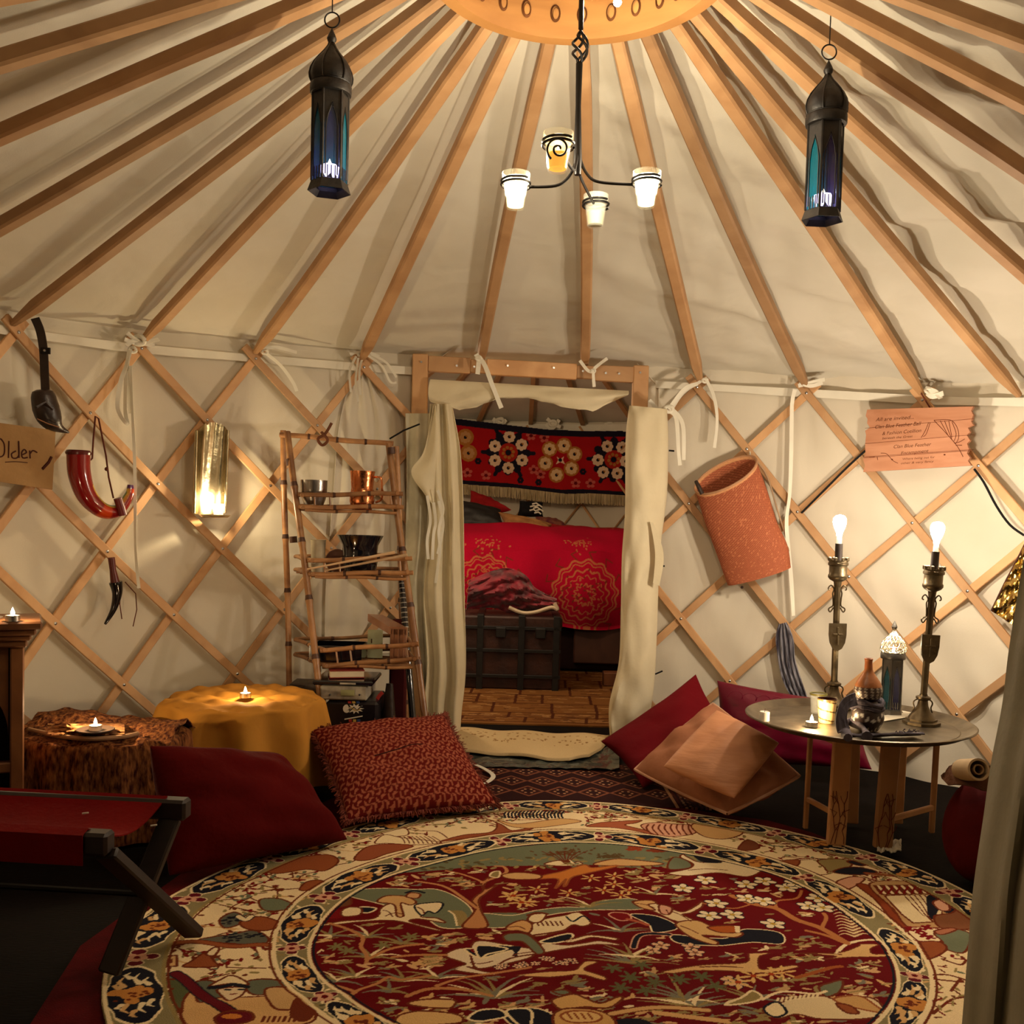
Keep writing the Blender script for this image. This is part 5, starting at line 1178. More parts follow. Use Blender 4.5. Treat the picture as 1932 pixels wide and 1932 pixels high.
# small horn knife
t = thing('horn_dagger', 'small black curved horn with a dark red grip hanging low on the left wall', 'horn', wallp(212, 1120, .05))
MB().tube([wallp(x, y, .045) for x, y in ((210, 1052), (213, 1075), (217, 1098))], [.013, .012, .017], 12).build('grip', mk('oxblood_wood', (.10, .008, .006), .35), t)
MB().tube(spline([wallp(x, y, .045) for x, y in ((218, 1098), (221, 1120), (214, 1150), (198, 1178))], 5), [.024]*1+[.024-.0014*k for k in range(15)], 14).build('blade', mk('polished_horn', (.008, .006, .006), .12), t)
MB().tube([wallp(x, y, .05) for x, y in ((228, 1100), (226, 1140), (230, 1168))], .002, 5).tube([wallp(x, y, .05) for x, y in ((236, 1098), (256, 1120), (258, 1150), (251, 1182))], .002, 5).build('thong', cord, t)
# brass mirror sconce
brass = mk('aged_brass', (.66, .56, .36), .20, metal=1., c2=(.42, .34, .19), scale=9, bump=.25, bscale=14)
c0 = wallp(395, 890, .06)
t = thing('wall_sconce', 'tall brass reflector sconce with a burning candle on the left wall', 'wall sconce', c0)
pf = lambda x, y, o_: wallp(x, y, o_)
P = []
for i in range(17):
    u = i/16; row = []
    for j in range(41):
        v = j/40; x = lerp(372, 428, u)-5*v+2*(1-v); x = x
        ytop = 797+16*abs(2*u-1)**3+(4 if .25 < u < .35 or .65 < u < .75 else 0); y = lerp(ytop, 970, v)
        row.append(wallp(x, y, .040+.022*(abs(2*u-1)**4)+.0025*math.sin(u*19+v*3)*(1-v)))
    P.append(row)
MB().sheet(P, .002).build('back_plate', brass, t)
for x0, x1 in ((371, 366), (430, 424)): MB().tube([wallp(lerp(x0, x1, k/10), lerp(812, 968, k/10), .065) for k in range(11)], .007, 10).build('rolled_edge', brass, t)
pc = wallp(405, 974, .11); MB().lathe([(0, -.006), (.05, -.004), (.062, .004), (.060, .006), (.045, 0), (0, -.002)], pc, 28, cap=False).build('drip_tray', brass, t)
MB().box(wallp(398, 976, .07), (.05, .08, .004)).build('bracket', brass, t)
for q, x in ((0, 412),):
    pp = wallp(x, 972, .11)
    cd_ = thing('glass_candle', 'burning candle in a small glass on the sconce tray', 'candle', pp)
    MB().lathe([(0, 0), (.018, 0), (.026, .045), (.024, .045), (.016, .003), (0, .003)], pp, 20, cap=False).build('glass', clear_m, cd_)
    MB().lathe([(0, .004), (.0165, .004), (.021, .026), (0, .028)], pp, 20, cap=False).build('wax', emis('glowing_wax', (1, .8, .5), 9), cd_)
    MB().lathe([(0, .028), (.005, .033), (.006, .038), (0, .055)], pp, 10, cap=False).build('flame', flame_m, cd_); lamp('candle_light', pp+V(0, 0, .065), 4.2, (1, .78, .46), .012, cd_)

# ---------------- bamboo shelf ----------------
bamboo = woodmat('bamboo', (.46, .24, .10), (.18, .07, .026), 7, (1, 1, 1), .35)
bnode = mk('bamboo_node', (.07, .025, .012), .5)
t = thing('bamboo_shelf', 'three-tier bamboo ladder shelf left of the inner doorway', 'shelf', V(ony(650, 1300, 3.9).x, 3.9, 0))
def bpole(a, b, r, name, nn=5, par=t):
    mb = MB(); n = nn*12; pts = []; rr = []
    bw = (b-a).cross(V(0, 1, 0)).normalized()*.002
    for k in range(n+1):
        f = k/n; pts.append(a.lerp(b, f)+bw*math.sin(f*9+a.x*20)); rr.append(r*(1.18 if k % 12 == 0 and 0 < k < n else .97+.02*math.sin(k*.5)))
    o = MB().tube(pts, rr, 12).build(name, [bamboo, bnode], par)
    for f in o.data.polygons[:n*12]: f.material_index = 1 if (f.index//12) % 12 == 0 and f.index >= 12 else 0
    return o
def flr(x, Y): p = ony(x, 1300, Y); return V(p.x, Y, 0)
bl, br_, fl2, fr2 = ony(534, 812, 4.12), ony(748, 842, 4.12), ony(543, 815, 4.03), ony(733, 838, 4.03)
bpole(V(flr(551, 4.12).x, 4.12, 0), bl, .0125, 'pole', 6); bpole(V(flr(770, 4.12).x, 4.12, 0), br_, .0125, 'pole', 6)
def fpole(top, x1, y1, Y1):
    a = ony(x1, y1, Y1); d = (a-top).normalized(); e = a+d*((a.z)/(-d.z)) if d.z < 0 else a; return bpole(e, top, .0135, 'pole', 6)
fpole(fl2, 606, 1320, 3.74); fpole(fr2, 803, 1360, 3.74)
bpole(ony(528, 820, 4.07), ony(742, 838, 4.07), .011, 'top_bar', 4)
for x, y in ((546, 872), (738, 850), (553, 1018), (598, 1262)): MB().tube([ony(x, y-6, 4.0), ony(x+1, y+6, 4.0)], .0155, 10).build('lashing', bnode, t)
TIERS = [(3.93, (572, 751, 934, 931), (573, 752, 957, 956), (556, 742)), (3.87, (590, 768, 1057, 1053), (592, 770, 1083, 1080), (558, 755)), (3.80, (614, 780, 1226, 1216), (618, 783, 1256, 1243), (560, 768))]
TZ = []
for (Y, up, lo, bk) in TIERS:
    ul, ur, ll, lr = ony(up[0], up[2], Y), ony(up[1], up[3], Y), ony(lo[0], lo[2], Y), ony(lo[1], lo[3], Y)
    dY = 4.06-Y
    B_ = lambda p, xb: V(ony(xb, 1000, 4.06).x, 4.06, p.z+.004)
    for a, b in ((ul, ur), (ll, lr)): e = (b-a).normalized()*.02; bpole(a-e, b+e, .0095, 'rail', 3)
    for a, xb in ((ul, bk[0]), (ll, bk[0]), (ur, bk[1]), (lr, bk[1])): bpole(a+V(0, -.015, .0), B_(a, xb), .008, 'rail', 2)
    for a, b in ((ul, ur), (ll, lr)): bpole(B_(a, bk[0]), B_(b, bk[1]), .008, 'rail', 3)
    for f in (.12, .28, .92): MB().tube([ll.lerp(lr, f), ul.lerp(ur, f)], .004, 6).build('peg', bamboo, t)
    zb = (ll.z+lr.z)/2-.018; TZ.append(zb+.008)
    for k in range(6):
        f = k/5; a = ll.lerp(B_(ll, bk[0]), f); b = lr.lerp(B_(lr, bk[1]), f); bpole(V(a.x+.006, a.y, zb+(a.z-ll.z)), V(b.x-.006, b.y, zb), .0065, 'slat', 3)
# cord from the shelf top to the door post, twig
o = MB().tube([ony(x, y, 4.04) for x, y in ((735, 828), (762, 812), (792, 800))], .0035, 6).build('tether_cord', mk('black_cord', (.01, .01, .01), .7), loc=ony(760, 812, 4.04)); tag(o, 'thin black cord tying the bamboo shelf to the door post', 'cord')
t = thing('rope_knot', 'frayed rope knot binding the shelf top bar to the lattice', 'knot', ony(612, 825, 4.0))
MB().tube(spline([ony(x, y, 4.0) for x, y in ((606, 815), (618, 830), (608, 840), (600, 828), (614, 818), (626, 798))], 5), .006, 7).build('rope', mk('brown_rope', (.16, .06, .03), .9), t)
# things on the tiers
copper = mk('hammered_copper', (.85, .33, .13), .22, metal=1., c2=(.55, .18, .07), scale=12, bump=.35, bscale=30)
z1, z2, z3 = TZ
p = ony(683, 945, 4.0); p.z = z1; t = thing('copper_mug', 'hammered copper mug with a handle on the top tier of the bamboo shelf', 'mug', p)
zt_ = ony(683, 889, 4.0).z-z1; R_ = 23/1860*4.0
MB().lathe([(0, 0), (R_*.8, 0), (R_*1.02, zt_*.22), (R_*.98, zt_*.4), (R_*.90, zt_*.55), (R_*.98, zt_*.9), (R_*1.04, zt_), (R_*.98, zt_), (R_*.85, zt_*.6), (R_*.9, .008), (0, .006)], p, 32, cap=False).build('body', copper, t)
MB().tube(spline([p+V(R_*.95, 0, zt_*.85), p+V(R_*1.5, -.005, zt_*.84), p+V(R_*1.62, -.005, zt_*.6), p+V(R_*1.6, 0, zt_*.3), p+V(R_*1.1, 0, zt_*.2)], 5), .0045, 8).build('handle', copper, t)
p = ony(592, 945, 4.0); p.z = z1; R_ = 25/1860*4.0; zt_ = ony(592, 906, 4.0).z-z1
t = thing('metal_bowl', 'dull silver metal bowl on the top tier of the bamboo shelf', 'bowl', p); pewter = mk('pewter', (.42, .38, .34), .28, metal=1., bump=.2)
MB().lathe([(0, 0), (R_*.6, 0), (R_*.9, zt_*.35), (R_*.98, zt_*.55), (R_, zt_), (R_*.94, zt_), (R_*.85, zt_*.4), (0, .008)], p, 32, cap=False).build('bowl', pewter, t); MB().lathe([(R_*1.0, zt_*.42), (R_*1.08, zt_*.45), (R_*1.08, zt_*.5), (R_, zt_*.52)], p, 32, cap=False).build('band', pewter, t)
p = ony(679, 1060, 3.97); p.z = z2; t = thing('black_bowl', 'large flared glossy black bowl on the middle tier', 'bowl', p); gl = mk('gloss_black', (.006, .006, .010), .10, coat=.5, var=0); k_ = 3.97/1860; zt_ = ony(679, 1010, 3.97).z-z2
MB().lathe([(0, 0), (26*k_, 0), (31*k_, zt_*.15), (34*k_, zt_*.35), (32.5*k_, zt_*.55), (34*k_, zt_*.75), (44*k_, zt_), (42*k_, zt_), (32*k_, zt_*.7), (30*k_, zt_*.3), (0, .01)], p, 40, cap=False).build('bowl', gl, t)
p = ony(600, 1060, 3.96); p.z = z2; t = thing('pale_cup', 'pale cup with a string loop at the left end of the middle tier', 'cup', p); cr_ = mk('pale_ceramic', (.60, .52, .36), .5); zt_ = ony(600, 1020, 3.96).z-z2
MB().lathe([(0, 0), (.026, 0), (.030, zt_), (.033, zt_+.004), (.027, zt_+.002), (.024, .006), (0, .006)], p, 24, cap=False).build('cup', cr_, t)
MB().tube([p+V(-.012, -.034, .05+.010*math.cos(a))+V(.012*math.sin(a), 0, 0) for a in [k*PI/5 for k in range(11)]], .0015, 5).build('string_loop', tape, t)
p = ony(636, 1050, 4.02); p.z = z2+.05; o = MB().lathe([(0, -.006), (.045, -.006), (.048, 0), (.045, .006), (0, .006)], p, 28, Matrix.Rotation(PI/2, 3, 'X') @ Matrix.Rotation(.0, 3, 'Y'), cap=False).build('wooden_coaster', woodmat('brown_disc', (.14, .05, .025), (.08, .03, .015)), loc=p); tag(o, 'round brown wooden disc standing behind the pale cup', 'disc')
pale = woodmat('pale_stick', (.66, .46, .28), (.55, .36, .2), 6)
for a, b, lab in (((580, 1074), (745, 1042), 'upper pale wooden stick slanting across the middle tier rails'), ((612, 1077), (768, 1047), 'lower pale wooden stick slanting across the middle tier rails')):
    A_, B2 = ony(*a, 3.845), ony(*b, 3.83); o = MB().tube([A_, B2], [.003, .006], 8).build('wooden_stick', pale, loc=A_); tag(o, lab, 'stick')
# bottom tier: black tray, brown plastic box, card
p = ony(640, 1220, 3.93); zc = z3+.02
t = thing('black_tray', 'low black tray on the lowest tier of the bamboo shelf', 'tray', (p.x, 3.93, z3)); w_ = .20
MB().rbox((p.x, 3.93, z3+.006), (w_, .17, .008), .003).build('base', gl, t); mb = MB()
for dx, dy, sx, sy in ((w_/2, 0, .006, .17), (-w_/2, 0, .006, .17), (0, .085, w_, .006), (0, -.085, w_, .006)): mb.box((p.x+dx, 3.93+dy, z3+.035), (sx, sy, .055))
mb.build('rim', gl, t)
acr = vtrans('brown_acrylic', (.42, .20, .11), .72, .12)
t = thing('clear_case', 'tall translucent brown case leaning at the right of the lowest tier', 'case', ony(735, 1225, 3.85))
a1_, a2_, a3_, a4_ = ony(694, 1158, 4.02), ony(734, 1182, 3.86), ony(768, 1184, 3.86), ony(722, 1160, 4.02)
zb_ = z3+.004
A4 = [a1_, a2_, a3_, a4_]; hh_ = .030
mb = MB().add([q for q in A4]+[q-V(0, 0, hh_) for q in A4], [(0, 1, 2, 3), (7, 6, 5, 4), (0, 4, 5, 1), (1, 5, 6, 2), (2, 6, 7, 3), (3, 7, 4, 0)]); mb.build('sloping_top', acr, t, False)
f4 = [ony(736, 1186, 3.85), ony(767, 1187, 3.85)]; mb = MB().rbox(((f4[0].x+f4[1].x)/2, 3.89, (f4[0].z+zb_)/2), (f4[1].x-f4[0].x, .06, f4[0].z-zb_), .003); mb.build('body', acr, t, False)
for k in range(3): x = lerp(f4[0].x, f4[1].x, (k+.5)/3); MB().rbox((x, 3.886, (f4[0].z+zb_)/2+.006), (.006, .062, f4[0].z-zb_-.02), .001).build('divider', acr, t, False)
c_l, c_r = ony(694, 1188, 3.99), ony(722, 1212, 3.99); t = thing('card', 'small greenish printed card standing behind the brown case', 'card', ((c_l.x+c_r.x)/2, 3.99, z3))
MB().box(((c_l.x+c_r.x)/2, 3.99, (c_l.z+z3)/2), (c_r.x-c_l.x, .003, c_l.z-z3)).build('sheet', mk('card_paper', (.52, .52, .30), .8), t); MB().box(((c_l.x+c_r.x)/2-.014, 3.987, (c_l.z+z3)/2+.012), (.004, .002, .018)).build('print', inkm, t)
# below the shelf
def boxpx(x0, x1, y0, y1, Y, dep, z0=None):
    a, b = ony(x0, y0, Y), ony(x1, y1, Y); zz = b.z if z0 is None else z0; return (V((a.x+b.x)/2, Y+dep/2, (a.z+zz)/2), (b.x-a.x, dep, a.z-zz))
tinb = mk('black_tin', (.010, .008, .010), .3, var=.1)
zg = ony(660, 1322, 3.72).z
c, sz = boxpx(614, 712, 1322, 1400, 3.72, .26, 0); 
t = thing('game_tin', 'black tin box with a white starburst logo under the shelf', 'box', (c.x, c.y, 0)); c.z = zg/2; tin_box = MB().rbox(c, (sz[0], sz[1], zg-.004), .012).build('box', tinb, t)
onb = lambda x, y: ony(x, y, 3.7175)
wht = mk('white_print', (.8, .74, .6), .6, var=0); rdp = mk('red_print', (.45, .03, .02), .6); blp = mk('blue_print', (.03, .08, .25), .6); yep = mk('yellow_print', (.7, .45, .08), .6)
def pr_(pts, mat, nm='logo'): MB().prism([onb(x, y) for x, y in pts], (0, -.001, 0)).build(nm, mat, t, False)
pr_([(654+7*math.cos(a)*(1 if a < 5 else .6), 1337+8*math.sin(a)) for a in [k*PI/6 for k in range(12)]], wht)
st_ = []
for k in range(22): a = k*PI/11; rr_ = (1.0 if k % 2 == 0 else .55); st_.append((670+17*rr_*math.cos(a), 1337+10*rr_*math.sin(a)))
pr_(st_, wht); MB().tube([onb(x, y)-V(0, .001, 0) for x, y in ((660, 1341), (668, 1334), (674, 1340), (682, 1332))], .0022, 5).build('lettering', tinb, t); MB().tube([onb(x, y)-V(0, .001, 0) for x, y in ((662, 1334), (670, 1340), (680, 1338))], .0018, 5).build('lettering', yep, t)
for k, m_ in enumerate((rdp, yep, blp)): pr_([(656+8*k, 1323), (662+8*k, 1323), (663+8*k, 1327), (657+8*k, 1327)], m_, 'stripe'); pr_([(658+8*k, 1357), (664+8*k, 1357), (664+8*k, 1362), (658+8*k, 1362)], m_, 'stripe')
pr_([(650, 1356), (684, 1350), (684, 1352), (650, 1358)], wht)
t = thing('silver_case', 'patterned silver and black case stacked on the black tin', 'case', (c.x, 3.83, zg)); zs = ony(650, 1294, 3.72).z
silv = mk('silver_print', (.42, .38, .30), .45, c2=(.20, .18, .15), scale=25)
c2_, s2_ = boxpx(604, 692, 1294, 1322, 3.72, .24, zg); MB().rbox(c2_+V(0, .0, .001), s2_, .005).build('box', silv, t)
MB().box(ony(656, 1307, 3.717), (.052, .003, .022)).build('label', mk('olive_print', (.35, .35, .16), .5), t); [MB().ball(ony(x, 1311, 3.716), .004, 8).build('knob', tinb, t) for x in (622, 678)]
c3_, s3_ = boxpx(546, 604, 1288, 1400, 3.93, .12, 0); o = MB().rbox(c3_, (s3_[0], .12, s3_[2]-.002), .006).build('dark_case', mk('dark_patterned_case', (.035, .025, .022), .5, c2=(.12, .09, .07), scale=20), loc=(c3_.x, c3_.y, 0)); tag(o, 'dark case standing at the left under the bamboo shelf', 'case')
zl = zs; t = thing('serving_tray', 'wide shallow black tray lying on the silver case under the red book', 'tray', (c2_.x, 3.84, zl)); a, b = ony(590, 1282, 3.72), ony(704, 1282, 3.72); MB().rbox(((a.x+b.x)/2, 3.84, zl+.010), (b.x-a.x, .25, .018), .006).build('body', gl, t)
MB().box(((a.x+b.x)/2+.02, 3.713, zl+.010), (.06, .003, .006)).build('label', silv, t)
t = thing('red_book', 'small red and cream covered book on top of the pile under the shelf', 'book', (ony(648, 1272, 3.8).x, 3.82, zl+.02)); a, b = ony(612, 1272, 3.76), ony(684, 1272, 3.76); Rz = Matrix.Rotation(.25, 3, 'Z')
MB().rbox(((a.x+b.x)/2, 3.82, zl+.036), (.13, .10, .024), .002, Rz).build('pages', mk('page_paper', (.6, .5, .36), .8), t); MB().rbox(((a.x+b.x)/2, 3.82, zl+.0495), (.134, .104, .003), .001, Rz).build('cover', mk('red_cover', (.22, .015, .012), .5), t); MB().rbox(((a.x+b.x)/2, 3.82, zl+.0225), (.134, .104, .003), .001, Rz).build('cover', mk('red_cover', (.22, .015, .012), .5), t)
c4, s4 = boxpx(735, 762, 1170, 1400, 4.00, .10, 0); o = MB().rbox(c4, (s4[0], .06, s4[2]-.002), .008).build('burgundy_roll', mk('burgundy_cloth', (.07, .008, .008), .8), loc=(c4.x, c4.y, 0)); tag(o, 'tall dark burgundy panel standing behind the right shelf leg', 'panel')
t = thing('black_flute', 'long glossy black tube leaning between the shelf and the curtain', 'flute', V(ony(782, 1345, 3.9).x, 3.9, 0)); a, b = ony(757, 1090, 4.07), ony(778, 1345, 3.93); d = (b-a).normalized(); e = b+d*(b.z/-d.z)
MB().tube([a+(e-a)*k/10 for k in range(11)], .0135, 16).build('tube', gl, t)
for k in range(12): q = a.lerp(e, .03+.026*k); MB().tube([q, q+d*.004], .0142, 14).build('ring', silv, t)
t = thing('black_bag', 'small black bag with a red strap between tin and tube under the shelf', 'bag', V(ony(722, 1340, 3.78).x, 3.8, 0)); c5, s5 = boxpx(714, 742, 1285, 1400, 3.78, .12, 0)
MB().tube([V(c5.x, 3.84, .05), V(c5.x, 3.84, .12), V(c5.x+.003, 3.84, .2), V(c5.x+.004, 3.85, c5.z*2-.02)], [.034, .036, .030, .014], 14).build('bag', blk_leather, t); ribbon([ony(x, y, 3.785) for x, y in ((708, 1330), (714, 1315), (722, 1306))], .014, .002).build('strap', rdp, t)
# ---------------- left furniture ----------------
cabw = woodmat('carved_cabinet_wood', (.26, .105, .035), (.13, .045, .015), 6, (1, 1, 1), .4)
CX = ony(46, 1200, 2.75).x; zc_ = ony(30, 1170, 2.75).z
t = thing('cabinet', 'carved wooden cabinet with an arched front at the left photo edge', 'cabinet', (CX, 2.75, 0)); cab_t = t
W0, W1 = CX-.46, CX; D0, D1 = 2.75, 2.91
for k, (e_, h_) in enumerate(((.045, .022), (.030, .018), (.018, .016), (.008, .02))):
    zz = zc_-sum((.022, .018, .016, .02)[:k])-h_/2; MB().rbox(((W0+W1)/2, (D0+D1)/2, zz), (W1-W0+2*e_, D1-D0+2*e_, h_), .005).build('moulding', cabw, t)
zt_ = zc_-.076
for x in (W1-.018, W0+.018): MB().rbox((x, D0+.02, zt_/2), (.036, .036, zt_), .004).build('stile', cabw, t)
for x in (W1-.010, W0+.01): MB().rbox((x, (D0+D1)/2, zt_/2), (.018, D1-D0-.01, zt_), .003).build('side_panel', cabw, t)
MB().rbox(((W0+W1)/2, D1-.006, zt_/2), (W1-W0-.02, .010, zt_), .002).build('back_panel', mk('cabinet_dark', (.01, .005, .003), .9), t)
# arched spandrel
cx_ = (W0+W1)/2; r_ = (W1-W0)/2-.04; zsp = zt_-.06-r_; pts = [V(cx_+r_*math.cos(a), D0+.015, zsp+r_*math.sin(a)) for a in [PI*k/24 for k in range(25)]]
mb = MB()
for k in range(24):
    a, b = pts[k], pts[k+1]; mb.add([a, b, V(b.x, b.y, zt_), V(a.x, a.y, zt_), a+V(0, .016, 0), b+V(0, .016, 0), V(b.x, b.y+.016, zt_), V(a.x, a.y+.016, zt_)], [(0, 1, 2, 3), (7, 6, 5, 4), (0, 4, 5, 1), (3, 2, 6, 7)])
mb.build('arch', cabw, t, False)
MB().rbox((cx_, D0+.02, zt_-.34), (W1-W0-.05, .03, .03), .004).build('cross_rail', cabw, t); MB().rbox((cx_, D0+.1, .03), (W1-W0-.02, .2, .05), .004).build('plinth', cabw, t)
cab_t.rotation_euler.z = .46
p = V(ony(24, 1150, 2.72).x, 2.72, zc_+.001); t2 = tealight(p, 'burning candle in a glass on top of the carved cabinet', .019, 1.2)
o = MB().lathe([(0, 0), (.06, 0), (.065, .004), (0, .004)], V(p.x-.12, 2.76, zc_+.0005), 24, cap=False).build('glass_dish', clear_m, loc=V(p.x-.06, 2.9, zc_)); tag(o, 'clear glass dish beside the candle on the cabinet', 'dish')
# draped pouffe
brown_throw = mk('brown_gold_throw', (.26, .095, .028), .95, c2=(.035, .006, .004), scale=95, stretch=(1, 1, .30), bump=1., bscale=60, detail=4)
pc = onz(195, 1382, .31); PO = V(pc.x-.02, pc.y+.04, 0)
t = thing('pouffe', 'low pouffe draped in a brown and gold streaked throw beside the cabinet', 'pouffe', PO)
def drapeform(O, rx, ry, zt, n=2.6, na=120, folds=26, fa=.012, hem=None, seed=0., dip=.0, edge=.03, flare=.10):
    P = []
    for i in range(na):
        a = 2*PI*i/na; c, s = math.cos(a), math.sin(a); k = (abs(c)**n+abs(s)**n)**(-1/n); row = []
        hz_ = hem(a) if hem else .012
        for j in range(46):
            if j <= 18: f = j/18; r = f; z = zt+.010*snoise(c*f*5+seed, s*f*5, 1)-dip*(1-f*f)-(.012*max(0, f-.85)/.15)
            elif j <= 23: f = (j-18)/5; r = 1+.05*math.sin(f*PI/2); z = zt-.012-edge*(1-math.cos(f*PI/2))
            else: f = (j-23)/22; r = 1.05+flare*f; z = lerp(zt-.012-edge, hz_, f); 
            fo = 0 if j < 17 else min(1, (j-17)/12)*fa*(math.sin(folds*a+seed+.6*snoise(c*3, s*3, seed))+.5*math.sin(folds*.37*a+2*seed))
            row.append(O+V(c*k*(rx*r+fo), s*k*(ry*r+fo), z))
        P.append(row)
    return MB().sheet(P, .004, closed=True)
drapeform(PO, .25, .20, .315, seed=1.3, fa=.008, folds=17, flare=.06).build('throw', brown_throw, t)
# ridge of bunched cloth at the back and a fold line in front
P = [[PO+V(-.24+.50*u, .20-.24*v-.10*u*u, .305+.030*math.sin(PI*v)*(1+.5*math.sin(7*u))+.012*snoise(u*9, v*7)) for v in [q/12 for q in range(13)]] for u in [q/30 for q in range(31)]]
MB().sheet(P, .004).build('bunched_fold', brown_throw, t)
MB().tube(spline([onz(x, y, .325) for x, y in ((55, 1376), (110, 1388), (170, 1394), (230, 1390), (260, 1384))], 6), .007, 8).build('piping', mk('pale_brown_piping', (.45, .26, .14), .8), t)
gold_print = mk('gold_print_cloth', (.42, .20, .07), .9, c2=(.16, .05, .02), scale=40, bump=.4)
tw = thing('folded_shawl', 'gold printed cloth folded on the pouffe behind its candle', 'cloth', onz(165, 1370, .33))
P = [[onz(lerp(90, 235, i/20), lerp(1366, 1386, j/8), .331+.025*math.exp(-((i/20-.28)/.18)**2)*(1-j/8)+.004*snoise(i*.6, j)) for j in range(9)] for i in range(21)]
MB().sheet(P, .004).build('cloth', gold_print, tw)
p = onz(180, 1380, .338); o = MB().lathe([(0, 0), (.045, .0), (.055, .006), (.053, .008), (.04, .003), (0, .003)], p, 28, cap=False).build('saucer', mk('dark_saucer', (.05, .03, .02), .3), loc=p); tag(o, 'dark saucer holding the candle on the brown pouffe', 'saucer')
tealight(p+V(0, 0, .0035), 'burning tealight on the brown draped pouffe', power=2.0)
# yellow cloth table
pc = onz(458, 1310, .362); YT = V(pc.x, pc.y, 0)
t = thing('side_table', 'small round table under a mustard yellow cloth with a candle on it', 'table', YT)
must = mk('mustard_cloth', (.50, .23, .035), .85, c2=(.44, .195, .028), scale=4, bump=.35, bscale=12)
MB().lathe([(0, .310), (.22, .310), (.228, .318), (.22, .328), (0, .328)], YT, 40, cap=False).build('tabletop', pine, t)
MB().lathe([(.12, .006), (.12, .312)], YT, 20).build('pedestal', mk('shadow_gold', (.25, .12, .03), .8), t)
def hemf(a): return .025+.15*max(0, math.cos(a+2.2))**2+.03*abs(math.sin(2*(a-.35)))
drapeform(YT, .255, .255, .360, n=2.15, folds=9, fa=.024, hem=hemf, seed=.5, flare=.05, edge=.012, dip=.006, na=200).build('tablecloth', must, t)
p = onz(463, 1305, .385); p = V(p.x, p.y, .3655); tealight(p, 'burning tealight on the mustard yellow tablecloth', power=1.2)
# ---------------- cushions, left ----------------
dred = mk('dark_red_cotton', (.080, .0008, .0004), .95, c2=(.066, .0006, .0003), scale=3, bump=.25, bscale=60)
def cushw(name, label, pts, tk, mat, cat='cushion', grp=None, **k):
    m = pillow(*pts, tk, **k); c = sum(m.v, V(0, 0, 0))/len(m.v); lo = min(v.z for v in m.v); 
    if lo < .02: m.v = [v+V(0, 0, .02-lo) for v in m.v]; lo = .02
    t = thing(name, label, cat, (c.x, c.y, lo)); m.build('cover', mat, t); tag(t, group=grp); return t, m
cushw('floor_cushion', 'large plain dark red cushion on the rug edge behind the folding stool', [onz(320, 1652, .05), onz(655, 1584, .04), ony(528, 1426, 2.98), ony(283, 1408, 2.66)], .11, dred, pinch=.03, wr=.007)
# patterned fringed cushion
pat_m = attrmat('pinwheel_weave', .95, .3, 250)
mF = pillow(onz(655, 1548, .05), onz(936, 1518, .05), ony(838, 1352, 3.66), ony(588, 1378, 3.42), .085, nu=150, pinch=.05, sd=1., wr=.004)
lo = min(v.z for v in mF.v); mF.v = [v+V(0, 0, max(0, .02-lo)) for v in mF.v]
c = sum(mF.v, V(0, 0, 0))/len(mF.v); t = thing('fringed_cushion', 'brick red cushion woven with a pale pinwheel pattern and fringed edges', 'cushion', (c.x, c.y, .02))
o = mF.build('cover', pat_m, t)
NU = 150; cols = []
base_ = srgb(92, 18, 13); lt_ = srgb(158, 88, 64)
def pin(u, v):
    a, b = u*6.5, v*5.; i, j = math.floor(a), math.floor(b); x, y = a-i-.5, b-j-.5
    if (i+j) % 2: x, y = -y, x
    r = math.hypot(x, y); an = math.atan2(y, x); s_ = math.sin(4*an+r*7)
    on_ = s_ > .35 and r < .56
    return lt_ if on_ else base_
import itertools
for i in range(NU+1):
    for j in range(NU+1):
        u = math.sin((i/NU-.5)*PI); v = math.sin((j/NU-.5)*PI); c_l2 = pin(u, v); cols.append(c_l2)
        if 0 < i < NU and 0 < j < NU: cols.append(c_l2)
setpattern(o, cols)
fm = mk('brick_fringe', (.26, .07, .045), .95, c2=(.10, .02, .015), scale=60, bump=.3); mb = MB()
E_ = mF.edge; cc = sum(E_, V(0, 0, 0))/len(E_)
for k in range(0, len(E_)):
    for rep in range(2 if k % 2 else 1):
        p = E_[k]+V(0, 0, max(0, .02-lo)); d = (p-cc).normalized()+V(random.uniform(-.5, .5), random.uniform(-.5, .3), random.uniform(-.4, .5)); d = d.normalized()*random.uniform(.015, .030); q = p+d; q.z = max(q.z, .022)
        mb.tube([p, p+d*.5+V(0, 0, .004), q], [.0022, .002, .0012], 4)
o = mb.build('fringe', fm, t); o['kind'] = 'stuff'
MB().tube(spline([mF.P(u, -.05+.06*math.sin(u*3), 1)+mF.nrm*-.001+V(0, 0, max(0, .02-lo)) for u in np.linspace(-.45, .25, 9)], 3), .003, 5).build('seam', mk('dark_seam', (.03, .006, .005), .9), t)
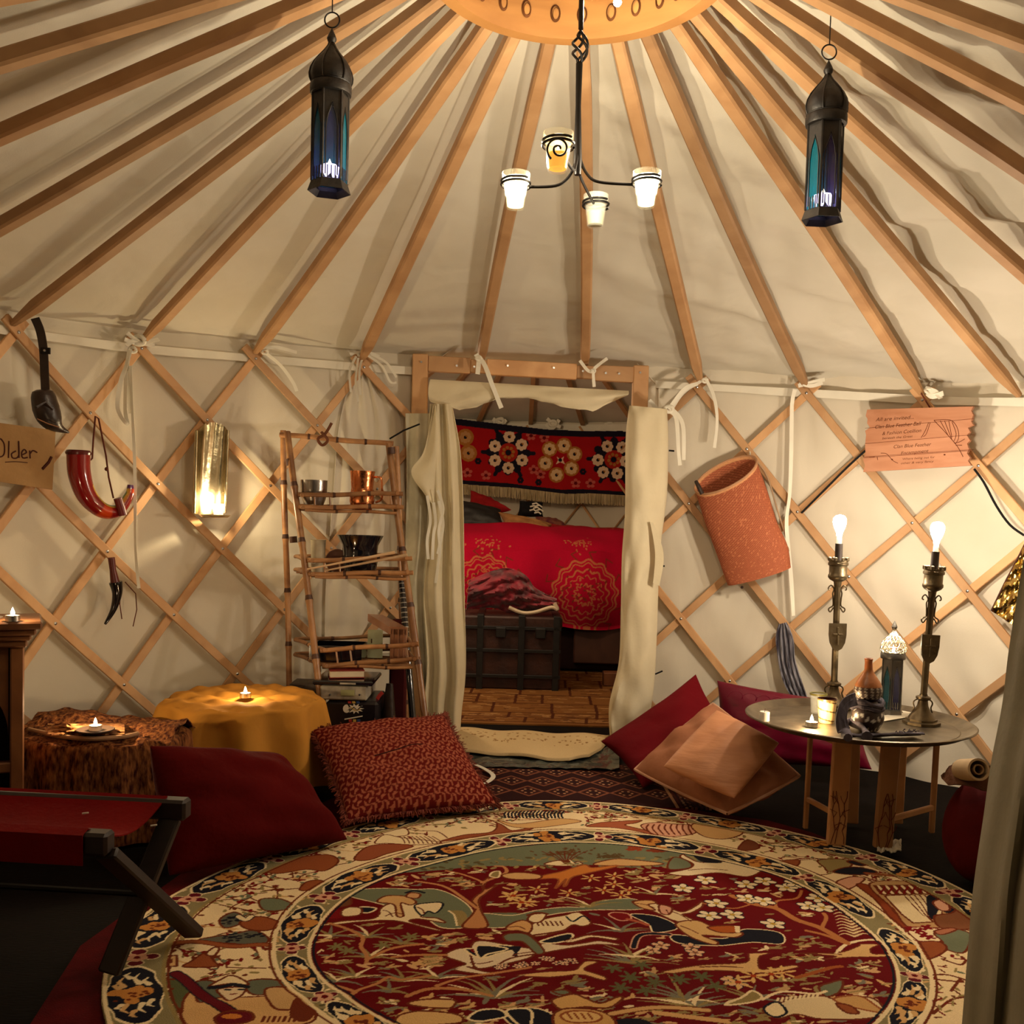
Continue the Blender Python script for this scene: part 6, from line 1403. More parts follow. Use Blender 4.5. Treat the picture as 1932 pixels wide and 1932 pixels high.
# ---------------- folding stool ----------------
sredm = mk('red_canvas_seat', (.16, .0012, .0006), .8, c2=(.13, .001, .0005), bump=.2, bscale=80)
zs_ = .355
fR = onz(198, 1590, zs_-.01); rR = onz(345, 1526, zs_-.01)
t = thing('folding_stool', 'folding stool with a red canvas seat and dark crossed legs at the left', 'stool', ((fR.x+rR.x)/2-.2, (fR.y+rR.y)/2, 0))
dl = V(-1, .08, 0).normalized(); LW = .52
for p in (fR, rR): MB().beam(p+V(.012, 0, 0), p+dl*LW, .040, .045, b=.006).build('rail', darkwood, t)
ff = onz(355, 1772, .02); rf = onz(218, 1850, .02)
for dx in (0, 1):
    o_ = dl*LW*.93*dx
    for k, (a, b) in enumerate(((fR+V(0, 0, -.02), ff), (rR+V(0, 0, -.02), rf))):
        sh = V(.014-.028*k, 0, 0)*(1 if dx == 0 else -1)
        MB().beam(a+o_+sh+dl*.012, V(b.x, b.y, .034)+o_+sh, .024, .045, up=V(1, 0, 0), b=.004).build('leg', darkwood, t)
    m_ = (fR+ff)/2+o_; 
MB().tube([(fR+ff)/2+V(.02, 0, 0), (fR+ff)/2+dl*LW*.9], .007, 8).build('pivot_rod', iron, t); MB().ball((fR+ff)/2+V(.02, 0, 0), .008, 8).build('bolt', steel, t)
P = []
for i in range(25):
    u = i/24; row = []
    for j in range(25):
        v = j/24; a = fR+dl*(.035+(LW-.07)*u); b = rR+dl*(.035+(LW-.07)*u); q = a.lerp(b, v); q = q+V(0, 0, .026-.045*math.sin(PI*v)); row.append(q)
    row = [fR+dl*(.035+(LW-.07)*u)+V(0, -.023, -.040), fR+dl*(.035+(LW-.07)*u)+V(0, -.024, .020)]+row
    P.append(row)
MB().sheet(P, .003).build('seat', sredm, t)
for (x, y) in ((155, 1535), (284, 1558)):
    q = onz(x, y, zs_+.005); MB().tube([q, q+V(.012, .004, .001)], .0018, 4).build('stitch', tape, t)
# small loop of white tape by the doorway
o = ribbon([onz(x, y, .02) for x, y in ((872, 1436), (905, 1446), (930, 1462), (922, 1474), (905, 1480))], .018, .0015, nrm=V(0, 0, 1)).build('loose_tape', tape, loc=onz(905, 1460, .02)); tag(o, 'loop of white tape on the floor beside the fringed cushion', 'tape')
# ---------------- tray table ----------------
TZc = .385
tc_ = onz(1618, 1362, TZc); TC = V(tc_.x, tc_.y, 0)
traym = mk('tarnished_brass_tray', (.20, .165, .11), .40, metal=.85, c2=(.10, .08, .055), scale=14, bump=.12, bscale=30)
t = thing('tray_table', 'round hammered metal tray table on folding pine legs at the right', 'table', TC)
RT_ = .352
prof = [(0, TZc-.004), (RT_-.05, TZc-.004), (RT_-.035, TZc-.002), (RT_-.015, TZc+.010), (RT_-.004, TZc+.014), (RT_, TZc+.012), (RT_-.001, TZc+.009), (RT_-.015, TZc+.004), (RT_-.035, TZc-.008), (0, TZc-.010)]
MB().lathe(prof, TC, 96, cap=False).build('tray', traym, t)
MB().lathe([(RT_-.055, TZc-.0038), (RT_-.052, TZc-.0022), (RT_-.049, TZc-.0038)], TC, 72, cap=False).build('engraved_ring', traym, t)
legw = woodmat('pine_leg', (.50, .26, .10), (.36, .16, .055), 5)
carve = mk('burnt_line', (.14, .03, .012), .8)
def legat(x0, y0, x1, y1, wpx, th, name, Y0=None):
    b = onz(x1, y1, .0); k = b.y/1860; 
    a = ony(x0, y0, b.y+(TC.y-b.y)*.12 if Y0 is None else Y0); a.z = TZc-.012
    d = (a-b).normalized(); o = MB().beam(b+V(0, 0, .012 if wpx < 30 else .021), a, wpx*k, th, up=V(0, 1, 0), b=.003).build(name, legw, t); return a, b
for x0, x1, y1 in ((1590, 1576, 1606), (1682, 1664, 1612)):
    a, b = legat(x0, 1398, x1, y1, 35*1.0, .022, 'leg')
    mb = MB(); 
    for s_ in range(3):
        p = []; u = (s_-1)*.016
        for k in range(9): q = b.lerp(a, .04+.055*k); u += random.uniform(-.007, .007); u = max(-.022, min(.022, u)); p.append(q+V(u, -.0122, .012))
        mb.tube(p, .0012, 4)
        for k in (2, 4, 6): mb.tube([p[k], p[k]+V(random.choice((-1, 1))*.010, 0, .016), p[k]+V(random.choice((-1, 1))*.012, 0, .026)], .001, 4)
    mb.build('carved_branches', carve, t)
la, lb = legat(1529, 1395, 1519, 1570, 9, .016, 'leg'); ra, rb = legat(1768, 1392, 1757, 1578, 10, .016, 'leg')
ba, bb = legat(1700, 1392, 1690, 1560, 24, .018, 'leg', 3.30); ca_, cb = legat(1610, 1392, 1606, 1560, 24, .018, 'leg', 3.32)
fa_, fb_ = onz(1576, 1606, 0), onz(1664, 1612, 0)
for p, q, f in ((la, lb, .10), (la, lb, .70)):
    w1 = p.lerp(q, f); g = V(onz(1576, 1606).x, onz(1576, 1606).y+.022, 0); MB().beam(w1, V(g.x, g.y, w1.z), .012, .018).build('rail', legw, t)
for p, q, f in ((ra, rb, .12), (ra, rb, .74)):
    w1 = p.lerp(q, f); g = fb_; MB().beam(w1, V(g.x+.01, g.y+.024, w1.z), .012, .020).build('rail', legw, t)
# hardware and objects on the tray
bron = mk('antique_bronze', (.17, .13, .075), .42, metal=.85, c2=(.09, .065, .035), scale=18, bump=.25, bscale=40)
bulbm = emis('glowing_bulb', (1., .83, .63), 490)
def candlestick(bx, by, tx, ty, label):
    b = onz(bx, by, TZc-.004); top = ony(tx, ty, b.y); h = (top-b).length; sc = h/.675; ax = (top-b).normalized(); R = ax.to_track_quat('Z', 'X').to_matrix()
    R = V(0, 0, 1).rotation_difference(ax).to_matrix()
    t = thing('lamp_stick', label, 'lamp', b, 'candlestick lamps on the tray table')
    L_ = lambda prof, name, mat, n=24: MB().lathe([(r*sc, z*sc) for r, z in prof], b, n, R, cap=False).build(name, mat, t)
    P_ = lambda x, y, z: b+R @ V(x*sc, y*sc, z*sc)
    MB().lathe([(0, .001), (.058, .001), (.058, .009), (.048, .012), (.048, .018), (0, .018)], b, 8, cap=False, ph=PI/8).build('base', bron, t)
    L_([(.045, .016), (.040, .026), (.028, .042), (.018, .062), (.015, .080), (.024, .086), (.024, .092), (.013, .097), (.013, .100)], 'bell', bron)
    MB().tube([P_(0, 0, .095+.005*k) for k in range(68)], .0115*sc, 8).build('stem', bron, t)
    sh = [(-.030, .302), (.030, .302), (.030, .262), (.026, .235), (.016, .215), (0, .205), (-.016, .215), (-.026, .235), (-.030, .262)]
    MB().prism([P_(x, -.014, z) for x, z in sh], R @ V(0, -.007*sc, 0)).build('shield', bron, t, False); shd = bpy.data.objects[[o.name for o in t.children if o.name.startswith('shield')][0]]
    mb = MB(); mb.beam(P_(0, -.0225, .228), P_(0, -.0225, .290), .006*sc, .004*sc, up=V(0, -1, 0)); mb.beam(P_(-.017, -.0225, .264), P_(.017, -.0225, .264), .006*sc, .004*sc, up=V(0, -1, 0)); mb.build('cross', bron, shd)
    for s_ in (-1, 1):
        q = [(0.012, .355), (.022, .340), (.028, .346), (.026, .353), (.014, .362), (.014, .385), (.016, .405), (.012, .42), (.022, .432), (.030, .426), (.031, .418), (.026, .416)]
        MB().tube(spline([P_(s_*x, 0, z) for x, z in q], 4), .0025*sc, 6).build('scroll', bron, t)
        q = [(0.012, .085), (.026, .080), (.032, .070), (.028, .055), (.034, .040)]
        MB().tube(spline([P_(s_*x, 0, z) for x, z in q], 4), .0025*sc, 6).build('scroll', bron, t)
    L_([(.011, .425), (.014, .445), (.027, .452), (.033, .460), (.033, .468), (.030, .472), (.030, .500), (.034, .503), (.034, .510), (.032, .512), (.032, .520), (.027, .520), (.027, .46), (0, .455)], 'cup', bron)
    for k in range(8):
        a = k*PI/4+.2; MB().rbox(P_(.031*math.cos(a), .031*math.sin(a), .523), (.010*sc, .010*sc, .014*sc), .002).build('battlement', bron, t)
    L_([(0, .46), (.0135, .46), (.0125, .575), (.0135, .577), (.0, .577)], 'sleeve', mk('dark_sleeve', (.07, .055, .05), .5, metal=.5))
    L_([(0, .577), (.0085, .577), (.0085, .606), (0, .606)], 'socket', wax_m)
    L_([(0.0085, .604), (.010, .614), (.019, .635), (.0225, .650), (.0215, .663), (.014, .673), (0, .677)], 'bulb', bulbm)
    return t, P_(0, 0, .650)
ct1, cl1 = candlestick(1572, 1338, 1585, 972, 'left one of two bronze lamp sticks with shields and glowing bulbs on the tray')
ct2, cl2 = candlestick(1738, 1366, 1770, 985, 'right one of two bronze lamp sticks with shields and glowing bulbs on the tray')
BULBS = [cl1, cl2]
# Moroccan style lanterns
def lantern(O, sc, label, mat, mode, rot=0., group=None, ringh=True):
    # O = centre of the bottom; proportions in units where total height = 1
    t = thing('glass_lantern', label, 'lantern', O, group); n = 6
    def Lt(prof, name, m_, nn=6, ph=0): return MB().lathe([(r*sc, z*sc) for r, z in prof], O, nn, Matrix.Rotation(rot, 3, 'Z'), cap=False, ph=ph).build(name, m_, t, nn > 8, sharp=.6)
    def P_(r, a, z): a = a+rot; return O+V(r*math.cos(a)*sc, r*math.sin(a)*sc, z*sc)
    Lt([(0, .004), (.118, .0), (.128, .002), (.118, .030), (.112, .052), (.104, .055), (0, .055)] if mode == 'table' else [(.10, .035), (.128, .0), (.132, .002), (.112, .060), (.104, .066), (0, .066)], 'base', mat)
    zb, zt_ = .062, .585
    for k in range(6):
        a = k*PI/3; MB().tube([P_(.108, a, zb), P_(.108, a, zt_)], .008*sc, 6).build('corner_post', mat, t)
        a2 = a+PI/6; rr_ = .108*math.cos(PI/6)-.004; sd = V(-math.sin(a2+rot), math.cos(a2+rot), 0); w_ = .100/2-.004
        c0_ = P_(rr_, a2, 0)
        q = lambda u, z, o_=0.: c0_+sd*(u*sc)+V(0, 0, z*sc)+V(math.cos(a2+rot), math.sin(a2+rot), 0)*o_*sc
        gm = (GLB if k % 2 == 0 else GLT)
        pane = MB().prism([q(-w_, zb), q(w_, zb), q(w_, zt_), q(-w_, zt_)], V(math.cos(a2+rot), math.sin(a2+rot), 0)*.003*sc).build('glass_pane', gm, t, False)
        # pointed-arch fretwork in front of each pane: frame bars and beads
        mb = MB()
        arch = [q(-w_*.78, zb+.02, .006), q(-w_*.78, .36, .006), q(-w_*.55, .43, .006), q(0, .50, .006), q(w_*.55, .43, .006), q(w_*.78, .36, .006), q(w_*.78, zb+.02, .006)]
        mb.tube(arch, .004*sc, 5)
        for j in range(3): mb.tube([q(w_*(-.5+.5*j), zb, .006), q(w_*(-.62+.62*j)*.8, zb+.045, .006), q(w_*(-.5+.5*j)*1.0, zb+.075, .006)], .0035*sc, 5)
        mb.build('fretwork', mat, pane)
        MB().prism([q(-w_, zt_, .004), q(-w_, .37, .004), q(-w_*.55, .44, .004), q(0, .515, .004), q(0, zt_, .004)], V(math.cos(a2+rot), math.sin(a2+rot), 0)*.002*sc).build('spandrel', mat, pane, False)
        MB().prism([q(w_, zt_, .004), q(w_, .37, .004), q(w_*.55, .44, .004), q(0, .515, .004), q(0, zt_, .004)], V(math.cos(a2+rot), math.sin(a2+rot), 0)*.002*sc).build('spandrel', mat, pane, False)
    Lt([(.104, .580), (.122, .585), (.126, .595), (.126, .635), (.120, .645), (.124, .650), (.118, .655)], 'collar', mat, 24)
    dome = [(.118, .650), (.128, .675), (.130, .70), (.122, .735), (.102, .775), (.075, .810), (.045, .845), (.024, .875), (.014, .90)]
    if mode == 'table':
        dm = [(interp([(i/(len(dome)-1), r) for i, (r, z) in enumerate(dome)], f), interp([(i/(len(dome)-1), z) for i, (r, z) in enumerate(dome)], f)) for f in np.linspace(0, 1, 17)]
        for sg in (-1, 1):
            for k in range(15):
                MB().tube([P_(r, k*2*PI/15+sg*j*.085, z) for j, (r, z) in enumerate(dm)], .0042*sc, 5).build('dome_filigree', silver_m, t)
        for z_ in (3, 7): MB().tube([P_(dm[z_][0], a, dm[z_][1]) for a in np.linspace(0, 2*PI, 31)], .004*sc, 5).build('dome_ring', silver_m, t)
    else:
        MB().lathe([(r*sc, z*sc) for r, z in dome], O, 12, Matrix.Rotation(rot, 3, 'Z'), cap=False).build('dome', mat, t, True)
        for k in range(6):
            MB().tube([P_(r*1.02, k*PI/3, z) for r, z in dome], .004*sc, 5).build('dome_rib', mat, t)
    Lt([(.014, .89), (.026, .905), (.030, .92), (.022, .94), (.010, .965), (0, .985)], 'finial', mat, 12)
    if ringh:
        MB().tube([P_(.045*math.sin(a), PI/2*0-rot, 1.010-.045*math.cos(a)+.02) for a in np.linspace(0, 2*PI, 25)], .005*sc, 6, cap=False).build('ring', iron, t)
    cz = .075 if mode != 'table' else .60
    q = O+V(0, 0, cz*sc)
    MB().lathe([(0, 0), (.045*sc, 0), (.045*sc, .05*sc), (0, .05*sc)], q, 16).build('candle', wax_m, t)
    if mode != 'table': MB().lathe([(0, -.02*sc), (.045*sc, -.02*sc), (.058*sc, .085*sc), (.030*sc, .095*sc), (0, .085*sc)], q, 6, Matrix.Rotation(rot, 3, 'Z')).build('glowing_cup', GLOW, t, False)
    MB().lathe([(0, .05*sc), (.016*sc, .07*sc), (.018*sc, .085*sc), (0, .13*sc)], q, 10, cap=False).build('flame', flame_m, t)
    return t, q+V(0, 0, .14*sc)
GLB = vtrans('violet_glass', (.02, .02, .10), .55, .12); GLT = vtrans('teal_glass', (.002, .10, .14), .62, .12); GLOW = emis('glowing_votive', (.62, .55, 1.), 12.)
silver_m = mk('pierced_silver', (.62, .55, .42), .3, metal=1., bump=.2); oldsil = mk('grey_lantern_metal', (.20, .19, .17), .4, metal=.8, bump=.2)
LB = onz(1680, 1347, TZc-.003); k_ = LB.y/1860
lt_, lp = lantern(LB, (1347-1166)*k_, 'teal glass lantern with a pierced silver dome standing on the tray table', oldsil, 'table', .12, ringh=False)
lamp('lantern_light', lp, 1.6, (1, .85, .6), .006, lt_)
mb = MB(); blackm = mk('soot_black_metal', (.012, .011, .011), .5, metal=.5, c2=(.03, .025, .02), scale=20, bump=.2)
HL = []
for (x, yb, yt, Y, lab, rot) in ((621, 364, 52, 2.35, 'dark hanging lantern with a bright violet pane, left of the chandelier', .30), (1551, 418, 112, 2.42, 'dark hanging lantern with teal lower panes, right of the chandelier', .05)):
    b = ony(x, yb, Y); tp = ony(x, yt, Y); O = V(b.x, b.y, b.z); 
    l_, lp_ = lantern(O, (tp.z-b.z)/.985, lab, blackm, 'hang', rot, 'hanging lanterns'); HL.append(lp_)
    lamp('lantern_light', lp_+V(0, 0, -.01), .16, (.75, .85, 1.), .006, l_)
    top = O+V(0, 0, (tp.z-b.z)/.985*1.072); az = azof(top); rr_ = math.hypot(top.x-YC.x, top.y-YC.y)
    MB().tube([top, top+V(0, 0, roofz(az, rr_)-top.z-.02)], .0015, 5).build('wire', iron, l_)
# ---------------- chandelier ----------------
CY_ = YC.y
t = thing('chandelier', 'black wrought iron candle chandelier with four ring arms hanging from the crown', 'chandelier', (YC.x, CY_, CZ+.16))
rod = [V(ony(1097, 0, CY_).x, CY_, CZ+.17), ony(1097, 2, CY_), ony(1096, 55, CY_)]
MB().tube(rod, .006, 8).build('rod', iron, t)
a, b = ony(1096, 58, CY_), ony(1093, 122, CY_)
for k in range(4):
    MB().tube([a.lerp(b, f)+V(.019*math.sin(PI*f)*math.cos(k*PI/2+f*4.4), .019*math.sin(PI*f)*math.sin(k*PI/2+f*4.4), 0) for f in np.linspace(0, 1, 17)], .0032, 6).build('twist_basket', iron, t)
MB().tube([ony(1093, 120, CY_), ony(1091, 200, CY_), ony(1090, 300, CY_), ony(1090, 330, CY_)], [.008, .0065, .010, .008], 10).build('rod', iron, t)
jz = ony(1220, 350, CY_).z
ARMS = [((973, 352), CY_, 'l'), ((1220, 349), CY_, 'r'), ((1053, 278), 2.13, 'n'), ((1124, 391), 2.56, 'f')]
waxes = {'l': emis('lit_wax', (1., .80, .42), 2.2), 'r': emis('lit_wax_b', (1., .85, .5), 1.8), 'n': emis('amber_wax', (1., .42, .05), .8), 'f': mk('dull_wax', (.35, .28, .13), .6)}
JL = {'l': 'burning candle jar on the left arm of the chandelier', 'r': 'burning candle jar on the right arm of the chandelier', 'n': 'amber candle jar held by the nearest arm of the chandelier, beside the scroll', 'f': 'unlit candle jar on the farthest, lowest seen arm of the chandelier'}
jarglass = vtrans('jar_glass', (.70, .72, .62), .14, .08); CL = []
for (px, Y, key) in ARMS:
    c = ony(px[0], px[1], Y); r = .031; o0 = ony(1090, 300, CY_)
    d = V(c.x-o0.x, c.y-CY_, 0); L_ = d.length; dn = d.normalized()
    pts = [V(o0.x, CY_, c.z+.095), V(o0.x, CY_, c.z+.055)+dn*.006, V(o0.x, CY_, c.z+.022)+dn*.022, V(o0.x, CY_, c.z+.004)+dn*.05, V(o0.x, CY_, c.z)+dn*(L_-r-.002)]
    MB().tube(spline(pts, 6), .0035, 8).build('arm', iron, t)
    coil = [c+V((r+.002)*math.cos(a_), (r+.002)*math.sin(a_), .008*a_/(2*PI)) for a_ in np.linspace(0, 4*PI*.95, 40)]
    MB().tube(coil, .003, 6).build('ring', iron, t)
    if key == 'n': MB().tube([c+V(.0, -r-.004, -.016)+V((.003+.0022*a_)*math.cos(a_), 0, (.003+.0022*a_)*math.sin(a_)) for a_ in np.linspace(0, 3.3*PI, 40)][::-1], .0025, 6).build('scroll', iron, t)
    j = thing('candle_jar', JL[key], 'candle', c+V(0, 0, -.048), 'candle jars on the chandelier')
    MB().lathe([(0, -.050), (.0195, -.050), (.021, -.047), (.0275, .006), (.030, .010), (.032, .014), (.0325, .030), (.0305, .031), (.030, .014), (.0255, .006), (.0195, -.044), (0, -.046)], c, 28, cap=False).build('glass', jarglass, j)
    MB().lathe([(0, -.045), (.0185, -.045), (.0225, -.014), (0, -.012)], c, 24, cap=False).build('wax', waxes[key], j)
    if key in 'lr':
        MB().lathe([(0, -.012), (.005, -.006), (.006, 0), (0, .018)], c, 10, cap=False).build('flame', flame_m, j); lamp('jar_light', c+V(0, 0, .036), 10, (1, .84, .60), .012, j)
    if key == 'n': MB().lathe([(0, -.012), (.004, -.008), (0, .004)], c, 8, cap=False).build('flame', flame_m, j); lamp('jar_light', c+V(0, 0, .036), .8, (1, .60, .25), .012, j)
# small bright lamp up in the crown
p = V(ony(1165, 4, 2.42).x, 2.42, ony(1165, 4, 2.42).z); o = MB().ball(p, .010, 12).build('crown_bulb', emis('crown_bulb_glow', (1, .84, .62), 560), loc=p); tag(o, 'tiny bright bulb inside the crown ring at the top photo edge', 'bulb'); 
# ---------------- things on the tray ----------------
ZT = TZc-.003
p = onz(1442, 1360, ZT); k_ = p.y/1860
t = thing('votive_candle', 'unlit short white votive candle alone at the left of the tray', 'candle', p)
MB().lathe([(0, 0), (9.5*k_, 0), (9.5*k_, 17*k_), (8.5*k_, 18*k_), (0, 17*k_)], p, 24, cap=False).build('wax', mk('votive_wax', (.85, .80, .70), .5, sss=.2), t); MB().tube([p+V(0, 0, 17*k_), p+V(.001, 0, 24*k_)], .0009, 4).build('wick', inkm, t)
p = onz(1531, 1371, ZT); tealight(p, 'burning tealight near the front rim of the metal tray', power=2.2)
p = onz(1559, 1363, ZT); k_ = p.y/1860; t = thing('striped_cup', 'cream cup with dark spiral stripes on the tray, in front of the left lamp stick', 'cup', p)
cupprof = [(13.5, 0), (14.5, 4), (17.5, 44), (18.5, 46)]
attrc = attrmat('spiral_glaze', .4, .05, 100); n = 64; mb = MB(); rows = 40; vs = []; cols = []
for j in range(rows+1):
    f = j/rows; r = interp([(0, 13.5), (.1, 14.5), (1, 18.0)], f)*k_
    for i in range(n):
        a = 2*PI*i/n; vs.append(p+V(r*math.cos(a), r*math.sin(a), 46*k_*f)); s_ = (f*2.6+a/(2*PI)) % 1.0; cols.append(srgb(95, 75, 40) if s_ < .16 or f > .93 else srgb(225, 190, 130))
fs = [(j*n+i, j*n+(i+1) % n, (j+1)*n+(i+1) % n, (j+1)*n+i) for j in range(rows) for i in range(n)]+[tuple(range(n))[::-1]]
o = mobj('body', vs, fs, attrc, t); setpattern(o, cols)
MB().lathe([(18*k_, 46*k_), (16.5*k_, 46*k_), (15*k_, 30*k_), (0, 30*k_)], p, 32, cap=False).build('inside', inkm, t)
p = onz(1543, 1345, ZT); k_ = p.y/1860; t = thing('water_glass', 'clear drinking glass with an olive rim behind the striped cup', 'glass', p); MB().lathe([(0, 0), (13*k_, 0), (16*k_, 36*k_), (14.8*k_, 36*k_), (12*k_, 3*k_), (0, 3*k_)], p, 28, cap=False).build('glass', clear_m, t); MB().lathe([(15.6*k_, 34*k_), (16.6*k_, 35*k_), (16.2*k_, 38*k_), (14.6*k_, 37*k_)], p, 28, cap=False).build('rim', mk('olive_rim', (.25, .22, .05), .4), t)
p = onz(1637, 1378, ZT); k_ = p.y/1860
t = thing('gourd_bottle', 'double-bulb pottery bottle with engraved black glaze and a tan neck on the tray', 'bottle', p)
R_ = V(0, 0, 1).rotation_difference((ony(1639, 1250, p.y)-p).normalized()).to_matrix()
att = attrmat('engraved_glaze', .35, .2, 80); prof = [(0, 0), (16, 0), (22, 6), (28, 18), (29.5, 28), (27, 40), (21, 50), (17, 55), (17, 58), (22, 64), (25.5, 74), (25.5, 82), (22, 92), (16.5, 101), (11, 109), (8, 116), (7.5, 122), (7, 132), (8, 137), (6, 137), (5, 125), (0, 120)]
mb = MB().lathe([(r*k_, z*k_) for r, z in smoothpx(prof, False, 5)], p, 56, R_, cap=False); o = mb.build('body', att, t); cols = []
gp = smoothpx(prof, False, 5)
for j, (r, z) in enumerate(gp):
    for i in range(56):
        a = i/56*2*PI
        if z > 84: c = srgb(165, 95, 50) if z > 120 else srgb(150, 90, 45)
        elif 52 < z < 62: c = srgb(35, 15, 15)
        elif 56 < z < 84: c = srgb(175, 165, 150) if (math.sin(a*14+z*.6)*math.sin(z*.55) > .35) else srgb(60, 42, 36)
        else: c = srgb(190, 185, 175) if (math.sin(a*9)*math.sin(z*.28+2*math.sin(a*5)) > .45) else srgb(50, 34, 30)
        cols.append(c)
setpattern(o, cols)
scm = mk('grey_violet_scarf', (.10, .085, .10), .9, c2=(.035, .028, .035), scale=24, stretch=(1, 1, .3), bump=.6, bscale=30)
t = thing('dark_scarf', 'dark grey scarf wound round the pottery bottle and trailing over the tray', 'scarf', p+V(0, -.05, 0))
ringp = [p+R_ @ V((27+2*math.sin(3*a))*k_*math.cos(a), (27+2*math.sin(3*a))*k_*math.sin(a), (53+4*math.sin(2*a))*k_) for a in np.linspace(0, 2*PI, 33)]
MB().tube(ringp, [.008+.002*math.sin(k) for k in range(33)], 8).tube([q+V(0, 0, -.013) for q in ringp], [.007+.002*math.sin(k*1.3) for k in range(33)], 8).build('wrap', scm, t)
def band(pts, w0, w1, z_up, name, th=.004, n=6):
    c = spline(pts, n); m = len(c); P = []
    for i, q in enumerate(c):
        d = (c[min(i+1, m-1)]-c[max(i-1, 0)]).normalized(); s_ = d.cross(z_up(i/(m-1))).normalized(); w_ = lerp(w0, w1, i/(m-1)); P.append([q+s_*w_*(u-.5)+V(0, 0, .004*math.sin(u*14+i*.2)) for u in np.linspace(0, 1, 7)])
    return MB().sheet(P, th).build(name, scm, t)
yv = p.y
band([ony(1615, 1320, yv-.06), ony(1596, 1330, yv-.09), ony(1588, 1352, yv-.12), ony(1592, 1376, yv-.14), onz(1612, 1388, ZT+.014), onz(1650, 1387, ZT+.012), onz(1690, 1386, ZT+.012), onz(1733, 1384, ZT+.012)], .035, .055, lambda f: V(.3, -1, .1) if f < .45 else V(0, .2, 1), 'tail')
MB().tube(spline([onz(x, y, ZT+.020) for x, y in ((1600, 1392), (1592, 1370), (1606, 1362), (1628, 1374), (1636, 1390))], 5), [.012+.004*math.sin(k*.7) for k in range(21)], 9).build('fold', scm, t)
for k in range(16): q = onz(1690+3*k, 1379+random.uniform(-3, 3), ZT+.02); MB().tube([q, q+V(random.uniform(-.012, .012), random.uniform(-.012, .012), random.uniform(-.002, .006))], .0018, 4).build('tassel', scm, t)
# sheets of paper under the lantern
for q, lab in (([(1655, 1352), (1712, 1344), (1722, 1352), (1668, 1361)], 'white paper sheet on the tray between bottle and right lamp stick'), ([(1700, 1340), (1735, 1338), (1742, 1344), (1706, 1347)], 'small pale paper behind the right lamp stick base')):
    pts = [onz(x, y, ZT+.0015) for x, y in q]; o = MB().prism(pts, (0, 0, .001)).build('paper_sheet', mk('white_paper', (.72, .66, .52), .8), None, False, loc=pts[0]); tag(o, lab, 'paper')
# black cap behind the left lamp stick
o = MB().ball(ony(1557, 1318, 3.62)+V(0, 0, -.01), .034, 16, (1.1, .8, .85)).build('black_hat', blk_leather, loc=onz(1557, 1335, .385)); tag(o, 'black leather cap or pouch behind the left lamp stick', 'cap')
# ---------------- wall hangings, right ----------------
weave = attrmat('basket_weave', .7, .25, 160)
Lb = [(1312, 926), (1330, 985), (1352, 1045), (1366, 1085), (1373, 1104)]; Rb = [(1427, 868), (1449, 930), (1466, 985), (1486, 1030), (1492, 1070)]
t = thing('woven_basket', 'tall woven rattan basket hanging tilted on the lattice right of the doorway', 'basket', wallp(1405, 990, .12))
n, rows = 160, 110; vs = []; cols = []
for j in range(rows+1):
    f = j/rows; a, b = splat(Lb, f), splat(Rb, f); m_ = (a+b)/2; h_ = (b-a)/2
    for i in range(n):
        an = 2*PI*i/n; til = (1-f)*16+5; x = m_[0]+h_[0]*math.cos(an)+til*math.sin(an)*.45; y = m_[1]+h_[1]*math.cos(an)+til*math.sin(an)
        r_ = .062; q = wallp(x, y, .085+r_*math.sin(an)*(1 if f > .02 else 1.05)+.004*snoise(an, f*5)); vs.append(q)
        ii, jj = int(i), int(j); ph = ((ii//2+jj//1) % 2); c = srgb(172, 100, 70) if ph else srgb(138, 74, 50)
        if random.random() < .06: c = srgb(190, 120, 84)
        if f < .035: c = srgb(205, 150, 105)
        cols.append(c)
fs = [(j*n+i, j*n+(i+1) % n, (j+1)*n+(i+1) % n, (j+1)*n+i) for j in range(rows) for i in range(n)]
k0 = len(vs); cen = sum(vs[rows*n:rows*n+n], V(0, 0, 0))/n; vs.append(cen); cols.append(srgb(110, 60, 38)); fs += [(rows*n+i, rows*n+(i+1) % n, k0) for i in range(n)]
o = mobj('body', vs, fs, weave, t); setpattern(o, cols); sm_ = o.modifiers.new('thick', 'SOLIDIFY'); sm_.thickness = .004
MB().tube([vs[i]+V(0, 0, .002) for i in range(0, n, 2)]+[vs[0]+V(0, 0, .002)], .005, 8, cap=False).build('rim', mk('rattan_rim', (.50, .26, .13), .6), t)
MB().tube([wallp(1325, 932, .16), wallp(1318, 918, .16), wallp(1313, 908, .15)], [.010, .010, .008], 10).build('toggle', blk_leather, t)
MB().tube(spline([wallp(x, y, o_) for x, y, o_ in ((1428, 870, .05), (1448, 900, .04), (1466, 960, .03), (1482, 1010, .03), (1488, 1040, .05))], 5), .0035, 6).build('strap', mk('buff_strap', (.45, .3, .18), .8), t)
MB().ball(wallp(1400, 1108, .10), .007, 8).build('foot', blk_leather, t)
MB().tube([wallp(1413, 862, .03), wallp(1415, 852, .03), wallp(1418, 866, .05)], .002, 5).build('hanging_loop', tape, t)
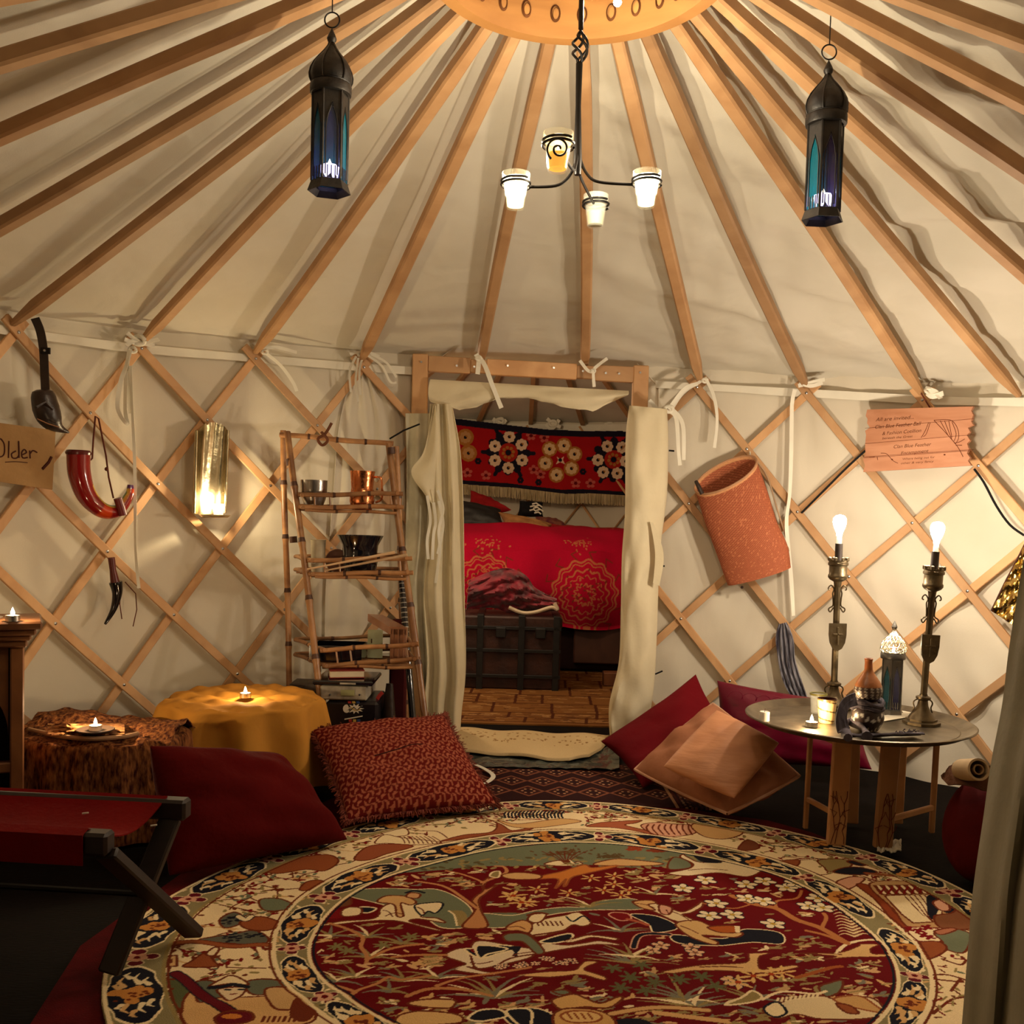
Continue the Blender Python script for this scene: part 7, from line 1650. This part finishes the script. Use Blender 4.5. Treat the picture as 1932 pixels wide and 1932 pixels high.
# striped scarf hung on the lattice
P = []
for i in range(25):
    row = []
    for j in range(41):
        u, v = i/24, j/40; a = splat([(1470, 1178), (1464, 1205), (1470, 1255), (1480, 1290), (1492, 1312)], v); b = splat([(1484, 1174), (1496, 1205), (1500, 1245), (1512, 1285), (1524, 1318)], v); q = a*(1-u)+b*u
        row.append(wallp(q[0], q[1], .045+.010*math.sin(u*24+v*3)))
    P.append(row)
scs = mk('striped_scarf', (.30, .29, .33), .95, c2=(.035, .03, .045), scale=30, stretch=(3, 3, .12), bump=.5)
o = MB().sheet(P, .004).build('striped_scarf', scs, loc=wallp(1490, 1315, .05)); tag(o, 'grey streaked scarf hanging on the lattice left of the tray table', 'scarf')
# wooden plaque
plq = woodmat('plaque_cedar', (.50, .235, .13), (.38, .155, .075), 4, (1, 1, 5), .55)
jr = [(1842, 768), (1838, 776), (1842, 784), (1838, 796), (1842, 803), (1832, 808), (1836, 816), (1830, 822), (1836, 832), (1830, 838), (1834, 848), (1830, 856), (1836, 864), (1832, 870), (1838, 879)]
jl = [(1624, 890), (1628, 878), (1624, 866), (1629, 856), (1628, 838), (1630, 820), (1628, 812), (1638, 806), (1632, 798), (1633, 790), (1629, 784), (1632, 772)]
t, on, nn = wallboard('wooden_plaque', 'jagged-edged cedar plaque with burnt lettering and a feather on the right wall', 'plaque', jr+jl, .014, .075, plq)
def stroke(px, r=.0010, name='burnt_line', mat=carve): pen(t, on, [px], r, mat, name)
for k, (y0, y1) in enumerate(((800, 790), (829, 820), (833+21, 848+0), (0, 0))):
    if y0: MB().tube([on(lerp(1632, 1838, i/12), lerp(y0+8, y1, i/12), .0003) for i in range(13)], .0008, 4).build('plank_groove', carve, t)
MB().tube([on(lerp(1630, 1836, i/12), lerp(864, 850, i/12), .0003) for i in range(13)], .0008, 4).build('plank_groove', carve, t)
def textpx(s, x0, y0, x1, y1, hpx, mat=carve):
    cu = bpy.data.curves.new('txt', 'FONT'); cu.body = s; cu.extrude = .0; cu.size = 1.0; cu.shear = .25; o = bpy.data.objects.new('txt', cu); COL.objects.link(o)
    bpy.context.view_layer.update(); dg = bpy.context.evaluated_depsgraph_get(); me = bpy.data.meshes.new_from_object(o.evaluated_get(dg)); bpy.data.objects.remove(o)
    A, B = on(x0, y0, .0006), on(x1, y1, .0006); d = (B-A); Lw = d.length; d.normalize(); up = nn.cross(d).normalized(); up = up if up.z > 0 else -up
    wx = max(v.co.x for v in me.vertices) or 1; hs = (on(x0, y0-hpx, .0006)-A).length/.72
    for v in me.vertices: c = v.co.copy(); v.co = A+d*(c.x/wx*Lw)+up*(c.y*hs)-wloc(t)
    me.materials.append(mat); o2 = bpy.data.objects.new('lettering', me); COL.objects.link(o2); o2.parent = t; return o2
burn = mk('burnt_text', (.10, .03, .012), .8)
textpx('All are invited...', 1652, 795, 1724, 790, 7, burn); textpx('Clan Blue Feather Ball', 1650, 809, 1738, 802, 7, burn); textpx('& Fashion Cotillion', 1664, 821, 1738, 815, 6.5, burn)
textpx('beneath the Great', 1664, 829, 1722, 825, 4.2, burn); textpx('Clan Blue Feather', 1685, 846, 1757, 841, 6.5, burn); textpx('Encampment', 1699, 858, 1752, 853, 6, burn)
textpx('Where being out for', 1702, 868, 1764, 864, 4, burn); textpx('other & very fancy', 1699, 876, 1762, 872, 4, burn)
for s_ in ([(1762, 793), (1780, 812), (1798, 832), (1806, 842), (1812, 852), (1817, 862)], [(1762, 793), (1790, 792), (1802, 800), (1808, 814), (1808, 828), (1802, 838)], [(1790, 794), (1796, 826)], [(1782, 794), (1796, 830)], [(1774, 794), (1788, 820)], [(1796, 796), (1804, 818), (1800, 832)], [(1800, 836), (1810, 834), (1820, 828)], [(1803, 840), (1815, 840)], [(1752, 797), (1746, 812), (1738, 826)], [(1755, 797), (1748, 818), (1742, 824)], [(1662, 855), (1672, 856), (1680, 864), (1686, 870), (1694, 874)], [(1655, 862), (1656, 868)], [(1640, 863), (1650, 862)]): stroke(s_)
MB().ball(on(1683, 867), .004, 8, (1, 1, .6)).build('knot', carve, t); MB().ball(on(1782, 858), .004, 8, (1, 1, .6)).build('knot', carve, t)
for px, lab in (([(1642, 842), (1600, 880), (1560, 920), (1512, 968)], 'dark cord running down left from behind the wooden plaque'), ([(1838, 885), (1856, 910), (1880, 955), (1905, 990), (1932, 1010)], 'dark cord running down right from behind the wooden plaque')):
    o = MB().tube(spline([wallp(x, y, .035) for x, y in px], 4), .0045, 7).build('cord', mk('black_cord', (.01, .01, .01), .7), loc=wallp(*px[1], .035)); tag(o, lab, 'cord')
t2 = MB().tube(spline([wallp(x, y, .045) for x, y in ((1738, 742), (1752, 765), (1768, 790))], 4), .003, 6).build('plaque_string', mk('brown_cord', (.12, .03, .018), .8), loc=wallp(1738, 742, .045)); tag(t2, 'brown string hanging the plaque from the lattice top', 'string')
# gold cloth at the right edge
goldm = mk('gold_lame', (.85, .62, .22), .22, metal=1., c2=(.45, .30, .08), scale=20, bump=.8, bscale=25)
P = []
for i in range(31):
    row = []
    for j in range(31):
        u, v = i/30, j/30; a = splat([(1938, 1016), (1916, 1060), (1895, 1100), (1870, 1152)], v); b = splat([(1990, 1010), (1975, 1070), (1960, 1130), (1930, 1192)], v); q = a*(1-u)+b*u; row.append(wallp(q[0], q[1], .10+.012*snoise(u*9, v*12)))
    P.append(row)
t = thing('gold_cloth', 'crinkled shiny gold cloth hanging at the right photo edge', 'cloth', wallp(1925, 1150, .1)); MB().sheet(P, .003).build('cloth', goldm, t)
MB().tube([q+V(0, -.002, 0) for q in [P[0][j] for j in range(31)]], .003, 6).build('hem', mk('dark_hem', (.08, .03, .02), .8), t)
# small dark pegs sticking out beside the right curtain
for k, (x0, y0, x1, y1) in enumerate(((1262, 850, 1272, 851), (1246, 1068, 1254, 1068), (1236, 1272, 1250, 1266))):
    o = MB().tube([ony(x0, y0, DY-.06), ony(x1, y1, DY-.06)], .004, 6).build('toggle_peg', iron, loc=ony(x0, y0, DY-.06)); tag(o, ['highest', 'middle', 'lowest'][k]+' of three small dark toggles poking out right of the rolled curtain', 'toggle', 'curtain toggles')
# ---------------- cushions, right ----------------
satin = mk('crimson_satin', (.15, .001, .020), .38, c2=(.11, .001, .014), scale=4, bump=.5, bscale=10)
red2 = mk('deep_red_cotton', (.13, .0015, .005), .85, c2=(.10, .001, .004), scale=3, bump=.3, bscale=30)
peach = mk('peach_silk', (.50, .22, .10), .55, c2=(.43, .18, .08), scale=9, stretch=(1, 1, 6), bump=.35, bscale=10)
peach2 = mk('rust_velvet', (.38, .165, .09), .8, c2=(.30, .12, .06), scale=6, bump=.5, bscale=14)
cushw('satin_cushion', 'long crimson satin cushion with scalloped quilting behind the others by the wall', [ony(1352, 1440, 4.00), ony(1645, 1452, 3.74), ony(1620, 1328, 3.80), ony(1353, 1284, 4.06)], .06, satin, pinch=.05)
t_, m_ = None, None
mb = MB()
for k in range(9):
    c = ony(1385+26*k, 1314+4.2*k, 3.95-.030*k); mb.tube([c+V(.030*math.cos(a), -.02-.004*math.sin(a), .026*math.sin(a)) for a in np.linspace(-.2, PI, 10)], .0016, 4)
sq = [o for o in bpy.data.objects if o.name.startswith('satin_cushion')][0]; mb.build('quilting', satin, sq)
cushw('red_cushion', 'plain deep red cushion leaning by the rolled curtain behind the orange ones', [ony(1212, 1508, 3.62), ony(1400, 1440, 3.86), ony(1312, 1292, 4.06), ony(1133, 1420, 3.86)], .06, red2, pinch=.08)
t, m = cushw('piped_cushion', 'large rust orange cushion with piped edges, under the small striped one', [onz(1372, 1535, .05), onz(1508, 1464, .16), ony(1345, 1328, 3.72), ony(1198, 1452, 3.56)], .085, peach2, pinch=-.03, wr=.014, pw=.5)
MB().tube(m.edge[::3]+[m.edge[0]], .006, 7, cap=False).build('piping', mk('pink_piping', (.60, .34, .22), .7), t)
cushw('small_cushion', 'small pale orange striped silk cushion lying on the larger rust cushion', [ony(1385, 1506, 3.16), ony(1470, 1402, 3.29), ony(1352, 1340, 3.46), ony(1252, 1446, 3.30)], .045, peach, pinch=-.01, wr=.002)
# red bag and paper roll by the right edge, under the flap
t = thing('red_bag', 'red fabric bag slumped at the right edge beyond the foreground flap', 'bag', onz(1835, 1700, 0))
bc = onz(1880, 1700, 0); P = []
MB().ball(V(bc.x+.03, bc.y+.12, .165), .17, 28, (.70, .75, .95), Matrix.Rotation(.25, 3, 'Y')).build('bag', mk('red_bag_cloth', (.09, .003, .003), .85, bump=.5, bscale=12), t)
P = [[V(bc.x-.02+.09*math.cos(a)*(1-.3*v), bc.y+.11+.09*math.sin(a)*(1-.3*v), .30+.035*v+.012*snoise(a*2, v*3)) for v in (0, .25, .5, .75, 1)] for a in [2*PI*k/24 for k in range(24)]]
MB().sheet(P, .004, closed=True).build('mouth', mk('brown_rim', (.12, .05, .025), .9, bump=.5), t)
t = thing('paper_roll', 'loose roll of cream paper sticking out of the red bag', 'roll', V(bc.x-.06, bc.y+.05, .33)); c = V(bc.x-.07, bc.y+.04, .35)
R_ = Matrix.Rotation(PI/2.4, 3, 'X'); MB().lathe([(.030, -.05), (.030, .05), (.024, .05), (.024, -.05)], c, 24, R_, cap=False).build('roll', mk('roll_paper', (.45, .32, .18), .8), t); MB().lathe([(.014, -.05), (.014, .05), (.011, .05), (.011, -.05)], c, 20, R_, cap=False).build('core', mk('roll_core', (.30, .18, .08), .8), t)
# crumpled white paper at the foot of the table leg
P = [[onz(lerp(1655, 1700, i/12), lerp(1588, 1610, j/8), .018)+V(0, 0, .018*abs(snoise(i*.9, j*.8))) for j in range(9)] for i in range(13)]
o = MB().sheet(P, .003).build('crumpled_paper', mk('white_paper', (.72, .66, .52), .8), loc=onz(1680, 1600, .017)); tag(o, 'crumpled white paper at the foot of the right carved table leg', 'paper')
# ---------------- foreground door flap ----------------
P = []
Lf = [(1960, 900), (1938, 1020), (1922, 1120), (1905, 1230), (1893, 1330), (1872, 1440), (1858, 1540), (1838, 1680), (1828, 1800), (1815, 1960)]
for i in range(41):
    u = i/40; row = []
    for j in range(81):
        v = j/80; a = splat(Lf, v); x = a[0]+u*260; row.append(ony(x, a[1], 1.60-.55*u+.022*math.sin(u*17+v*2.2)*(.5+.5*u)+.012*math.sin(u*34+v*4)+.02*math.sin(v*7)*u))
    P.append(row)
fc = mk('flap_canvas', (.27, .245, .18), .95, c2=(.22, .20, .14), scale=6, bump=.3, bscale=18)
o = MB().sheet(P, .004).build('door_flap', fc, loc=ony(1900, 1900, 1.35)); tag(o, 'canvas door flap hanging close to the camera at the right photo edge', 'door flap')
# ---------------- lights ----------------
lamp('bedroom_fill', V(-.6, 5.2, 1.7), 24, (1, .75, .5), .1)  # added unseen fill without a fixture, brightens the duvet and bedroom canvas
